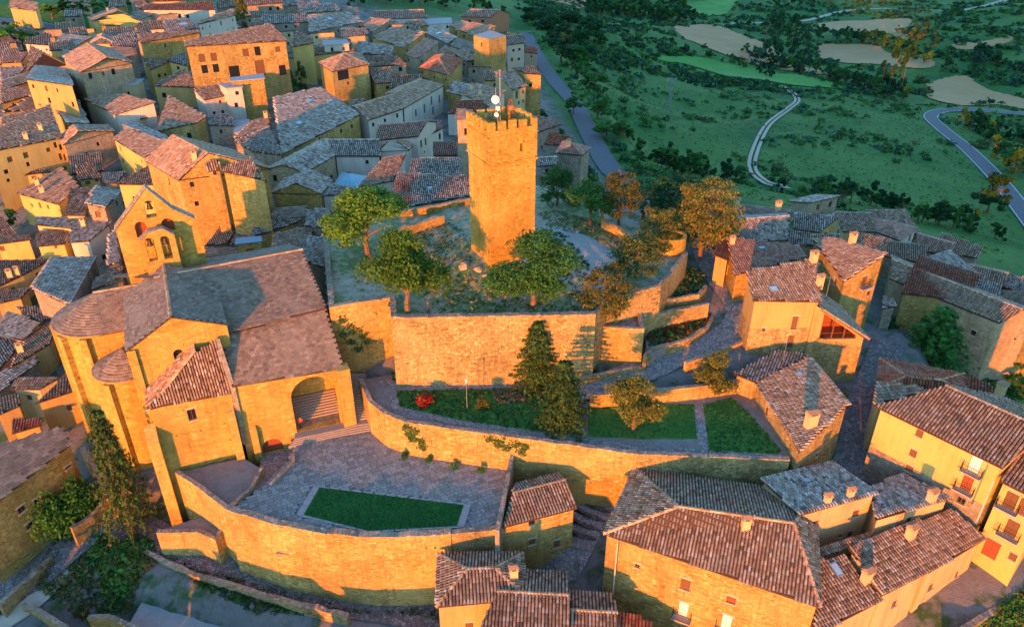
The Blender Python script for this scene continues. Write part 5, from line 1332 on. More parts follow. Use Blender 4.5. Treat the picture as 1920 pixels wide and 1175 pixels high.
def rect_plate(mb, p0, t, nrm, L, zb, zt, hole, thick):
    """upright plate with a sloping-topped opening: hole = (s0, s1, sill, top function)"""
    X = lambda s, z, k: Vector((p0.x, p0.y, 0)) + t * s + Vector((0, 0, z)) - nrm * k
    s0, s1, sl, tf = hole
    for a_, b_, z0a, z0b, z1a, z1b in ((0, s0, zb, zb, zt(0), zt(s0)), (s1, L, zb, zb, zt(s1), zt(L)), (s0, s1, zb, zb, sl, sl), (s0, s1, tf(s0), tf(s1), zt(s0), zt(s1))):
        mb.poly([X(a_, z0a, 0), X(b_, z0b, 0), X(b_, z1b, 0), X(a_, z1a, 0)])
    for s in (s0, s1): mb.poly([X(s, sl, 0), X(s, tf(s), 0), X(s, tf(s), thick), X(s, sl, thick)])
    mb.poly([X(s0, sl, 0), X(s1, sl, 0), X(s1, sl, thick), X(s0, sl, thick)]); mb.poly([X(s0, tf(s0), 0), X(s1, tf(s1), 0), X(s1, tf(s1), thick), X(s0, tf(s0), thick)])
    return X
sill = onf(1570,632).z - .3; L_ += .5; h0, h1 = 1.3, L_ - .9
XX_ = rect_plate(wl_, o_, t_, n_, L_ + .1, -15, topf, (h0, h1, sill, lambda s: topf(s) - .28), .3)
e0, e1 = o_ + t_ * (L_ + .1), o_ + dv
wl_.poly([Vector((e0.x, e0.y, -15)), Vector((*(e0 + dv).xy, -15)), Vector((*(e0 + dv).xy, lo)), Vector((e0.x, e0.y, lo))]); wl_.poly([Vector((*(e0 + dv).xy, -15)), Vector((e1.x, e1.y, -15)), Vector((e1.x, e1.y, hi)), Vector((*(e0 + dv).xy, lo))])
wl_.build("wing_wall", M["plaster_ochre"], lg)
rm = MB(); D_ = 3.2
rm.poly([XX_(h0, sill, .3), XX_(h1, sill, .3), XX_(h1, sill, D_), XX_(h0, sill, D_)]); rm.poly([XX_(h0, sill, D_), XX_(h1, sill, D_), XX_(h1, topf(h1), D_), XX_(h0, topf(h0), D_)]); rm.poly([XX_(h0, sill, .3), XX_(h0, sill, D_), XX_(h0, topf(h0), D_), XX_(h0, topf(h0), .3)]); rm.poly([XX_(h1, sill, .3), XX_(h1, sill, D_), XX_(h1, topf(h1), D_), XX_(h1, topf(h1), .3)])
rm.build("loggia_room", M["wood_red"], lg)
for f in (.02, .34, .66, .98):
    sp_ = h0 + (h1 - h0) * f; q = XX_(sp_, 0, .15); MB().box(q, t_, n_, .07, .07, sill + .002, topf(sp_) - .29).build("loggia_post", M["wood_brown"], lg)
bm_ = MB(); bm_.tube(XX_(h0, sill + .85, .15), XX_(h1 - .9, sill + .85, .15), .04, n=5); bm_.build("loggia_rail", M["wood_brown"], lg)
qd = flatten([r_lo + dv + t_ * .4, r_lo + t_ * .4 + n_ * .5, r_hi + n_ * .5 - t_ * .1, r_hi + dv - t_ * .1]); ub = MB(); ub.poly(qd); ub.poly([p - Vector((0, 0, .16)) for p in qd][::-1])
for k in range(4): a_, b_ = qd[k], qd[(k + 1) % 4]; ub.poly([a_ - Vector((0, 0, .16)), b_ - Vector((0, 0, .16)), b_, a_])
ub.build("wing_roof", M["wood_brown"], lg); ta = tile_arrays(qd, .33, .45, "light", np.random.default_rng(4)); np_obj("wing_tiles", ta[0], ta[1], M["tile"], lg, ta[2], kind="stuff")
lw = MB(); lw.poly([XX_(-.1, -15, -.05), XX_(L_ + .14, -15, -.05), XX_(L_ + .14, -7.6, -.05), XX_(-.1, -5.6, -.05)]); lw.build("wing_base", M["stone_rubble"], lg)
house("low lit stone house with rose roof along the upper castle street", "m", [(1378,512),(1512,486),(1498,456),(1362,448)], -1.8, slope=.25, wall="stone_gold", roof="rose", base=-9, sky=[(1428,466,.9,.5)], chim=[(1372,458,.2,.8)],
      wings=[("m", [(1338,478),(1368,488),(1362,450),(1346,452)], -1.6, 5, .2, "plaster_ochre", "red", -8, {})], wins=[(1350,490,.8,1.8,"d"),(1364,508,.7,1.8,"d")])
house("tall grey stone house with half lit tiled roof behind the loggia house", "m", [(1521,452),(1584,523),(1663,480),(1562,440)], -1.6, slope=.3, wall="stone_gold", roof="light", base=-15.5,
      wins=[(1621,527,1.1,1.6,"b"),(1629,549,.8,.7,"w"),(1650,569,.7,1.0,"s"),(1643,594,.8,.9,"w"),(1566,527,.7,1.0,"w")], chim=[(1597,456,.3,1.1),(1655,482,.3,.9)])
house("long stone house with pale tiled roof above the dark fir tree on the right", "g", [(1667,522),(1874,606),(1918,580),(1672,486)], -9.2, wall="stone_pale", roof="light", base=-24.5, wins=[(1779,608,.9,1.6,"b"),(1825,624,.7,.8,"w"),(1706,562,.7,.8,"w"),(1809,651,.6,.6,"w")])
house("narrow stone annex with grey roof leaning on the tall grey stone house", "m", [(1655,578),(1682,575),(1676,560),(1654,556)], -8.6, slope=.25, wall="stone_grey", roof="grey", base=-16)
house("stone house with red-brown mottled roof on the right hillside", "m", [(1690,548),(1812,566),(1840,512),(1722,480)], -9.0, slope=.22, wall="stone_gold", roof="red", hw=6)
house("grey roofed barn at the right edge below the red-brown mottled roof", "g", [(1808,592),(1905,636),(1935,602),(1850,560)], -13, wall="stone_gold", roof="grey", base=-26)
house("white house with rose hip roof on the right hillside", "h", [(1640,434),(1688,452),(1722,427),(1630,408)], None, 6.5, wall="plaster_white", roof="rose")
house("pink roofed long house right of the white hillside house", "g", [(1708,462),(1775,482),(1790,455),(1718,440)], None, 5, wall="plaster_cream", roof="rose")
house("grey walled house with flat pale roof on the right hillside", "m", [(1752,470),(1832,486),(1846,462),(1765,438)], None, 6, wall="stone_grey", roof="light", chim=[(1815,452)])
house("stone house with pale roof near the right edge on the hillside", "g", [(1790,520),(1878,540),(1890,515),(1812,492)], None, 6, wall="stone_gold", roof="light", sky=[(1802,509,.8,.7)])
house("stone ruin house at the right edge under the valley road", "m", [(1858,530),(1935,560),(1945,528),(1880,508)], None, 6, wall="stone_rubble", roof="grey")
house("tiled house with half hidden grey roof at the right edge", "g", [(1850,590),(1925,625),(1950,595),(1885,570)], None, 6, wall="stone_rubble", roof="grey")
house("house with dark red hip roof behind the tall yellow house", "h", [(1642,728),(1828,744),(1808,700),(1650,672)], -8.6, wall="plaster_white", roof="red", base=-18, R=[(1700,705),(1765,712)], rise=1.6, wins=[])
house("small house with red tiles and white chimney right of the dark red hip roof", "m", [(1820,752),(1880,755),(1862,722),(1815,702)], -8.8, slope=.3, wall="plaster_white", roof="red", base=-20, chim=[(1872,742,.4,1.3)], wins=[(1858,755,1.0,1.0,"s")])
house("low roof of pale tiles tucked left of the tall yellow house ridge", "m", [(1640,758),(1740,735),(1725,722),(1642,718)], -7.0, slope=.2, wall="plaster_cream", roof="light", base=-16, wins=[])
# right behind the castle trees
house("long house with rose tiled roof behind the orange trees", "g", [(1215,374),(1358,388),(1366,366),(1222,338)], None, 5, wall="stone_grey", roof="light", chim=[(1232,345),(1282,350)])
house("pale roofed house with balustrade behind the orange trees", "g", [(1342,420),(1470,436),(1482,396),(1352,379)], None, 5, wall="stone_grey", roof="slate", chim=[(1380,388),(1458,394)])
house("small gabled stone house with brown roof at the valley edge", "m", [(1487,430),(1538,435),(1573,408),(1489,398)], None, 5, wall="stone_gold", roof="grey", sky=[(1492,402,.6,.5)])
house("dark grey roofed house right of the orange trees", "g", [(1368,458),(1478,450),(1484,408),(1372,408)], None, 5, wall="stone_grey", roof="grey")
house("flat grey roofed house between the dark grey roof and the tall stone house", "m", [(1470,456),(1530,462),(1535,440),(1480,432)], None, 5, wall="stone_grey", roof="grey")
house("tiny roof with lit dome end above the dark grey roof", "m", [(1425,412),(1478,425),(1485,412),(1440,400)], None, 6.5, wall="plaster_cream", roof="tan")
# right of and behind the keep
house("half lit square stone tower house in the upper town", "f", [(888,67),(917,74),(949,67),(919,57)], 1.6, wall="stone_gold", base=-15, wins=[(903,84,.6,1.4,"w")], cat="tower", name="tower_house", over=0)
house("white and grey house right of the half lit square tower", "m", [(950,84),(984,82),(984,66),(950,62)], None, 10, slope=.15, wall="plaster_pink", roof="light", wins=[(963,95,.9,.9,"w"),(974,93,.9,.9,"w"),(973,111,.9,.9,"w"),(960,112,.9,1.2,"s")], chim=[(979,64)])
house("pink house with red roof next to the ring road", "m", [(983,98),(1008,101),(1006,89),(983,86)], None, 7, slope=.2, wall="plaster_pink", roof="red")
house("grey roofed house below the half lit square tower", "m", [(863,177),(917,199),(948,171),(892,156)], None, 8, slope=.25, wall="plaster_white", roof="light", chim=[(884,168),(900,178)])
house("cream house with balcony window just behind the keep", "m", [(961,169),(988,162),(966,131),(926,136)], None, 9, slope=.3, wall="plaster_cream", roof="light", wins=[(969,178,1.0,2.0,"b"),(981,172,.7,.9,"w"),(981,190,.7,1.0,"s"),(973,193,.7,1.0,"s")])
house("tall plain stone house beside the ring road behind the keep", "m", [(984,139),(1017,140),(1000,125),(960,127)], None, 10, slope=.2, wall="stone_gold", roof="light", wins=[(995,160,.9,.9,"w")])
house("house with bright red roof left of the keep battlements", "g", [(836,214),(916,210),(906,191),(862,184)], None, 7, wall="plaster_white", roof="red")
house("rose roofed house right of the keep battlements", "m", [(1005,248),(1052,236),(1036,220),(1000,218)], None, 6, slope=.25, wall="stone_grey", roof="rose")
house("grey house with red roof right of the keep", "m", [(1020,270),(1060,274),(1075,256),(1030,248)], None, 6, slope=.25, wall="stone_grey", roof="red")
house("grey rendered house with rose roof beside the ring road bend", "h", [(1042,287),(1092,292),(1108,278),(1056,265)], None, 6.5, wall="stone_grey", roof="rose", chim=[(1066,275)])
house("stone barn with mossy roof right of the keep", "g", [(1010,312),(1046,310),(1044,294),(1012,296)], None, 4, wall="stone_grey", roof="grey")
# between the keep and the old quarter
house("narrow stone tower house touching the keep on its left", "m", [(854,224),(889,223),(885,205),(856,204)], None, 12, slope=.1, wall="stone_pale", roof="slate", wins=[(874,247,.7,1.3,"w")])
house("dark grey tiled roof left of the keep, upper of two", "m", [(768,327),(864,329),(860,297),(772,297)], None, 5, slope=.3, wall="stone_grey", roof="grey", wins=[])
house("wide grey tiled roof left of the keep with a red tiled strip", "m", [(728,390),(890,370),(890,327),(746,327)], None, 4.5, slope=.3, wall="stone_gold", roof="grey", sky=[(806,354,.9,.7)], wins=[],
      wings=[("m", [(726,391),(768,386),(774,329),(746,327)], None, 4.62, .3, "stone_gold", "red", None, {})])
house("white curved terrace house, left half, with grey tiled roof", "g", [(690,226),(757,204),(737,175),(668,200)], None, 7.5, wall="plaster_white", roof="light", wins=[(722,226,.8,.9,"w"),(745,217,.8,1.0,"w"),(700,234,.8,.9,"w")])
house("white curved terrace house, right half, with tall balcony windows", "g", [(757,204),(833,160),(790,148),(737,175)], None, 8.5, wall="plaster_white", roof="light", wins=[(780,212,1.0,1.8,"b"),(796,204,1.0,2.2,"b"),(809,189,1.0,2.2,"b"),(812,208,1.0,2.0,"b"),(824,186,1.0,2.0,"b")])
house("white house with rose roof and rows of dark windows", "g", [(704,264),(784,256),(803,228),(708,234)], None, 8, wall="plaster_white", roof="rose", wins=[(790,249,1.0,1.6,"w"),(797,243,1.0,1.6,"w"),(790,270,1.0,1.6,"w"),(798,266,1.0,1.6,"w"),(766,251,1.4,.9,"w"),(796,285,.6,.6,"w")])
house("small white annex with rose roof right of the dark windowed house", "m", [(806,252),(832,241),(828,226),(803,226)], None, 7, slope=.2, wall="plaster_white", roof="rose", wins=[(825,256,.8,1.4,"w")])
house("pink low house under the narrow tower house", "m", [(812,292),(858,292),(856,266),(812,266)], None, 4, slope=.12, wall="plaster_pink", roof="rose", wins=[])
house("stone gable house of the blue courtyard", "G", [(508,362),(556,344),(603,364),(580,318)], None, 6, wall="stone_gold", roof="grey", wins=[])
house("north wing of the blue courtyard with striped grey roof", "g", [(628,293),(714,293),(709,264),(611,260)], None, 5, wall="plaster_white", roof="grey", back=.5, wins=[])
house("west wing of the blue courtyard with lit roof edge", "g", [(573,324),(630,291),(606,262),(538,310)], None, 5, wall="stone_pale", roof="grey", wins=[])
house("east wing of the blue courtyard with tan roof", "m", [(668,353),(738,339),(762,288),(719,296)], None, 4.5, slope=.25, wall="plaster_white", roof="light", wins=[])
house("white gabled pavilion above the blue courtyard", "G", [(709,284),(737,258),(767,282),(745,250)], None, 6.5, wall="plaster_white", roof="light", wins=[(738,283,1.6,.9,"w")])
house("south wing of the blue courtyard beside the big tree", "m", [(603,366),(660,366),(664,352),(600,340)], None, 4, slope=.2, wall="plaster_white", roof="grey", wins=[(640,372,1.0,1.4,"w"),(655,374,1.0,1.4,"w")])
house("large grey roofed house with two skylights in the middle of the old town", "m", [(528,288),(676,217),(600,162),(512,185)], None, 7, slope=.2, wall="stone_gold", roof="grey", sky=[(580,190,1.6,1.2),(561,232,1.4,1.2),(620,190,1,1)], wins=[(548,283,.8,.9,"w"),(640,246,.8,.9,"w"),(600,262,.8,.9,"w"),(660,237,.8,.9,"w")])
house("dark roofed house left of the two skylight roof", "m", [(474,288),(530,288),(506,240),(438,262)], None, 6, slope=.25, wall="stone_grey", roof="grey")
house("small grey roof with lit chimney in the middle of the old town", "m", [(436,262),(500,246),(508,215),(470,228)], None, 5.5, slope=.2, wall="stone_grey", roof="light", chim=[(458,240),(499,222)])
house("blue tarpaulin terrace house behind the white curved terrace", "m", [(655,205),(690,200),(682,185),(655,190)], None, 6, slope=.2, wall="plaster_white", roof="light", wins=[])
# big yellow block above the bell gable
house("tall yellow stone mansion with grey and orange roof behind the bell gable", "G", [(334,338),(391,287),(507,316),(324,253)], 3.6, wall="stone_gold", roof="light", rise=3.6, base=-9.5, chim=[(366,300)], wins=[(360,346,.6,.8,"w"),(369,382,.6,.8,"w"),(317,340,.5,1.4,"w"),(452,337,1.2,1.0,"s"),(403,325,.5,.6,"w")],
      wings=[("m", [(414,326),(500,334),(470,300),(424,304)], 4.6, 12, .33, "stone_gold", "tan", -9.5, {"rise": 1.6}), ("m", [(388,322),(417,318),(408,300),(383,304)], 5.0, 13, .33, "stone_gold", "tan", -9.5, {"rise": 1.2})])
HOUSES[-1]["label"] = "tall yellow stone mansion with grey and orange roof behind the bell gable"
house("loggia wing with white cloth left of the yellow mansion", "m", [(217,347),(290,345),(278,313),(262,317)], None, 9, slope=.33, wall="plaster_yellow", roof="tan", base=-10, wins=[(246,350,1.0,1.2,"w"),(265,348,1.0,1.0,"w"),(284,346,.9,1.0,"w"),(247,363,.9,1.2,"sw"),(252,372,.6,.7,"w")])
house("lit house with mottled orange roof above the yellow mansion", "m", [(212,262),(268,294),(323,268),(236,240)], None, 8, slope=.25, wall="plaster_yellow", roof="light", wins=[])
house("stone house with rows of putlog holes on its lit gable", "G", [(118,272),(148,246),(214,246),(138,234)], None, 9, wall="stone_pale", roof="light", wins=[(184,270,.7,.8,"w"),(163,290,.8,.9,"w"),(190,291,.7,.9,"w")])
house("large yellow house at the left edge with many windows", "m", [(-28,292),(116,254),(94,200),(-34,248)], None, 11, slope=.28, wall="plaster_yellow", roof="light", chim=[(50,262),(78,245)], wins=[(19,299,1.1,1.1,"s"),(49,291,1.1,1.2,"s"),(91,281,.9,.9,"s"),(12,322,.9,.9,"w"),(53,308,.7,.9,"w"),(16,338,.7,.7,"w"),(104,272,.7,1.2,"w"),(114,276,.7,1.2,"w"),(114,294,.7,1.4,"s"),(123,295,.7,1.4,"s"),(122,315,.7,.9,"s"),(129,316,.7,.9,"s")])
house("lean-to with striped roof against the large yellow left house", "m", [(34,330),(98,322),(96,316),(34,323)], None, 6, slope=.3, wall="plaster_yellow", roof="tan", wins=[(49,340,.8,1.2,"s"),(64,333,.9,.8,"s")])
house("dark sided roof behind the large yellow left house", "m", [(169,232),(149,198),(97,197),(122,229)], None, 8, slope=.3, wall="stone_gold", roof="grey", wins=[])
house("dark roof above the dark sided roof in the left quarter", "m", [(152,202),(142,178),(76,172),(72,197)], None, 8, slope=.28, wall="stone_gold", roof="grey", wins=[])
house("lit roof with terrace opening near the left edge", "m", [(2,216),(72,200),(76,174),(8,205)], None, 7, slope=.3, wall="plaster_cream", roof="light", wins=[(58,220,.6,.7,"w")])
house("orange house near the left edge below the two small roofs", "m", [(0,250),(68,224),(62,204),(0,222)], None, 6.5, slope=.25, wall="plaster_cream", roof="light", wins=[])
house("long house with lit wall and dark roof in the upper left", "m", [(122,128),(66,124),(48,148),(137,162)], None, 9, slope=.28, wall="plaster_ochre", roof="grey", wins=[])
house("lit roof at the left edge beside the long dark roof", "m", [(0,170),(52,154),(66,132),(0,152)], None, 7, slope=.28, wall="plaster_ochre", roof="light", wins=[(25,178,.7,.7,"w")])
house("orange house at the left edge in the upper quarter", "m", [(0,194),(60,180),(70,160),(0,168)], None, 6, slope=.25, wall="plaster_ochre", roof="light", wins=[(25,195,.6,.6,"w")])
house("tall barn with big orange roof slope and lit gable in the upper left", "G", [(150,136),(201,108),(249,118),(164,81)], None, 13, wall="stone_pale", roof="light", rise=2.6, wins=[])
house("house with lit roof and white roof terrace below the tall barn", "m", [(160,164),(216,172),(256,156),(192,143)], None, 8, slope=.2, wall="plaster_yellow", roof="light", wins=[(173,172,.6,.9,"w")])
house("grey sided house with lit ledge right of the white roof terrace", "f", [(216,160),(258,160),(270,148),(225,148)], None, 9, wall="plaster_cream", wins=[(241,175,.6,.8,"w")])
house("orange roofed house with long grey side wall under the white terrace", "m", [(158,188),(216,214),(292,193),(206,170)], None, 9, slope=.25, wall="plaster_white", roof="light", wins=[(188,200,.6,.9,"w"),(175,193,.5,.8,"w")])
house("house with curved orange roof between the mansion and the palace", "m", [(290,240),(369,238),(386,212),(318,186)], None, 6, slope=.3, wall="stone_gold", roof="light", wins=[])
house("long dark roof behind the lit mottled roof", "m", [(322,262),(250,226),(228,236),(300,262)], None, 6, slope=.2, wall="stone_grey", roof="grey", wins=[])
house("small cream shed left of the curved orange roof", "m", [(262,224),(298,215),(296,200),(262,204)], None, 6, slope=.15, wall="plaster_cream", roof="light", wins=[])
house("yellow gabled house left of the palace with paired windows", "m", [(281,129),(320,118),(306,108),(265,110)], None, 9, slope=.3, wall="plaster_yellow", roof="tan", wins=[(305,126,.6,.9,"w"),(299,142,1.1,.9,"w"),(310,140,.8,.8,"w")])
house("grey roofed yellow house touching the palace corner", "m", [(318,119),(353,122),(346,101),(312,108)], None, 9, slope=.3, wall="plaster_yellow", roof="grey", wins=[(334,128,.9,.9,"w")])
house("lit house with round orange roof in front of the palace", "m", [(286,166),(374,160),(346,133),(300,147)], None, 7, slope=.3, wall="plaster_ochre", roof="light", wins=[])
house("white walled house with dark mottled roof below the palace", "m", [(382,188),(426,179),(408,159),(361,167)], None, 9, slope=.3, wall="plaster_white", roof="tan", wins=[(413,191,.6,.7,"w"),(402,212,.7,.7,"w"),(418,210,.7,.8,"w")])
house("white cube house with flat roof terrace below the palace", "f", [(424,166),(456,163),(452,155),(408,157)], None, 10, wall="plaster_white", chim=[(420,148)], wins=[])
house("tall bare orange party wall house below the palace", "f", [(432,153),(497,147),(494,138),(429,146)], None, 11, wall="stone_gold", wins=[(473,150,.4,.6,"w")])
house("striped roof shed among the grey roofs under the palace", "m", [(390,236),(440,236),(436,214),(392,216)], None, 4.5, slope=.2, wall="stone_grey", roof="grey", wins=[])
house("stone wall house right of the striped roof shed", "f", [(438,250),(470,248),(468,224),(440,226)], None, 4, wall="stone_pale", wins=[])
house("long renaissance palace with lit upper storey and arched doors", "m", [(348,92),(538,73),(508,48),(345,73)], None, 15, slope=.25, wall="stone_gold", roof="light", cat="palace", name="palace", wins=[(379,109,1.5,2.0,"s"),(401,107,1.5,2.0,"s"),(461,99,1.5,1.9,"s"),(483,96,1.5,2.2,"w"),(521,93,1.3,1.4,"s"),(384,130,1.5,2.0,"w"),(405,128,1.5,2.0,"w"),(440,135,2.6,3.0,"w"),(488,128,2.4,4.0,"d"),(530,132,1.8,2.6,"w")])
house("tall orange walled house behind the left end of the palace", "m", [(262,80),(376,63),(370,55),(258,66)], None, 13, slope=.2, wall="stone_gold", roof="tan", wins=[(310,86,.5,1.0,"w")])
house("orange roofed house left of the tall orange wall", "m", [(256,78),(290,77),(278,42),(257,43)], None, 10, slope=.25, wall="stone_pale", roof="tan", wins=[])
house("small cream house with tan roof above the tall orange wall", "m", [(280,56),(309,54),(304,38),(278,40)], None, 10, slope=.25, wall="plaster_white", roof="tan", wins=[])
house("grey roofed house with dark skylight near the top", "m", [(310,62),(372,55),(356,36),(308,38)], None, 8, slope=.2, wall="stone_grey", roof="grey", sky=[(344,46,3,2)], wins=[])
house("white gable house lit above the palace", "m", [(372,47),(442,28),(432,20),(374,38)], None, 10, slope=.2, wall="plaster_white", roof="tan", wins=[])
house("long house with dark red roof at the top edge", "m", [(268,20),(404,18),(398,4),(270,8)], None, 8, slope=.25, wall="plaster_white", roof="red", wins=[(320,28,1.2,1.6,"w"),(337,30,1.2,1.6,"w"),(352,31,1.2,1.4,"w")])
house("red roof at the very top left of centre", "m", [(266,4),(350,2),(345,-10),(268,-8)], None, 8, slope=.25, wall="plaster_cream", roof="red", wins=[])
house("white and yellow house with terrace beside the town road", "G", [(172,40),(222,20),(272,44),(212,14)], None, 6, wall="plaster_yellow", roof="light", rise=2, wins=[(211,32,.8,1.0,"w"),(228,28,1.2,1.4,"w")], chim=[(202,22)])
house("pale blue roofed cream house near the top left", "m", [(248,40),(284,32),(282,22),(250,22)], None, 6, slope=.15, wall="plaster_cream", roof="slate", wins=[])
house("grey walled house with grey roof at the top edge", "m", [(406,14),(530,8),(530,-6),(406,-4)], None, 8, slope=.25, wall="stone_grey", roof="tan", wins=[(507,17,1.2,1.4,"w"),(521,16,1.2,1.4,"w")])
house("dim grey roof right of the tall cypress", "m", [(492,45),(578,42),(574,26),(490,29)], None, 7, slope=.2, wall="stone_grey", roof="grey", wins=[])
house("small orange hut beside the tall cypress", "m", [(474,46),(490,44),(488,34),(474,36)], None, 7, slope=.2, wall="plaster_ochre", roof="tan", wins=[])
house("grey hillside house cluster with red roof patch near the top centre", "m", [(580,60),(682,42),(654,22),(578,30)], None, 7, slope=.2, wall="stone_grey", roof="grey", wins=[], sky=[(618,36,2,2)])
house("tall stone house on the skyline at the top centre", "m", [(560,24),(640,22),(630,6),(556,4)], None, 8, slope=.2, wall="stone_gold", roof="grey", wins=[(605,30,1.2,1.2,"w"),(585,32,1.2,1.2,"w")])
house("pale house with white gable at the top centre", "m", [(640,30),(675,28),(668,14),(640,12)], None, 7, slope=.2, wall="plaster_white", roof="slate", wins=[])
house("grey tiled house at the top edge above the palace ridge", "m", [(530,12),(600,6),(590,-8),(530,-4)], None, 7, slope=.2, wall="stone_grey", roof="grey", wins=[])
house("yellow house with balcony right of the palace", "m", [(545,86),(589,84),(586,67),(556,62)], None, 11, slope=.25, wall="plaster_yellow", roof="light", wins=[(562,95,1.2,2.2,"b")])
house("lit orange roof house with white roof boxes right of the palace", "m", [(581,105),(666,96),(656,84),(590,90)], None, 9, slope=.25, wall="plaster_yellow", roof="tan", wins=[(588,116,.6,1.6,"s"),(590,138,.6,1.4,"s")])
house("white roof terrace house with lit boxes behind the orange roof", "f", [(606,86),(656,82),(650,74),(604,76)], None, 10, wall="plaster_white", wins=[])
house("stone house with wide dark gallery windows and lit hip roof", "h", [(622,135),(692,121),(676,101),(597,118)], None, 10, wall="stone_gold", roof="tan", wins=[(644,141,3.6,2.4,"w"),(668,134,2.4,2.4,"w"),(653,156,.6,.8,"w"),(614,132,.6,1.6,"s")])
house("stone house with strip of evening light on its roof", "m", [(692,126),(764,121),(738,101),(700,106)], None, 9, slope=.25, wall="stone_pale", roof="tan", wins=[(714,143,.8,.9,"w"),(725,137,.8,1.0,"w"),(751,130,1.0,1.2,"w"),(689,146,.7,.8,"w"),(709,161,.7,.9,"w")])
# back centre
house("long white and rose chalet near the top centre right", "g", [(694,37),(802,34),(796,22),(699,18)], None, 6, wall="plaster_white", roof="rose", wins=[(780,37,1.4,1.4,"s"),(767,38,1.0,2.0,"s")])
house("brick house with white gable and rose roof at the valley edge", "g", [(862,32),(920,33),(936,22),(886,15)], None, 7, wall="brick_red", roof="rose", wins=[(880,40,1.4,1.2,"w"),(905,40,1.4,1.2,"w")])
house("flat grey workshop left of the brick house", "f", [(795,46),(848,44),(846,33),(796,36)], None, 4.5, wall="plaster_white", wins=[])
house("house with grey roof and long shaded wall behind the half lit tower", "m", [(840,50),(888,67),(930,51),(866,38)], None, 7, slope=.2, wall="stone_gold", roof="light", wins=[(855,62,1.2,1.4,"w"),(870,68,1.2,1.4,"w")])
house("mottled grey roof house left of the long shaded wall", "m", [(697,71),(757,90),(798,62),(735,50)], None, 6, slope=.22, wall="stone_gold", roof="light", wins=[])
house("small mottled roof above the mottled grey roof house", "m", [(674,48),(698,59),(733,38),(690,32)], None, 6, slope=.22, wall="stone_grey", roof="light", wins=[])
house("grey roof with pale skylight in the back centre", "m", [(798,62),(838,82),(856,70),(806,46)], None, 6, slope=.2, wall="stone_grey", roof="grey", sky=[(823,63,2.2,1.8)], wins=[])
house("narrow red mottled roof house in the back centre", "m", [(758,103),(784,110),(823,80),(797,72)], None, 7, slope=.22, wall="stone_pale", roof="rose", wins=[])
house("stone barn left of the half lit tower", "m", [(844,86),(888,99),(888,80),(852,70)], None, 7, slope=.2, wall="stone_grey", roof="slate", wins=[])
house("stone house with red-brown hip roof in the back centre", "h", [(787,127),(842,142),(868,113),(815,105)], None, 8, wall="stone_gold", roof="red", wins=[(792,137,.7,.9,"w"),(814,145,.7,.9,"w"),(836,150,.6,.8,"w")])
house("low dark roof between the hip roofed stone house and the white terrace", "m", [(838,172),(866,180),(884,160),(850,152)], None, 5, slope=.2, wall="stone_gold", roof="grey", wins=[])
house("grey roof left of the mottled grey roof house", "m", [(664,100),(732,104),(738,86),(672,78)], None, 6, slope=.2, wall="stone_grey", roof="grey", wins=[])
house("cream walled house under a grey roof right of the white roof boxes", "m", [(640,70),(692,66),(686,52),(640,54)], None, 6, slope=.15, wall="plaster_cream", roof="grey", wins=[])
house("small roof at the end of the back lane by the half lit tower", "m", [(820,100),(850,108),(862,96),(832,86)], None, 6, slope=.2, wall="plaster_cream", roof="light", wins=[])
house("low stone house in the lane behind the curved terrace", "m", [(790,146),(836,156),(846,142),(800,132)], None, 4, slope=.2, wall="stone_pale", roof="light", wins=[])
# upper left corner
house("cream house cluster with orange roof above the tall barn", "m", [(92,96),(150,92),(135,76),(92,80)], None, 8, slope=.2, wall="plaster_yellow", roof="light", wins=[])
house("grey roofed house with lit front above the tall barn", "m", [(100,84),(138,88),(172,70),(118,64)], None, 8, slope=.2, wall="plaster_yellow", roof="grey", wins=[(126,90,1.2,.9,"s")])
house("white fronted house at the left end of the upper town", "m", [(46,84),(96,84),(92,64),(50,70)], None, 8, slope=.2, wall="plaster_white", roof="light", wins=[])
house("dark red roof at the left edge of the upper town", "m", [(0,120),(40,116),(54,98),(4,106)], None, 7, slope=.2, wall="plaster_ochre", roof="rose", wins=[])
house("orange fronted house right of the dark red left edge roof", "m", [(46,122),(88,112),(122,108),(60,98)], None, 8, slope=.2, wall="plaster_ochre", roof="tan", wins=[])
house("grey roofed house at the left edge under the dark red roof", "m", [(0,150),(40,140),(48,124),(0,128)], None, 6, slope=.2, wall="plaster_cream", roof="grey", wins=[])
house("low orange hip house below the town road", "h", [(168,82),(218,82),(212,68),(178,68)], None, 8, wall="plaster_yellow", roof="light", wins=[(212,88,.8,1.2,"w")])
house("roof of rose tiles under the white and yellow terrace house", "m", [(190,70),(256,66),(250,50),(196,54)], None, 7, slope=.2, wall="plaster_pink", roof="light", wins=[])
house("dark blue grey roof beside the tall orange roofed house", "m", [(206,88),(254,86),(256,60),(214,66)], None, 7, slope=.2, wall="stone_grey", roof="grey", wins=[])
house("grey roof with blue awning right of the tall barn ridge", "m", [(205,112),(258,104),(250,88),(188,90)], None, 8, slope=.15, wall="stone_grey", roof="slate", wins=[])
house("tiled house with stone front beyond the town road at the top left", "m", [(18,14),(68,22),(70,6),(22,-6)], None, 12, slope=.2, wall="plaster_ochre", roof="tan", wins=[(30,14,1.2,1.4,"w"),(45,16,1.2,1.4,"w")])
house("lit strip house beyond the trees at the top left", "m", [(128,4),(170,6),(168,-4),(128,-6)], None, 6, slope=.2, wall="plaster_pink", roof="rose", wins=[])
house("narrow lit roof house in the middle of the left quarter", "m", [(110,108),(150,120),(158,104),(120,92)], None, 7, slope=.2, wall="plaster_cream", roof="light", wins=[])
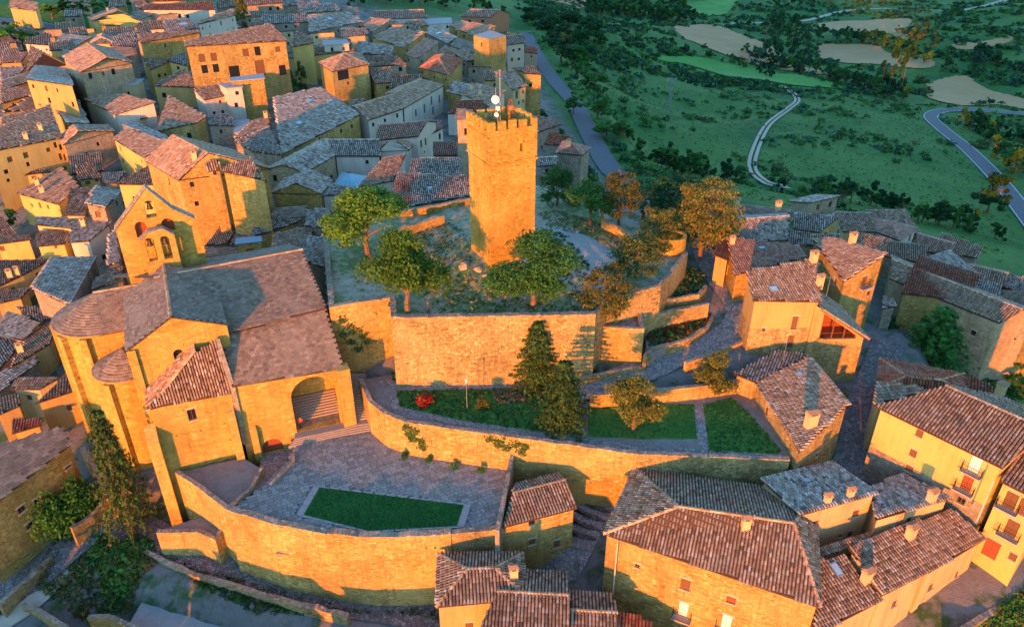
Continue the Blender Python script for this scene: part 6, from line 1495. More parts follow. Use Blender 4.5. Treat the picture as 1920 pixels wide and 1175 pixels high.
# left, below the big yellow left house
house("house with round mottled roof and chimneys at the left", "m", [(30,360),(110,386),(147,346),(115,316)], None, 7.5, slope=.25, wall="plaster_yellow", roof="tan", chim=[(72,348),(80,362)], wins=[(60,385,.7,.8,"s"),(75,385,.8,1.2,"s"),(90,388,.8,.8,"s")])
house("house with striped orange roof left of the bell gable", "m", [(122,404),(160,404),(176,352),(132,353)], None, 6.5, slope=.25, wall="plaster_yellow", roof="tan", wins=[(165,405,.8,1.4,"s")])
house("dark slate coloured roof left of the bell gable", "m", [(198,391),(228,358),(180,348),(158,380)], None, 7, slope=.25, wall="stone_grey", roof="grey", wins=[])
house("yellow fronted house with striped roof and red shop canopy", "m", [(147,339),(189,333),(172,303),(141,311)], None, 5.5, slope=.28, wall="plaster_yellow", roof="tan", wins=[(165,343,.9,.8,"s"),(183,338,.9,.7,"s")])
house("dark striped roof right of the red shop canopy", "m", [(193,345),(220,343),(236,322),(190,326)], None, 4.5, slope=.2, wall="stone_grey", roof="grey", wins=[])
house("dark blue grey roof with long cornice left of the church", "m", [(128,454),(167,453),(208,417),(140,411)], None, 7, slope=.25, wall="plaster_white", roof="grey", chim=[(158,424)], wins=[])
house("narrow dark roof above the striped brown roof at the left", "m", [(66,422),(138,428),(186,410),(70,405)], None, 6.5, slope=.22, wall="plaster_yellow", roof="grey", wins=[])
house("lit house with striped brown roof at the left", "m", [(68,462),(122,458),(131,431),(68,433)], None, 5.5, slope=.28, wall="plaster_yellow", roof="tan", wins=[(105,463,.5,.5,"s")])
house("yellow walled house at the left edge above the striped orange roof", "m", [(-10,458),(58,450),(55,440),(-10,444)], None, 6, slope=.25, wall="plaster_yellow", roof="tan", wins=[(3,466,1,1,"s")])
house("striped orange and dark roof at the left edge", "m", [(-14,540),(44,518),(95,484),(-10,490)], None, 6, slope=.25, wall="plaster_ochre", roof="tan", chim=[(20,520),(34,515)], wins=[])
house("broad dark roof left of the church apse", "m", [(128,572),(182,481),(94,483),(58,540)], None, 8, slope=.25, wall="stone_grey", roof="grey", wins=[])
house("orange house at the left edge below the striped orange roof", "m", [(-10,570),(40,560),(56,540),(-10,545)], None, 5.5, slope=.2, wall="plaster_ochre", roof="light", wins=[])
house("grey slate house at the left edge beside the apse", "m", [(-8,628),(42,639),(77,604),(14,584)], None, 7, slope=.25, wall="plaster_cream", roof="grey", wins=[])
house("dark roof squeezed between the broad dark roof and the apse", "m", [(76,604),(108,590),(70,574),(30,576)], None, 6, slope=.2, wall="stone_grey", roof="grey", wins=[])
house("dark roof at the left edge beneath the grey slate house", "m", [(-10,700),(38,652),(42,642),(-10,630)], None, 6.5, slope=.2, wall="stone_grey", roof="grey", wins=[])
house("long orange roof strip running to the apse", "m", [(16,690),(94,646),(112,602),(64,610)], None, 6, slope=.2, wall="plaster_ochre", roof="light", chim=[(40,660)], wins=[])
house("narrow grey roof under the long orange strip", "m", [(-6,738),(74,678),(66,664),(-6,704)], None, 5, slope=.15, wall="stone_grey", roof="grey", wins=[])
house("lit cream house with striped tile roof by the apse foot", "m", [(20,730),(73,730),(114,707),(30,709)], None, 6, slope=.28, wall="plaster_cream", roof="tan", wins=[(55,745,.7,.9,"s")])
house("orange house with mossy roof at the apse foot", "m", [(64,756),(152,730),(150,711),(120,708)], None, 6.5, slope=.22, wall="plaster_ochre", roof="tan", wins=[(130,764,.6,.9,"s")])
house("tiny striped roof against the apse", "m", [(124,714),(152,712),(146,692),(128,692)], None, 6, slope=.3, wall="plaster_cream", roof="tan", wins=[])
house("lit broken walled house at the left edge above the slate barn", "m", [(-10,780),(40,760),(36,738),(-10,745)], None, 5, slope=.2, wall="plaster_ochre", roof="tan", wins=[])
house("house with dark red roof in the left alley", "m", [(22,812),(78,798),(76,782),(24,786)], None, 5, slope=.25, wall="plaster_ochre", roof="red", wins=[])
house("long barn with stone slab roof at the bottom left", "m", [(-60,978),(137,834),(114,794),(-60,858)], -14.6, slope=.28, wall="stone_gold", roof="slate", base=-24.5, wins=[(41,954,.9,.8,"w"),(71,938,.9,.8,"w"),(56,984,.9,.8,"w"),(128,875,.8,.35,"w")])
# directly behind the church
house("roof half lit behind the church nave, left one", "m", [(383,462),(428,455),(478,380),(442,388)], None, 6, slope=.25, wall="stone_grey", roof="light", wins=[])
house("dark roof beside the half lit roof behind the church", "m", [(430,458),(466,448),(508,400),(468,384)], None, 5.5, slope=.2, wall="stone_grey", roof="grey", wins=[])
house("grey stone roof house behind the church nave", "m", [(464,446),(560,418),(580,390),(488,404)], None, 6, slope=.22, wall="stone_gold", roof="grey", wins=[])
house("pale grey house roof under the gabled courtyard house", "m", [(510,410),(575,406),(572,386),(515,390)], None, 5.5, slope=.2, wall="stone_grey", roof="slate", wins=[])
house("grey roof with striped panel left of the big castle tree", "m", [(572,425),(618,428),(622,392),(574,392)], None, 5.5, slope=.2, wall="stone_grey", roof="grey", wins=[])
house("speckled roof between the nave ridge and the castle wall", "m", [(508,486),(585,452),(590,420),(512,440)], None, 5, slope=.2, wall="stone_grey", roof="light", wins=[])
house("dark striped roof directly beside the left castle wall", "m", [(540,480),(606,500),(610,445),(578,442)], None, 4.5, slope=.2, wall="stone_grey", roof="grey", wins=[])
house("low house behind the bell gable with slab roof", "m", [(383,492),(450,480),(446,462),(388,465)], None, 5, slope=.2, wall="stone_pale", roof="slate", wins=[])
house("dark roof between the bell gable and the left houses", "m", [(200,500),(225,490),(218,430),(202,440)], None, 6, slope=.2, wall="stone_grey", roof="grey", wins=[])
house("low orange roof strip behind the choir roof", "m", [(170,545),(232,525),(230,500),(180,520)], None, 6, slope=.2, wall="stone_grey", roof="tan", wins=[])

# more of the right hillside row
house("grey roofed stone house under the white hillside house", "m", [(1655,480),(1730,492),(1745,462),(1668,452)], None, 5.5, slope=.22, wall="stone_grey", roof="light", wins=[])
house("low stone house with mossy roof right of the red-brown mottled roof", "m", [(1800,545),(1868,562),(1880,535),(1815,520)], None, 7, slope=.2, wall="stone_gold", roof="grey")
house("flat roofed annex between the orange pines and the long rose house", "m", [(1320,405),(1372,412),(1376,392),(1326,385)], None, 5, slope=.2, wall="stone_grey", roof="slate", wins=[])
house("tiled house squeezed behind the tall grey stone house", "m", [(1590,455),(1650,475),(1672,450),(1610,435)], None, 5, slope=.25, wall="stone_gold", roof="light", wins=[])
house("long grey roof below the small gabled valley house", "m", [(1500,462),(1560,470),(1575,440),(1512,438)], None, 5, slope=.2, wall="stone_grey", roof="grey", wins=[])
house("stone house at the right edge with bare pale wall", "m", [(1880,600),(1960,640),(1960,600),(1905,570)], None, 8, slope=.2, wall="stone_rubble", roof="grey", wins=[])
# unseen houses added on the slope under the rough garden, shading the lower road
for k, (x0, x1, y0, y1, z_) in enumerate([(-78,-62,30,39,-23.5),(-60,-44,33,41,-22.6),(-41,-27,35,43,-22.4),(-24,-10,34,42,-22.9),(6,22,30,38,-22.5)]):
    r_ = house(["first", "second", "third", "fourth", "fifth"][k] + " house from the left in the row below the lower road", "q", [Vector((x0, y0, z_)), Vector((x1, y0, z_)), Vector((x1, y1, z_ + 2.2)), Vector((x0, y1, z_ + 2.2))], None, wall="stone_pale", roof="tan", group="added unseen houses shading the lower road", wins=[])
# low infill houses that close the gaps of the old town and the right hillside
foot = []
for h in HOUSES:
    for c in h.children:
        if c.name.split(".")[0] == "roof":
            co = np.empty(len(c.data.vertices) * 3, np.float32); c.data.vertices.foreach_get("co", co); co = co.reshape(-1, 3) + np.array(h.location)
            foot.append((co[:, 0].min(), co[:, 0].max(), co[:, 1].min(), co[:, 1].max()))
foot = np.array(foot); irng = np.random.default_rng(8)
def infill(area_px, z0, count, label, group, names):
    global foot
    made = 0; area = [tuple(U(a, b, z0).xy) for a, b in area_px]; xs_, ys_ = [p[0] for p in area], [p[1] for p in area]
    for _ in range(9000):
        if made >= count: break
        x, y = irng.uniform(min(xs_), max(xs_)), irng.uniform(min(ys_), max(ys_)); w, d = irng.uniform(5.5, 9) / 2, irng.uniform(5, 8) / 2
        if not pip(area, np.array([x]), np.array([y]))[0]: continue
        ov = (foot[:, 0] < x + w * .7) & (foot[:, 1] > x - w * .7) & (foot[:, 2] < y + d * .7) & (foot[:, 3] > y - d * .7)
        if ov.any(): continue
        gz = float(ground_z(x, y)); an_ = irng.uniform(-.5, .5) + .4; ux, uy = Vector((math.cos(an_), math.sin(an_), 0)), Vector((-math.sin(an_), math.cos(an_), 0)); z_ = gz + irng.uniform(3.4, 5.4); c_ = Vector((x, y, z_)); rs = Vector((0, 0, d * .6))
        P_ = [c_ - ux * w - uy * d, c_ + ux * w - uy * d, c_ + ux * w + uy * d + rs, c_ - ux * w + uy * d + rs]
        if irng.random() < .4: P_ = [P_[2] - rs, P_[3] - rs, P_[0] + rs, P_[1] + rs]
        house(label, "q", P_, None, wall=str(irng.choice(["stone_gold", "stone_pale", "plaster_cream", "stone_grey"])), roof=str(irng.choice(["tan", "light", "grey", "light"])), group=group, wins=[])
        foot = np.vstack([foot, [x - w, x + w, y - d, y + d]]); made += 1
infill([(-40,560),(-40,60),(200,40),(480,30),(760,40),(930,70),(990,150),(860,230),(700,250),(560,330),(420,420),(200,450),(60,640)], -9, 60, "low infill house tucked between taller houses of the old town", "low infill houses of the old town", None)
infill([(1440,415),(1600,448),(1780,470),(1925,550),(1925,655),(1830,615),(1670,525),(1560,475)], -18, 14, "low stone house filling the row on the right hillside", "low houses of the right hillside", None)
def pipe(h, px0, py0, px1, py1, z0):
    """rain pipe down a wall corner"""
    a = U(px0, py0, z0); v = (py1 - CY) / FPX; zb_ = CAMZ - a.y * math.tan(math.atan2(SP + v * CP, CP - v * SP)); a = a + Vector((0, -.12, 0))
    MB().tube(a, (a.x, a.y, zb_), .07, n=6).build("rain_pipe", M["pipe_cream"], h)
pipe(HOUSES[0], 1158, 1015, 1150, 1130, -12.3); pipe(HOUSES[5], 1862, 900, 1840, 975, -5.6)
# ------------------------------------------------------------------ vegetation
def leaf_cloud(C, out, size, tint, rng, jit=.8, droop=0.0):
    """small leaf faces at C, facing roughly out"""
    n = len(C); nr = out + rng.normal(0, jit, (n, 3)); nr[:, 2] += .25; nr /= np.linalg.norm(nr, axis=1, keepdims=True) + 1e-9
    r = rng.normal(0, 1, (n, 3)); a = np.cross(nr, r); a /= np.linalg.norm(a, axis=1, keepdims=True) + 1e-9; b = np.cross(nr, a)
    s = size * rng.uniform(.6, 1.35, (n, 1)); a = a * s; b = b * s * .62
    V = np.stack([C - a, C - b * .9, C + a, C + b], 1).reshape(-1, 3); V[:, 2] -= droop * 0
    Q = np.arange(n * 4).reshape(-1, 4); T_ = np.repeat(tint, 4, 0)
    return V, Q, T_
def shade(base, n, rng, var=.35, dry=None, pdry=0.0):
    c = np.array(base)[None] * rng.uniform(1 - var, 1 + var, (n, 1)) * rng.uniform(.9, 1.1, (n, 3))
    if dry is not None: m = rng.random(n) < pdry; c[m] = np.array(dry) * rng.uniform(.7, 1.2, (m.sum(), 1))
    return c
def crown(kind, rng, nleaf, leaf, base, dry=None, pdry=.05):
    """unit tree: height 1, crown width 1"""
    L = []
    def clumps(cs, rad, per):
        for c, r in zip(cs, rad):
            d = rng.normal(0, 1, (per, 3)); d /= np.linalg.norm(d, axis=1, keepdims=True); rr = rng.uniform(.45, 1.0, (per, 1)) ** .5
            Pn = c + d * rr * r; col = shade(np.array(base) * rng.uniform(.75, 1.3), per, rng, .3, dry, pdry)
            L.append(leaf_cloud(Pn, d, leaf, col, rng))
    if kind == "broad":
        nl = int(rng.integers(6, 9)); lobes = []
        for k in range(nl):
            f = 6.283 * k / nl + rng.uniform(-.4, .4); r = rng.uniform(.12, .30) if k else .05; z = rng.uniform(.27, .76) if k else .80
            lobes.append((np.array([math.cos(f) * r, math.sin(f) * r, z]), rng.uniform(.15, .25) if k else .2))
        m = max(8, int(nleaf / 55)); cs = []; rad = []
        for _ in range(m):
            c, R_ = lobes[int(rng.integers(nl))]; d = rng.normal(0, 1, 3); d /= np.linalg.norm(d); d[2] = abs(d[2]) if rng.random() < .6 else d[2]
            cs.append(c + d * R_ * rng.uniform(.55, 1.1) * np.array([1, 1, .8])); rad.append(np.array([.085, .085, .06]) * rng.uniform(.6, 1.45))
        clumps(np.array(cs), rad, max(8, nleaf // m))
    elif kind == "pine":
        m = max(8, int(nleaf / 60)); cs = []
        for _ in range(m):
            h = rng.uniform(.28, .98); w = .46 * (1 - abs(h - .58) / .62) ** .7 + .04; f = rng.uniform(0, 6.283); r = w * rng.uniform(.5, 1.05); cs.append([math.cos(f) * r, math.sin(f) * r, h])
        clumps(np.array(cs), [np.array([.12, .12, .05]) * rng.uniform(.7, 1.3) for _ in range(m)], max(8, nleaf // m))
    elif kind == "cedar":
        tiers = 15; per_b = max(6, int(nleaf / (tiers * 10)))
        for k in range(tiers):
            h = .07 + .90 * (k + rng.uniform(-.2, .2)) / tiers; w = .50 * (1 - h) ** .8 + .025; nb = 10 if h < .7 else 7; f0 = rng.uniform(0, 6.28)
            for j in range(nb):
                f = f0 + 6.283 * j / nb + rng.uniform(-.2, .2); L_ = w * rng.uniform(.72, 1.08); dr = np.array([math.cos(f), math.sin(f), 0]); sd = np.array([-dr[1], dr[0], 0]); t = rng.uniform(.1, 1, per_b) ** .75
                Pn = dr[None] * (t * L_)[:, None] + sd[None] * (rng.normal(0, .16, per_b) * (1.15 - t) * L_ + rng.normal(0, .012, per_b))[:, None]
                Pn[:, 2] += h + .05 * t * L_ * 2 - .22 * (t * L_) ** 1.3 + rng.normal(0, .008, per_b)
                out = np.tile(dr * .5 + np.array([0, 0, .9]), (per_b, 1)); L.append(leaf_cloud(Pn, out, leaf, shade(np.array(base) * rng.uniform(.7, 1.3), per_b, rng, .3, dry, pdry), rng, .45))
    elif kind == "column":
        m = max(10, int(nleaf / 45)); cs = []
        for k in range(m):
            h = rng.uniform(.06, .99); w = .42 * min(1, (h + .1) * 2.2) * (1 - h ** 3) ** .6 + .03; f = rng.uniform(0, 6.283); r = w * rng.uniform(.5, 1.05); cs.append([math.cos(f) * r, math.sin(f) * r, h])
        clumps(np.array(cs), [np.array([.14, .14, .05]) * rng.uniform(.7, 1.3) for _ in range(m)], max(8, nleaf // m))
    else:   # bush
        m = max(5, int(nleaf / 40)); d = rng.normal(0, 1, (m, 3)); d /= np.linalg.norm(d, axis=1, keepdims=True); d[:, 2] = np.abs(d[:, 2])
        cs = d * np.array([.36, .36, .62]) * rng.uniform(.5, 1, (m, 1)) + np.array([0, 0, .12])
        clumps(cs, [np.array([.17, .17, .24]) * rng.uniform(.7, 1.3) for _ in range(m)], max(8, nleaf // m))
    return join_arrays(L)
def trunk_mesh(kind, rng, thick=.035):
    mb = MB(); top = {"broad": .5, "pine": .8, "cedar": .9, "column": .85, "bush": .3}[kind]
    pts = [Vector((0, 0, -.06))]
    for k in range(1, 5): pts.append(Vector((rng.uniform(-.02, .02), rng.uniform(-.02, .02), top * k / 4)))
    for k in range(4): mb.tube(pts[k], pts[k + 1], thick * (1 - k * .2), thick * (1 - (k + 1) * .2), 7, k in (0, 3))
    for k in range(7 if kind != "column" else 3):
        f = rng.uniform(0, 6.283); h = rng.uniform(.22, .5 if kind == "broad" else .75); l = rng.uniform(.2, .34) * (1 if kind != "cedar" else 1 - h * .7); p = Vector((0, 0, h))
        q = p + Vector((math.cos(f) * l, math.sin(f) * l, l * (.7 if kind == "broad" else .12))); m = p.lerp(q, .5) + Vector((0, 0, .02))
        mb.tube(p, m, thick * .5, thick * .35, 5, False); mb.tube(m, q, thick * .35, thick * .12, 5, True)
    return mb.mesh("trunk")
PROTO = {}
def proto(kind, base, key, nleaf, leaf, var, dry=None, pdry=.05):
    k = (kind, key, nleaf, var)
    if k not in PROTO:
        rng = np.random.default_rng(abs(hash((kind, key, nleaf, var))) % 10000 if False else (sum(map(ord, kind + key)) * 31 + nleaf * 7 + var * 101))
        v, q, t = crown(kind, rng, nleaf, leaf, base, dry, pdry)
        me = mesh_np("crown", v, q, t); me.materials.append(M["leaf"]); tm = trunk_mesh(kind, rng); tm.materials.append(M["bark"]); PROTO[k] = (me, tm)
    return PROTO[k]
GREENS = {"olive": (.085, .185, .022), "dark": (.022, .085, .03), "mid": (.05, .15, .03), "fir": (.06, .115, .024), "rust": (.10, .125, .026), "yellow": (.12, .13, .025), "blue": (.04, .11, .06), "vine": (.045, .15, .025)}
trng = np.random.default_rng(77)
def tree(label, kind, loc, H, Wd, tone, nleaf=2600, leaf=.022, var=0, group=None, name=None, dry=None, pdry=.05, cat="tree", lean=(0, 0)):
    me, tm = proto(kind, GREENS[tone], tone, nleaf, leaf, var, dry, pdry)
    nm = name or {"broad": "broadleaf_tree", "pine": "pine_tree", "cedar": "conifer_tree", "column": "cypress_tree", "bush": "shrub"}[kind]
    t = thing(nm, label, cat, loc, group); kk = 1.18 if kind == "broad" else (1.12 if kind == "pine" else 1.0); t.scale = (Wd * kk, Wd * kk, H); t.rotation_euler = (lean[0], lean[1], trng.uniform(0, 6.28))
    c = bpy.data.objects.new("crown", me); COL.objects.link(c); c.parent = t
    k = bpy.data.objects.new("trunk", tm); COL.objects.link(k); k.parent = t
    return t
def tree_px(label, kind, bx, by, z, topy, wpx, tone, **kw):
    p = U(bx, by, z) if z is not None else T(bx, by)
    if z is None: p.z = float(ground_z(p.x, p.y))
    zt = up_to(p, topy); return tree(label, kind, p, max(.6, zt - p.z), wpx / FPX * dist_of(p), tone, **kw)
tree_px("big leafy tree in the left corner of the castle yard", "broad", 690, 478, -1.2, 350, 146, "olive", nleaf=16000, leaf=.0165, var=11)
tree_px("leafy tree with lit forked trunk above the left end of the castle wall", "broad", 766, 586, -1.2, 428, 150, "olive", nleaf=16000, leaf=.0155, var=14)
tree_px("leafy tree in front of the tall tower", "broad", 998, 574, -1.1, 437, 150, "mid", nleaf=15000, leaf=.0155, var=2)
tree_px("small rust coloured pine on the landing right of the castle wall", "pine", 1131, 610, -4.7, 503, 88, "rust", dry=(.22, .13, .03), pdry=.22, nleaf=6500, leaf=.02)
tree_px("dark layered conifer against the castle wall, upper of two", "cedar", 1006, 722, -10.4, 597, 116, "fir", nleaf=12000, leaf=.019)
tree_px("layered conifer with lit trunk on the lawn, lower of two", "cedar", 1055, 798, -10.4, 668, 124, "fir", nleaf=12000, leaf=.019, var=1)
tree_px("round dense fir on the middle lawn", "broad", 1187, 806, -10.4, 703, 100, "yellow", nleaf=13000, leaf=.016, var=3)
tree_px("small bright tree by the end of the street wall", "broad", 1336, 742, -10.4, 660, 78, "yellow", nleaf=5600, leaf=.02, var=4)
tree_px("green tree behind the pale castle path", "broad", 1106, 425, -1.3, 334, 92, "mid", nleaf=6500, leaf=.02, var=5)
tree_px("green tree right of the tall tower at the yard's back", "broad", 1044, 392, -2, 308, 80, "mid", nleaf=5600, leaf=.02, var=6)
tree_px("lit orange pine beside the low parapet", "pine", 1160, 424, -1.5, 328, 76, "rust", dry=(.22, .13, .03), pdry=.22, nleaf=5600, leaf=.02, var=1)
tree_px("orange pine left of the round turret", "pine", 1228, 486, -2.5, 392, 72, "rust", dry=(.22, .13, .03), pdry=.22, nleaf=5600, leaf=.02, var=2)
tree_px("dark twisted pine at the right end of the castle path", "pine", 1190, 534, -2.4, 442, 82, "rust", nleaf=6500, leaf=.02, var=3, dry=(.03, .06, .02), pdry=.5)
tree_px("largest orange pine behind the round turret", "pine", 1312, 486, -5.5, 342, 114, "rust", dry=(.22, .13, .03), pdry=.22, nleaf=11000, leaf=.016, var=4)
tree_px("dark green pine between the orange pines", "pine", 1262, 440, -5, 334, 100, "dark", nleaf=6500, leaf=.02)
tree_px("dark pine behind the lit orange pine", "pine", 1206, 408, -4, 340, 84, "dark", nleaf=5600, leaf=.02, var=1)
tree_px("tall dark conifer beside the church apse above the lower road", "cedar", 250, 985, -22.5, 752, 122, "fir", nleaf=11000, leaf=.017, var=2, dry=(.16, .10, .03), pdry=.2)
tree_px("spreading fir in the garden below the long stone house", "cedar", 1735, 700, -17.5, 568, 175, "vine", nleaf=4000, leaf=.028, var=3)
tree_px("leafy tree at the left edge below the large yellow house", "broad", 2, 445, -16, 335, 70, "mid", nleaf=2200, leaf=.03, var=7)
tree_px("bushy vine on the wall of the slab roofed barn", "bush", 108, 1000, -23.6, 910, 95, "vine", nleaf=2600, leaf=.034)
tree_px("dark fig bush beside the alley wall", "bush", 158, 965, -22.6, 885, 85, "vine", nleaf=2600, leaf=.034, var=1)
tree_px("tall cypress behind the palace roof", "column", 458, 62, None, -8, 34, "fir", nleaf=1600, leaf=.05, dry=(.14, .11, .03), pdry=.3)
tree_px("slim cypress in the palace courtyard", "column", 568, 168, None, 116, 24, "fir", nleaf=1200, leaf=.05, dry=(.14, .11, .03), pdry=.3, var=1)
tree_px("round bush in the palace courtyard", "bush", 536, 152, None, 126, 34, "mid", nleaf=900, leaf=.05, var=2)
tree_px("bush among the houses below the palace", "bush", 488, 218, None, 196, 50, "mid", nleaf=900, leaf=.05, var=3)
tree_px("green bush beside the dark red hip roof", "bush", 1660, 722, -11, 704, 30, "mid", nleaf=700, leaf=.06, var=4)
for i, (x, y, ty, w, tn) in enumerate([(12,112,48,60,"olive"),(48,100,40,62,"mid"),(84,92,52,44,"olive"),(28,88,38,50,"dark"),(66,84,46,40,"mid")]):
    tree_px("roadside tree in the clump at the top left under the town road", "broad", x, y, None, ty, w, tn, nleaf=1200, leaf=.04, var=8 + i % 3, group="trees under the town road")
for i, (x, y, ty, w, tn) in enumerate([(98,34,4,40,"olive"),(124,32,-4,44,"dark"),(152,30,0,40,"mid"),(180,28,-2,38,"olive"),(206,24,-4,44,"mid"),(238,24,-4,40,"dark"),(262,20,-6,36,"mid")]):
    tree_px("park tree beyond the town road at the top left", "broad", x, y, None, ty, w, tn, nleaf=1000, leaf=.045, var=8 + i % 3, group="park trees beyond the town road")
for i, (x, y, ty, w, tn) in enumerate([(1032,96,30,62,"dark"),(1062,84,22,66,"dark"),(1052,138,60,62,"dark"),(1082,160,84,66,"mid"),(1092,120,52,60,"dark"),(1110,200,130,62,"mid"),(1075,215,172,36,"mid"),(1120,250,178,60,"mid"),(1135,290,225,56,"mid"),(1012,62,20,44,"dark"),(990,45,12,36,"dark"),(1105,80,30,56,"dark")]):
    tree_px("dense dark tree on the slope along the ring road", "broad", x, y, None, ty, w, tn, nleaf=2200, leaf=.042, var=8 + i % 3, group="trees along the ring road")
# valley trees in hedgerows and woods
def band(pts, n, h0, h1, tones, label, group, kind="broad", spread=10, asp=.85):
    for i in range(n):
        f = trng.uniform(0, len(pts) - 1.001); k = int(f); a, b = pts[k], pts[k + 1]; x = a[0] + (b[0] - a[0]) * (f - k) + trng.normal(0, spread); y = a[1] + (b[1] - a[1]) * (f - k) + trng.normal(0, spread * .25)
        p = T(x, y); p.z = float(ground_z(p.x, p.y)) - .3; H = trng.uniform(h0, h1)
        tree(label, kind, p, H, H * asp * trng.uniform(.8, 1.2), tones[int(trng.integers(len(tones)))], nleaf=620, leaf=.085, var=20 + int(trng.integers(4)), group=group)
band([(1100,30),(1160,22),(1230,30),(1290,46)], 42, 9, 15, ["dark","dark","mid"], "tree of the dark wood at the top centre right of the valley", "dark wood in the valley", spread=14)
band([(1100,8),(1200,4),(1280,14)], 26, 9, 15, ["dark","mid"], "tree of the dark wood along the top edge of the picture", "wood along the top edge", spread=14)
band([(1380,96),(1440,110),(1500,134),(1560,152),(1640,172),(1700,195)], 44, 6, 11, ["dark","mid","blue"], "hedgerow tree between the largest wheat field and the meadow slope", "hedgerow below the largest wheat field", spread=9)
band([(1400,48),(1470,62),(1530,72),(1600,78),(1660,86),(1720,112),(1780,135)], 46, 6, 11, ["dark","dark","mid"], "hedgerow tree in the strip between the far and near wheat fields", "hedgerow between wheat fields", spread=9)
band([(1700,70),(1760,85),(1840,112),(1920,135)], 34, 6, 10, ["dark","blue"], "dark tree on the scrub slope at the right of the valley", "right valley wood", spread=16)
band([(1280,95),(1330,108),(1400,122),(1470,150)], 16, 3, 6, ["dark","mid"], "small tree along the upper edge of the meadow strip", "meadow edge trees", spread=8)
band([(1800,235),(1860,250),(1915,275),(1905,330)], 22, 6, 11, ["dark","mid"], "tree on the bank inside the valley road bend", "trees inside the road bend", spread=14)
band([(1480,352),(1560,370),(1640,392),(1740,415),(1850,440),(1915,470)], 26, 4, 8, ["dark","mid"], "tree on the slope just below the right hillside houses", "trees below the hillside houses", spread=12)
band([(1150,290),(1200,310),(1260,322),(1330,335),(1400,345)], 22, 4, 8, ["dark","mid"], "tree on the slope behind the orange pines", "trees behind the castle pines", spread=12)
band([(640,8),(720,8),(800,12),(850,16),(960,30)], 26, 6, 10, ["dark","mid"], "tree on the slope behind the back row of houses", "trees behind the back houses", spread=10)
band([(1420,20),(1520,10),(1620,4),(1720,2)], 18, 6, 10, ["dark","mid"], "tree along the far track at the top right", "trees along the far track", spread=12)
for x, y, ty, w in ((1432,98,22,34),(1458,98,14,34),(1482,96,24,30),(1668,168,84,34),(1688,172,98,24),(1650,166,112,22),(1505,100,60,24),(1078,44,14,12)):
    tree_px("tall narrow poplar rising above the valley hedgerows", "column", x, y, None, ty, w, "dark", nleaf=700, leaf=.07, var=3, group="valley poplars", name="poplar_tree")
tree_px("single dark round tree beside the valley road", "broad", 1852, 392, None, 322, 66, "dark", nleaf=2200, leaf=.042, var=9)
tree_px("tall bushes at the right edge under the road", "broad", 1900, 745, None, 690, 70, "mid", nleaf=1200, leaf=.04, var=10)

fields_px = [[(1258,52),(1330,52),(1390,68),(1440,85),(1490,112),(1548,138),(1540,143),(1480,130),(1420,118),(1375,108),(1320,90),(1285,72)],[(1510,45),(1600,38),(1700,36),(1705,50),(1690,62),(1712,80),(1690,78),(1640,62),(1570,58)],[(1535,82),(1600,82),(1650,90),(1665,100),(1748,116),(1735,128),(1650,125),(1580,118),(1540,105)],[(1738,152),(1775,142),(1810,141),(1850,160),(1925,186),(1930,206),(1870,192),(1800,196),(1745,185)],[(1215,108),(1300,108),(1400,122),(1500,142),(1580,165),(1500,162),(1400,150),(1310,128),(1240,118)],[(1780,90),(1840,82),(1895,72),(1890,82),(1830,96),(1795,97)],[(1285,5),(1375,0),(1370,20),(1350,30),(1300,28)],[(1440,235),(1500,180),(1500,200),(1450,240)]]
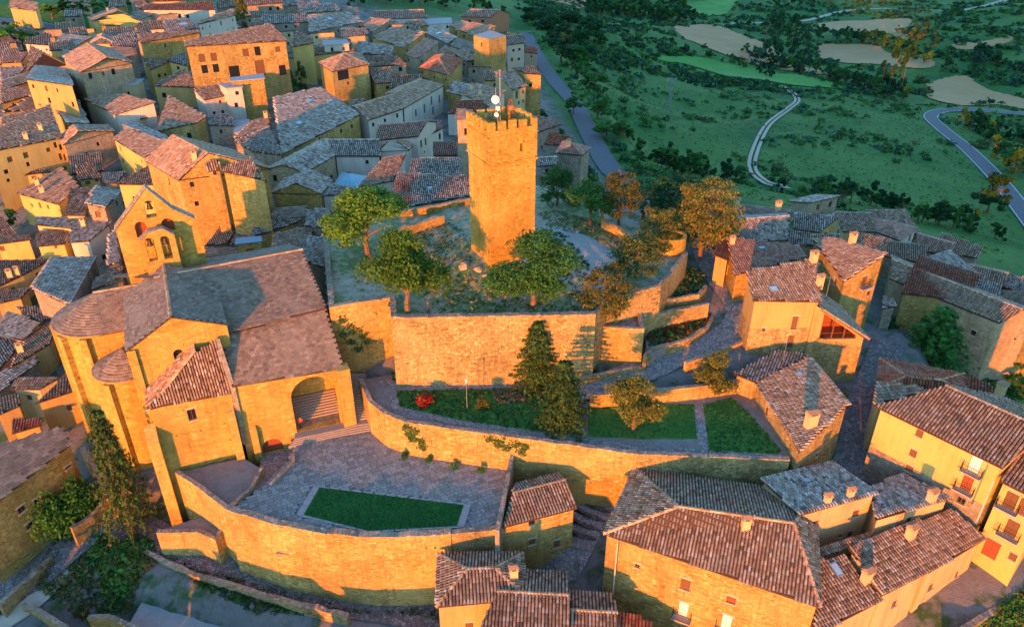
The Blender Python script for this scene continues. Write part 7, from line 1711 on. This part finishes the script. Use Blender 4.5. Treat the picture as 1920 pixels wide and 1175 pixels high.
# scrub that covers the valley slopes (too much to count)
def scatter(name, n, region_px, zmin, zmax, size, tones, nq, leaf, label=None, avoid=True, zfun=None, world_poly=None, mat="leaf", h=.8, clump=0.0):
    rng = np.random.default_rng(sum(map(ord, name)) + n); pts = np.zeros((0, 2))
    if world_poly is not None:
        x0, x1 = min(p[0] for p in world_poly), max(p[0] for p in world_poly); y0, y1 = min(p[1] for p in world_poly), max(p[1] for p in world_poly)
        while len(pts) < n:
            X = rng.uniform(x0, x1, n * 2); Y = rng.uniform(y0, y1, n * 2); k = pip(world_poly, X, Y); pts = np.concatenate([pts, np.stack([X[k], Y[k]], 1)])
    else:
        tri = 0
        while len(pts) < n and tri < 60:
            tri += 1; D_ = rng.uniform(zmin, zmax, n * 2); A2 = rng.uniform(-.72, .72, n * 2); X = D_ * A2; Y = D_
            Zg = ground_z(X, Y); dep = Y * CP + (CAMZ - Zg) * SP; px_ = CX + X / dep * FPX; py_ = CY + (-(Zg - CAMZ) * CP - Y * SP) / dep * FPX
            k = pip(region_px, px_, py_)
            for fp_ in fields_px: k &= ~pip(fp_, px_, py_)
            if clump:
                f_ = np.sin(X * .05 + 2 * np.sin(Y * .03)) * np.cos(Y * .045 + 1.5 * np.sin(X * .04)) + .5 * np.sin(X * .13 + Y * .09); k &= rng.random(len(X)) < np.clip(.5 + clump * f_ - .35 * (abs(clump) > 1), .012, 1)
            for nm, line, hw, mt in road_lines:
                if not k.any(): break
                L_ = np.array([(p.x, p.y) for p in line[::2]]); idx_ = np.where(k)[0]; d = np.sqrt(((X[idx_, None] - L_[None, :, 0]) ** 2 + (Y[idx_, None] - L_[None, :, 1]) ** 2).min(1)); k[idx_[d < hw + 1.2]] = False
            pts = np.concatenate([pts, np.stack([X[k], Y[k]], 1)])
    pts = pts[:n]; m = len(pts); Zg = (zfun or ground_z)(pts[:, 0], pts[:, 1]); sz_ = rng.uniform(size[0], size[1], m) ** 1.0
    d = rng.normal(0, 1, (m, nq, 3)); d /= np.linalg.norm(d, axis=2, keepdims=True); d[..., 2] = np.abs(d[..., 2]) * h
    C = np.concatenate([pts, Zg[:, None]], 1)[:, None, :] + d * (sz_[:, None] * rng.uniform(.35, 1, (m, nq)))[..., None]
    pal = np.array([GREENS.get(t, t) for t in tones]); col = pal[rng.integers(len(pal), size=m)] * rng.uniform(.6, 1.35, (m, 1)); col = np.repeat(col, nq, 0) * rng.uniform(.75, 1.25, (m * nq, 1))
    V, Q, T_ = leaf_cloud(C.reshape(-1, 3), d.reshape(-1, 3), 1.0, col, rng)
    # leaf size follows the plant
    cen = np.repeat(C.reshape(-1, 3), 4, 0); V = cen + (V - cen) * np.repeat(np.repeat(sz_ * leaf, nq), 4)[:, None]
    o = np_obj(name, V, Q, M[mat], None, T_); o["kind"] = "stuff"
    if label: o["label"] = label
    return o
VAL = [(960,0),(1920,0),(1920,520),(1760,425),(1600,425),(1420,375),(1170,330),(1120,240),(1060,150),(1010,90),(985,50)]
scatter("valley_scrub", 1900, VAL, 150, 560, (.6, 2.3), ["dark", "mid", "mid", "blue", (.07, .17, .04), (.10, .16, .05)], 20, .36, "low scrub covering the valley slopes", clump=2.2)
scatter("far_scrub", 2600, VAL, 420, 900, (1.4, 3.6), ["dark", "mid", "blue"], 18, .42, "far scrub on the valley floor and hills", clump=.6)
scatter("slope_grass", 3500, VAL, 140, 420, (.2, .5), [(.07, .22, .035), (.10, .25, .05), (.17, .25, .07)], 4, .8, "tall grass on the valley slopes", clump=-.8)

# castle yard weeds, hedges and beds
yard_in = [Vector((p.x, p.y, 0)) for p in cpoly]; cyc = sum(yard_in, Vector((0, 0, 0))) / len(yard_in); yard_in = [cyc + (p - cyc) * .95 for p in yard_in]
def poly_at(px, z): return [tuple(U(a, b, z).xy) for a, b in px]
def patch(name, px, z, n, size, tones, nq=9, leaf=.5, h=.8, zf=None, label=None):
    return scatter(name, n, None, 0, 0, size, tones, nq, leaf, label, zfun=zf or (lambda X, Y: np.full(np.shape(X), z)), world_poly=poly_at(px, z), h=h)
DRYG = [(.26, .24, .11), (.2, .21, .08), (.11, .17, .045), (.07, .15, .035)]
patch("yard_weeds", [(640,480),(690,590),(740,590),(1110,585),(1050,540),(1080,500),(1020,440),(880,440),(760,430)], -1.2, 1300, (.08, .24), DRYG, 9, .4, zf=yard_z, label="dry grass and weeds in the castle yard")
patch("yard_weeds", [(770,540),(860,520),(1000,560),(1100,540),(1110,582),(840,588)], -1.2, 330, (.2, .5), ["vine", (.09, .17, .04), (.2, .2, .08), (.28, .24, .11)], 8, .5, zf=yard_z, label="green weeds behind the castle wall")
patch("yard_weeds", [(760,430),(840,410),(880,440),(885,500),(830,520),(780,470)], -1.0, 600, (.1, .36), DRYG, 11, .38, zf=yard_z, label="dry brush left of the tower")
patch("yard_weeds", [(1010,400),(1060,395),(1140,420),(1200,470),(1180,480),(1100,440),(1030,430)], -1.2, 800, (.1, .34), DRYG, 10, .38, zf=yard_z, label="dry grass along the low parapet")
patch("yard_weeds", [(1010,430),(1060,440),(1110,500),(1080,560),(1040,540),(1050,480)], -1.2, 160, (.2, .5), ["mid", "vine"], 8, .5, zf=yard_z, label="green weeds right of the tower")
patch("bank_grass", [(1195,560),(1310,548),(1322,515),(1290,500),(1230,525)], -5.0, 900, (.2, .6), ["dark", "mid", (.14, .13, .05)], 8, .5, label="grassy bank under the round turret")
def bed(name, px, z, mat="grass", off=.03):
    o = MB().prism([U(a, b, z + off) for a, b in px], z - .1).build(name, M[mat]); o["kind"] = "structure"; return o
bed("lawn", [(743,732),(975,728),(1080,735),(1078,812),(1010,808),(860,786),(750,762)], -10.4, "grass")
bed("lawn", [(1102,760),(1180,756),(1300,757),(1308,822),(1200,822),(1103,818)], -10.4, "grass")
bed("lawn", [(1318,760),(1372,744),(1400,770),(1466,845),(1450,851),(1330,848)], -10.4, "grass")
bed("garden_path", [(700,716),(735,710),(1120,716),(1120,727),(740,727)], -10.4, "cobble", .05)
bed("garden_path", [(728,738),(742,734),(750,764),(860,788),(1010,811),(1195,834),(1470,852),(1478,858),(1195,847),(900,805),(735,772)], -10.4, "cobble", .035)
bed("garden_path", [(1301,757),(1318,757),(1330,848),(1309,846)], -10.4, "cobble", .04)
patch("lawn_grass", [(743,732),(975,728),(1080,735),(1078,812),(1010,808),(860,786),(750,762)], -10.4, 1700, (.12, .34), ["mid", "vine", "dark", (.10, .14, .04)], 7, .5, label="grass and flowers of the left garden bed")
patch("lawn_grass", [(1102,760),(1180,756),(1300,757),(1308,822),(1200,822),(1103,818)], -10.4, 900, (.1, .22), ["mid", "vine"], 6, .5, label="grass of the middle lawn")
patch("lawn_grass", [(1318,760),(1372,744),(1400,770),(1466,845),(1450,851),(1330,848)], -10.4, 900, (.1, .26), ["mid", "vine"], 6, .5, label="grass of the right lawn")
patch("dry_grass", [(925,732),(995,730),(990,755),(930,758)], -10.4, 350, (.15, .35), [(.22, .18, .11), (.16, .14, .07)], 6, .5, label="dry patch of the left garden bed")
patch("flower_bed", [(736,712),(975,704),(975,696),(738,702)], -10.4, 520, (.2, .55), ["mid", "vine", "dark", (.24, .06, .03)], 9, .45, label="rose bed at the foot of the castle wall")
patch("flower_bed", [(1090,706),(1205,692),(1205,682),(1095,690)], -10.0, 300, (.2, .5), ["mid", "vine", "dark"], 9, .45, label="hedge bed at the right foot of the castle wall")
patch("planter_shrubs", [(1218,648),(1290,632),(1326,606),(1330,582),(1215,610)], -7.5, 650, (.25, .6), ["dark", "mid", (.16, .06, .02), (.12, .08, .03)], 9, .45, label="red and green shrubs of the planter")
tree_px("red flowering bush in the left garden bed", "bush", 796, 756, -10.4, 738, 46, "mid", nleaf=900, leaf=.06, var=5, dry=(.5, .02, .015), pdry=.75, cat="bush", name="flower_bush")
tree_px("round clipped yellow shrub in the left garden bed", "bush", 904, 766, -10.4, 740, 28, "yellow", nleaf=900, leaf=.06, var=6, cat="bush")
for k, (x, y) in enumerate([(759,858),(805,866),(852,876),(902,887)]): tree_px(["first", "second", "third", "fourth"][k] + " small shrub from the left along the lit garden wall foot", "bush", x, y, -14.7, y - 14, 17, "mid", nleaf=500, leaf=.08, var=7 + k, cat="bush", group="shrubs at the garden wall foot")
ROUGH = [(130,1000),(185,1000),(300,1060),(300,1090),(200,1150),(130,1140),(60,1100)]
scatter("rough_scrub", 1300, None, 0, 0, (.2, .7), [(.16, .14, .04), "mid", (.10, .12, .03), (.2, .14, .05)], 9, .45, "rough scrub in the garden at the bottom left", world_poly=[tuple(U(a, b, -26).xy) for a, b in ROUGH])
scatter("rough_scrub", 700, None, 0, 0, (.3, .9), ["olive", "mid", "yellow"], 10, .42, "tall bushes under the road wall at the bottom left", world_poly=[tuple(U(a, b, -26).xy) for a, b in [(170,1010),(210,1000),(300,1058),(270,1110),(200,1130)]])
scatter("rough_scrub", 900, None, 0, 0, (.15, .5), ["mid", "dark", (.10, .12, .03)], 8, .45, "weeds along the road wall at the bottom", world_poly=[tuple(U(a, b, -26.5).xy) for a, b in [(300,1070),(420,1110),(640,1165),(900,1190),(820,1160),(640,1180),(480,1175),(380,1130)]])
scatter("garden_scrub", 900, None, 0, 0, (.3, .9), ["mid", "dark", "vine"], 9, .45, "green garden around the spreading fir on the right", world_poly=[tuple(U(a, b, -17).xy) for a, b in [(1650,640),(1720,620),(1860,690),(1920,760),(1920,690),(1790,640),(1700,600)]])
scatter("slope_scrub", 900, None, 0, 0, (.4, 1.2), ["mid", "dark"], 9, .45, "green slope beside the ring road", world_poly=[tuple(U(a, b, -14).xy) for a, b in [(1010,200),(1050,230),(1100,300),(1120,340),(1090,330),(1030,245)]])
scatter("court_grass", 300, None, 0, 0, (.2, .7), ["mid", "dark"], 9, .45, "green of the palace courtyard", world_poly=[tuple(U(a, b, -6.5).xy) for a, b in [(500,160),(560,150),(580,165),(520,178)]])
# ivy on walls
def ivy(label, pxs, za, p0, p1, n, rad):
    nrm = frame_axes(p0, p1)[1]; rng = np.random.default_rng(n); C = []
    for (x, y) in pxs:
        q = on_plane(x, y, p0, nrm); t = frame_axes(p0, p1)[0]
        for _ in range(n): C.append(q + t * rng.normal(0, rad) + Vector((0, 0, rng.normal(0, rad * .8))) + nrm * rng.uniform(.06, .3))
    C = np.array([tuple(c) for c in C]); out = np.tile(np.array(nrm), (len(C), 1)); col = shade((.055, .10, .022), len(C), rng, .4)
    V, Q, T_ = leaf_cloud(C, out, .16, col, rng, .5); o = np_obj("creeper", V, Q, M["leaf"], None, T_); tag(o, label, "creeper"); return o
g0, g1 = U(762,792,-9.9), U(1195,852,-9.9)
ivy("left hanging creeper on the lit garden wall", [(762,800),(768,812),(774,822),(780,808),(792,826),(793,838)], 0, g0, g1, 60, .3)
ivy("right hanging creeper on the lit garden wall", [(920,822),(935,832),(950,838),(968,832),(980,845),(985,836),(940,826)], 0, g0, g1, 60, .32)
b0_, b1_ = U(617,577,-.75), U(731,559,-.75)
ivy("creeper on the left castle bastion beside the church", [(640,600),(655,612),(668,618),(645,625),(680,628),(690,640),(660,640),(672,652)], 0, b0_, b1_, 40, .35)
s0_, s1_ = U(610,1000,-14.15), U(845,1001,-14.15)
ivy("weeds growing on the top of the curved square wall", [(705,1032),(722,1030),(750,1028),(775,1026),(800,1024),(735,1058),(715,1050)], 0, s0_, s1_, 30, .28)

# ------------------------------------------------------------------ people, posts and other small things
def cloth_mat(name, trousers, shirt, skin, hair):
    m, nt, b = nodes(name); tc_ = nt.nodes.new("ShaderNodeTexCoord"); sp = nt.nodes.new("ShaderNodeSeparateXYZ"); nt.links.new(tc_.outputs["Object"], sp.inputs[0])
    mr = N(nt, "ShaderNodeMapRange"); mr.inputs[2].default_value = 1.8; nt.links.new(sp.outputs["Z"], mr.inputs[0])
    r = nt.nodes.new("ShaderNodeValToRGB"); r.color_ramp.interpolation = 'CONSTANT'; e = r.color_ramp.elements
    while len(e) < 5: e.new(.5)
    for k, (p, c) in enumerate([(0, (.03, .025, .02, 1)), (.045, trousers), (.53, shirt), (.835, skin), (.93, hair)]): e[k].position = p; e[k].color = c
    nt.links.new(mr.outputs[0], r.inputs[0]); nt.links.new(r.outputs[0], b.inputs["Base Color"]); return m
def person(label, loc, face, mat, lean=0.0):
    J = {"pel": (0, 0, .95, .13), "wai": (0, -.01, 1.12, .125), "che": (0, 0, 1.33, .15), "nec": (0, 0, 1.50, .06), "jaw": (0, .02, 1.58, .075), "hea": (0, .015, 1.67, .095), "top": (0, 0, 1.75, .075),
         "hl": (-.10, 0, .90, .095), "kl": (-.12, .03, .50, .062), "al": (-.13, -.02, .09, .042), "fl": (-.15, .14, .035, .036), "hr": (.10, 0, .90, .095), "kr": (.12, .05, .50, .062), "ar": (.13, .0, .09, .042), "fr": (.15, .16, .035, .036),
         "sl": (-.19, 0, 1.42, .062), "el": (-.26, .02, 1.14, .045), "wl": (-.20, .20, 1.02, .034), "pl": (-.17, .28, 1.01, .032), "sr": (.19, 0, 1.42, .062), "er": (.26, .02, 1.14, .045), "wr": (.20, .20, 1.02, .034), "pr": (.17, .28, 1.01, .032)}
    E = [("pel", "wai"), ("wai", "che"), ("che", "nec"), ("nec", "jaw"), ("jaw", "hea"), ("hea", "top"), ("pel", "hl"), ("hl", "kl"), ("kl", "al"), ("al", "fl"), ("pel", "hr"), ("hr", "kr"), ("kr", "ar"), ("ar", "fr"),
         ("che", "sl"), ("sl", "el"), ("el", "wl"), ("wl", "pl"), ("che", "sr"), ("sr", "er"), ("er", "wr"), ("wr", "pr")]
    names = list(J); me = bpy.data.meshes.new("person"); me.from_pydata([J[n][:3] for n in names], [(names.index(a), names.index(b)) for a, b in E], [])
    o = bpy.data.objects.new("person", me); COL.objects.link(o); me.materials.append(mat)
    sk = o.modifiers.new("skin", 'SKIN'); sk.use_smooth_shade = True
    if not me.skin_vertices: me.skin_vertices.new() if hasattr(me.skin_vertices, "new") else None
    for k, n in enumerate(names):
        v = me.skin_vertices[0].data[k]; v.radius = (J[n][3], J[n][3] * (.85 if n in ("che", "wai", "pel") else 1)); v.use_root = n == "pel"
    sb_ = o.modifiers.new("sub", 'SUBSURF'); sb_.levels = 1; sb_.render_levels = 2
    o.location = loc; o.rotation_euler = (lean, 0, face); tag(o, label, "person"); return o
try:
    m1 = cloth_mat("clothes_orange", (.02, .03, .06, 1), (.75, .13, .03, 1), (.45, .27, .18, 1), (.04, .025, .015, 1)); m2 = cloth_mat("clothes_dark", (.03, .04, .06, 1), (.05, .055, .07, 1), (.4, .25, .18, 1), (.03, .02, .015, 1))
    person("person in orange top and dark trousers standing at the left side of the church porch", U(565,802,zfl + .01), math.radians(200), m1)
    p_ = U(802,594,-1.2); person("person in dark jacket standing at the castle wall parapet", Vector((p_.x, p_.y + .9, float(yard_z(p_.x, p_.y + .9)))), math.radians(175), m2)
except Exception as ex:
    print("person skipped", ex)
lp = U(876,768,-10.4); lo = thing("lamp_post", "thin lamp post in the left garden bed", "lamp post", lp)
zt_ = up_to(lp, 716); MB().tube(lp, (lp.x, lp.y, zt_), .05, .035, 6).build("post", M["metal_grey"], lo); MB().tube((lp.x, lp.y, zt_), (lp.x, lp.y, zt_ + .12), .16, .10, 8).tube((lp.x, lp.y, zt_ + .125), (lp.x, lp.y, zt_ + .4), .10, .18, 8).build("lantern", M["dish_white"], lo)
# steel power pole in the valley
pb = T(1254, 207); pb.z = float(ground_z(pb.x, pb.y)); pt = up_to(pb, 146); po = thing("power_pole", "grey lattice power pole standing alone on the green slope", "power pole", pb); mb = MB(); Hh = pt - pb.z
for a, b in ((-1, -1), (1, -1), (1, 1), (-1, 1)): mb.tube(pb + Vector((a * .6, b * .6, 0)), Vector((pb.x + a * .3, pb.y + b * .3, pt)), .12, .10, 4)
for j in range(9):
    f0, f1 = j / 9, (j + 1) / 9; w0, w1 = .6 - .3 * f0, .6 - .3 * f1
    for k in range(4):
        (a0, b0), (a1, b1) = [(-1, -1), (1, -1), (1, 1), (-1, 1)][k], [(-1, -1), (1, -1), (1, 1), (-1, 1)][(k + 1) % 4]; mb.tube(pb + Vector((a0 * w0, b0 * w0, Hh * f0)), pb + Vector((a1 * w1, b1 * w1, Hh * f1)), .06, n=4, caps=False)
mb.build("lattice", M["metal_grey"], po); cr = MB(); cr.tube((pb.x - 2.6, pb.y, pt - 1.2), (pb.x + 2.2, pb.y, pt - .2), .14, n=4); cr.tube((pb.x - 2.0, pb.y, pt - .2), (pb.x + 2.4, pb.y, pt - .9), .14, n=4); cr.tube((pb.x, pb.y, pt - 2.2), (pb.x + 2.2, pb.y, pt - .3), .1, n=4); cr.tube((pb.x, pb.y, pt - 2.2), (pb.x - 2.4, pb.y, pt - 1.1), .1, n=4); cr.build("cross_arm", M["metal_grey"], po)
# blue glass roof of the courtyard
cg = Us([(622,352),(668,352),(690,330),(640,322)], -4.2); gp_ = thing("courtyard_canopy", "pale blue glazed pyramid over the courtyard behind the big castle tree", "canopy", sum(cg, Vector((0, 0, 0))) / 4)
ap = sum(cg, Vector((0, 0, 0))) / 4 + Vector((0, 0, 1.4))
for k in range(4):
    for j in range(4):
        a, b = cg[k].lerp(cg[(k + 1) % 4], j / 4 + .01), cg[k].lerp(cg[(k + 1) % 4], (j + 1) / 4 - .01); pn = MB(); pn.poly([a, b, ap]); pn.build("glass_panel", M["roof_glass"], gp_)
# sign plate and parapet by the hut
wall_run("hut_wall", "shadowed sloping parapet wall between the paved square and the small hut", [U(957,848,-12.4), U(945,915,-12.6), U(928,994,-12.8)], .45, -22, "stone_grey", side=1)
wall_run("kerb_wall", "low lit kerb wall of the hedge bed at the castle wall's right foot", Us([(1090,712),(1126,703),(1184,692),(1208,690)], -9.0), .4, -10.6, "stone_gold")
# blue shed roof behind the nave
bs = Us([(440,458),(492,452),(490,442),(442,446)], -1.0); sh = thing("shed", "small shed with blue sheet roof behind the nave ridge", "shed", (bs[0].x, bs[0].y, -8)); MB().prism(bs, -1.12).build("roof", M["shingle_blue"], sh); c_ = sum(bs, Vector((0, 0, 0))) / 4
MB().prism([c_ + (p - c_) * .85 - Vector((0, 0, .125)) for p in bs], -8).build("wall", M["stone_gold"], sh); dq = [c_ + (p - c_) * .86 for p in bs[:2]]; MB().box(dq[0].lerp(dq[1], .5), (dq[1] - dq[0]).normalized(), Vector((0, 1, 0)), .5, .05, -4, -2).build("door", M["wood_red"], sh)

# a small red car in the lay-by of the ring road
cb_ = T(1088, 176); cb_.z = float(ground_z(cb_.x, cb_.y)) + .05; cr_ = thing("parked_car", "small dark red car parked in the lay-by beside the ring road", "car", cb_); ca = .9; cx_u = Vector((math.cos(ca), math.sin(ca), 0)); cy_u = Vector((-cx_u.y, cx_u.x, 0)); simple("car_red", (.22, .03, .04), .3, .2, .1)
def cprof(prof, hw, name, mat):
    mb = MB(); L = [cb_ + cx_u * x + Vector((0, 0, z)) - cy_u * hw for x, z in prof]; R_ = [p + cy_u * 2 * hw for p in L]; mb.poly(L[::-1]); mb.poly(R_); n = len(L)
    for k in range(n): j = (k + 1) % n; mb.poly([L[k], L[j], R_[j], R_[k]])
    return mb.build(name, M[mat], cr_)
cprof([(-2.0, .3), (2.0, .3), (2.05, .65), (1.9, .85), (.9, .95), (-1.6, 1.0), (-2.05, .9)], .82, "body", "car_red"); cprof([(.85, .96), (.25, 1.42), (-1.2, 1.45), (-1.75, 1.0)], .70, "cabin", "glass_dark"); cprof([(.22, 1.435), (-.1, 1.49), (-1.0, 1.5), (-1.2, 1.465)], .66, "car_roof", "car_red")
for x in (-1.3, 1.3):
    for sd in (-1, 1): c = cb_ + cx_u * x + cy_u * (sd * .74) + Vector((0, 0, .32)); MB().tube(c - cy_u * .1, c + cy_u * .1, .32, n=14).build("wheel", M["iron"], cr_)
# television aerials
for k, (px_, py_, z_, lab) in enumerate([(1551,548,0.5,"on the loggia house roof"),(1603,1042,-12.2,"on the cream house above the corner"),(1470,668,-5.4,"on the garden house roof")]):
    a = U(px_, py_, z_); ae = thing("roof_aerial", "thin television aerial " + lab, "aerial", a); MB().tube(a - Vector((0, 0, .6)), a + Vector((0, 0, 2.2)), .03, .025, 5).build("mast", M["metal_grey"], ae); mb = MB(); mb.tube(a + Vector((-.7, -.1, 2.1)), a + Vector((.7, .1, 2.1)), .018, n=4)
    for j in range(6): q = a + Vector((-.6 + .24 * j, -.085 + .034 * j, 2.1)); mb.tube(q + Vector((-.04, .3, 0)), q + Vector((.04, -.3, 0)), .012, n=4)
    mb.build("aerial_arms", M["metal_grey"], ae)

# edge wall and green corner of the parking square, steps of the street beside the hut
wall_run("square_edge_wall", "lit low stone wall along the parking square at the bottom right corner", [U(a, b, -19.2) for a, b in [(1775,1190),(1850,1145),(1935,1098)]], .6, -22, "stone_rubble", rag=.14, side=-1)
scatter("corner_grass", 500, None, 0, 0, (.2, .6), ["mid", "vine", "yellow"], 10, .4, "green corner below the parking square wall", world_poly=[tuple(U(a, b, -20).xy) for a, b in [(1800,1195),(1860,1155),(1935,1112),(1935,1195)]])
ss_ = thing("street_steps", "shallow cobbled steps of the street beside the small hut", "steps", U(1090, 995, -19.6)); ln_ = [l for l in road_lines if l[0] == "stepped_street"][0][1]
for k in range(9):
    i_ = int(len(ln_) * (.34 + .045 * k)); p = ln_[i_]; t = (ln_[i_ + 1] - ln_[i_ - 1]); t.z = 0; t.normalize(); s_ = Vector((t.y, -t.x, 0)); mb = MB(); pts = []
    for j in range(7): f = j / 6 * 2 - 1; pts.append(p + s_ * (2.4 * f) + t * (.5 * (1 - f * f)))
    top_ = [Vector((q.x, q.y, p.z + .12)) for q in pts] + [Vector((q.x - t.x * .62, q.y - t.y * .62, p.z + .13)) for q in reversed(pts)]
    mb.prism(top_, p.z - .25).build("step", M["cobble"], ss_)

patch("turf_blades", [(601,915),(868,948),(855,984),(691,993),(572,964)], -14.68, 3200, (.04, .11), [(.012, .10, .02), (.02, .14, .03), (.04, .16, .03), (.07, .15, .04)], 5, .6, label="short mown grass of the green lawn in the square")
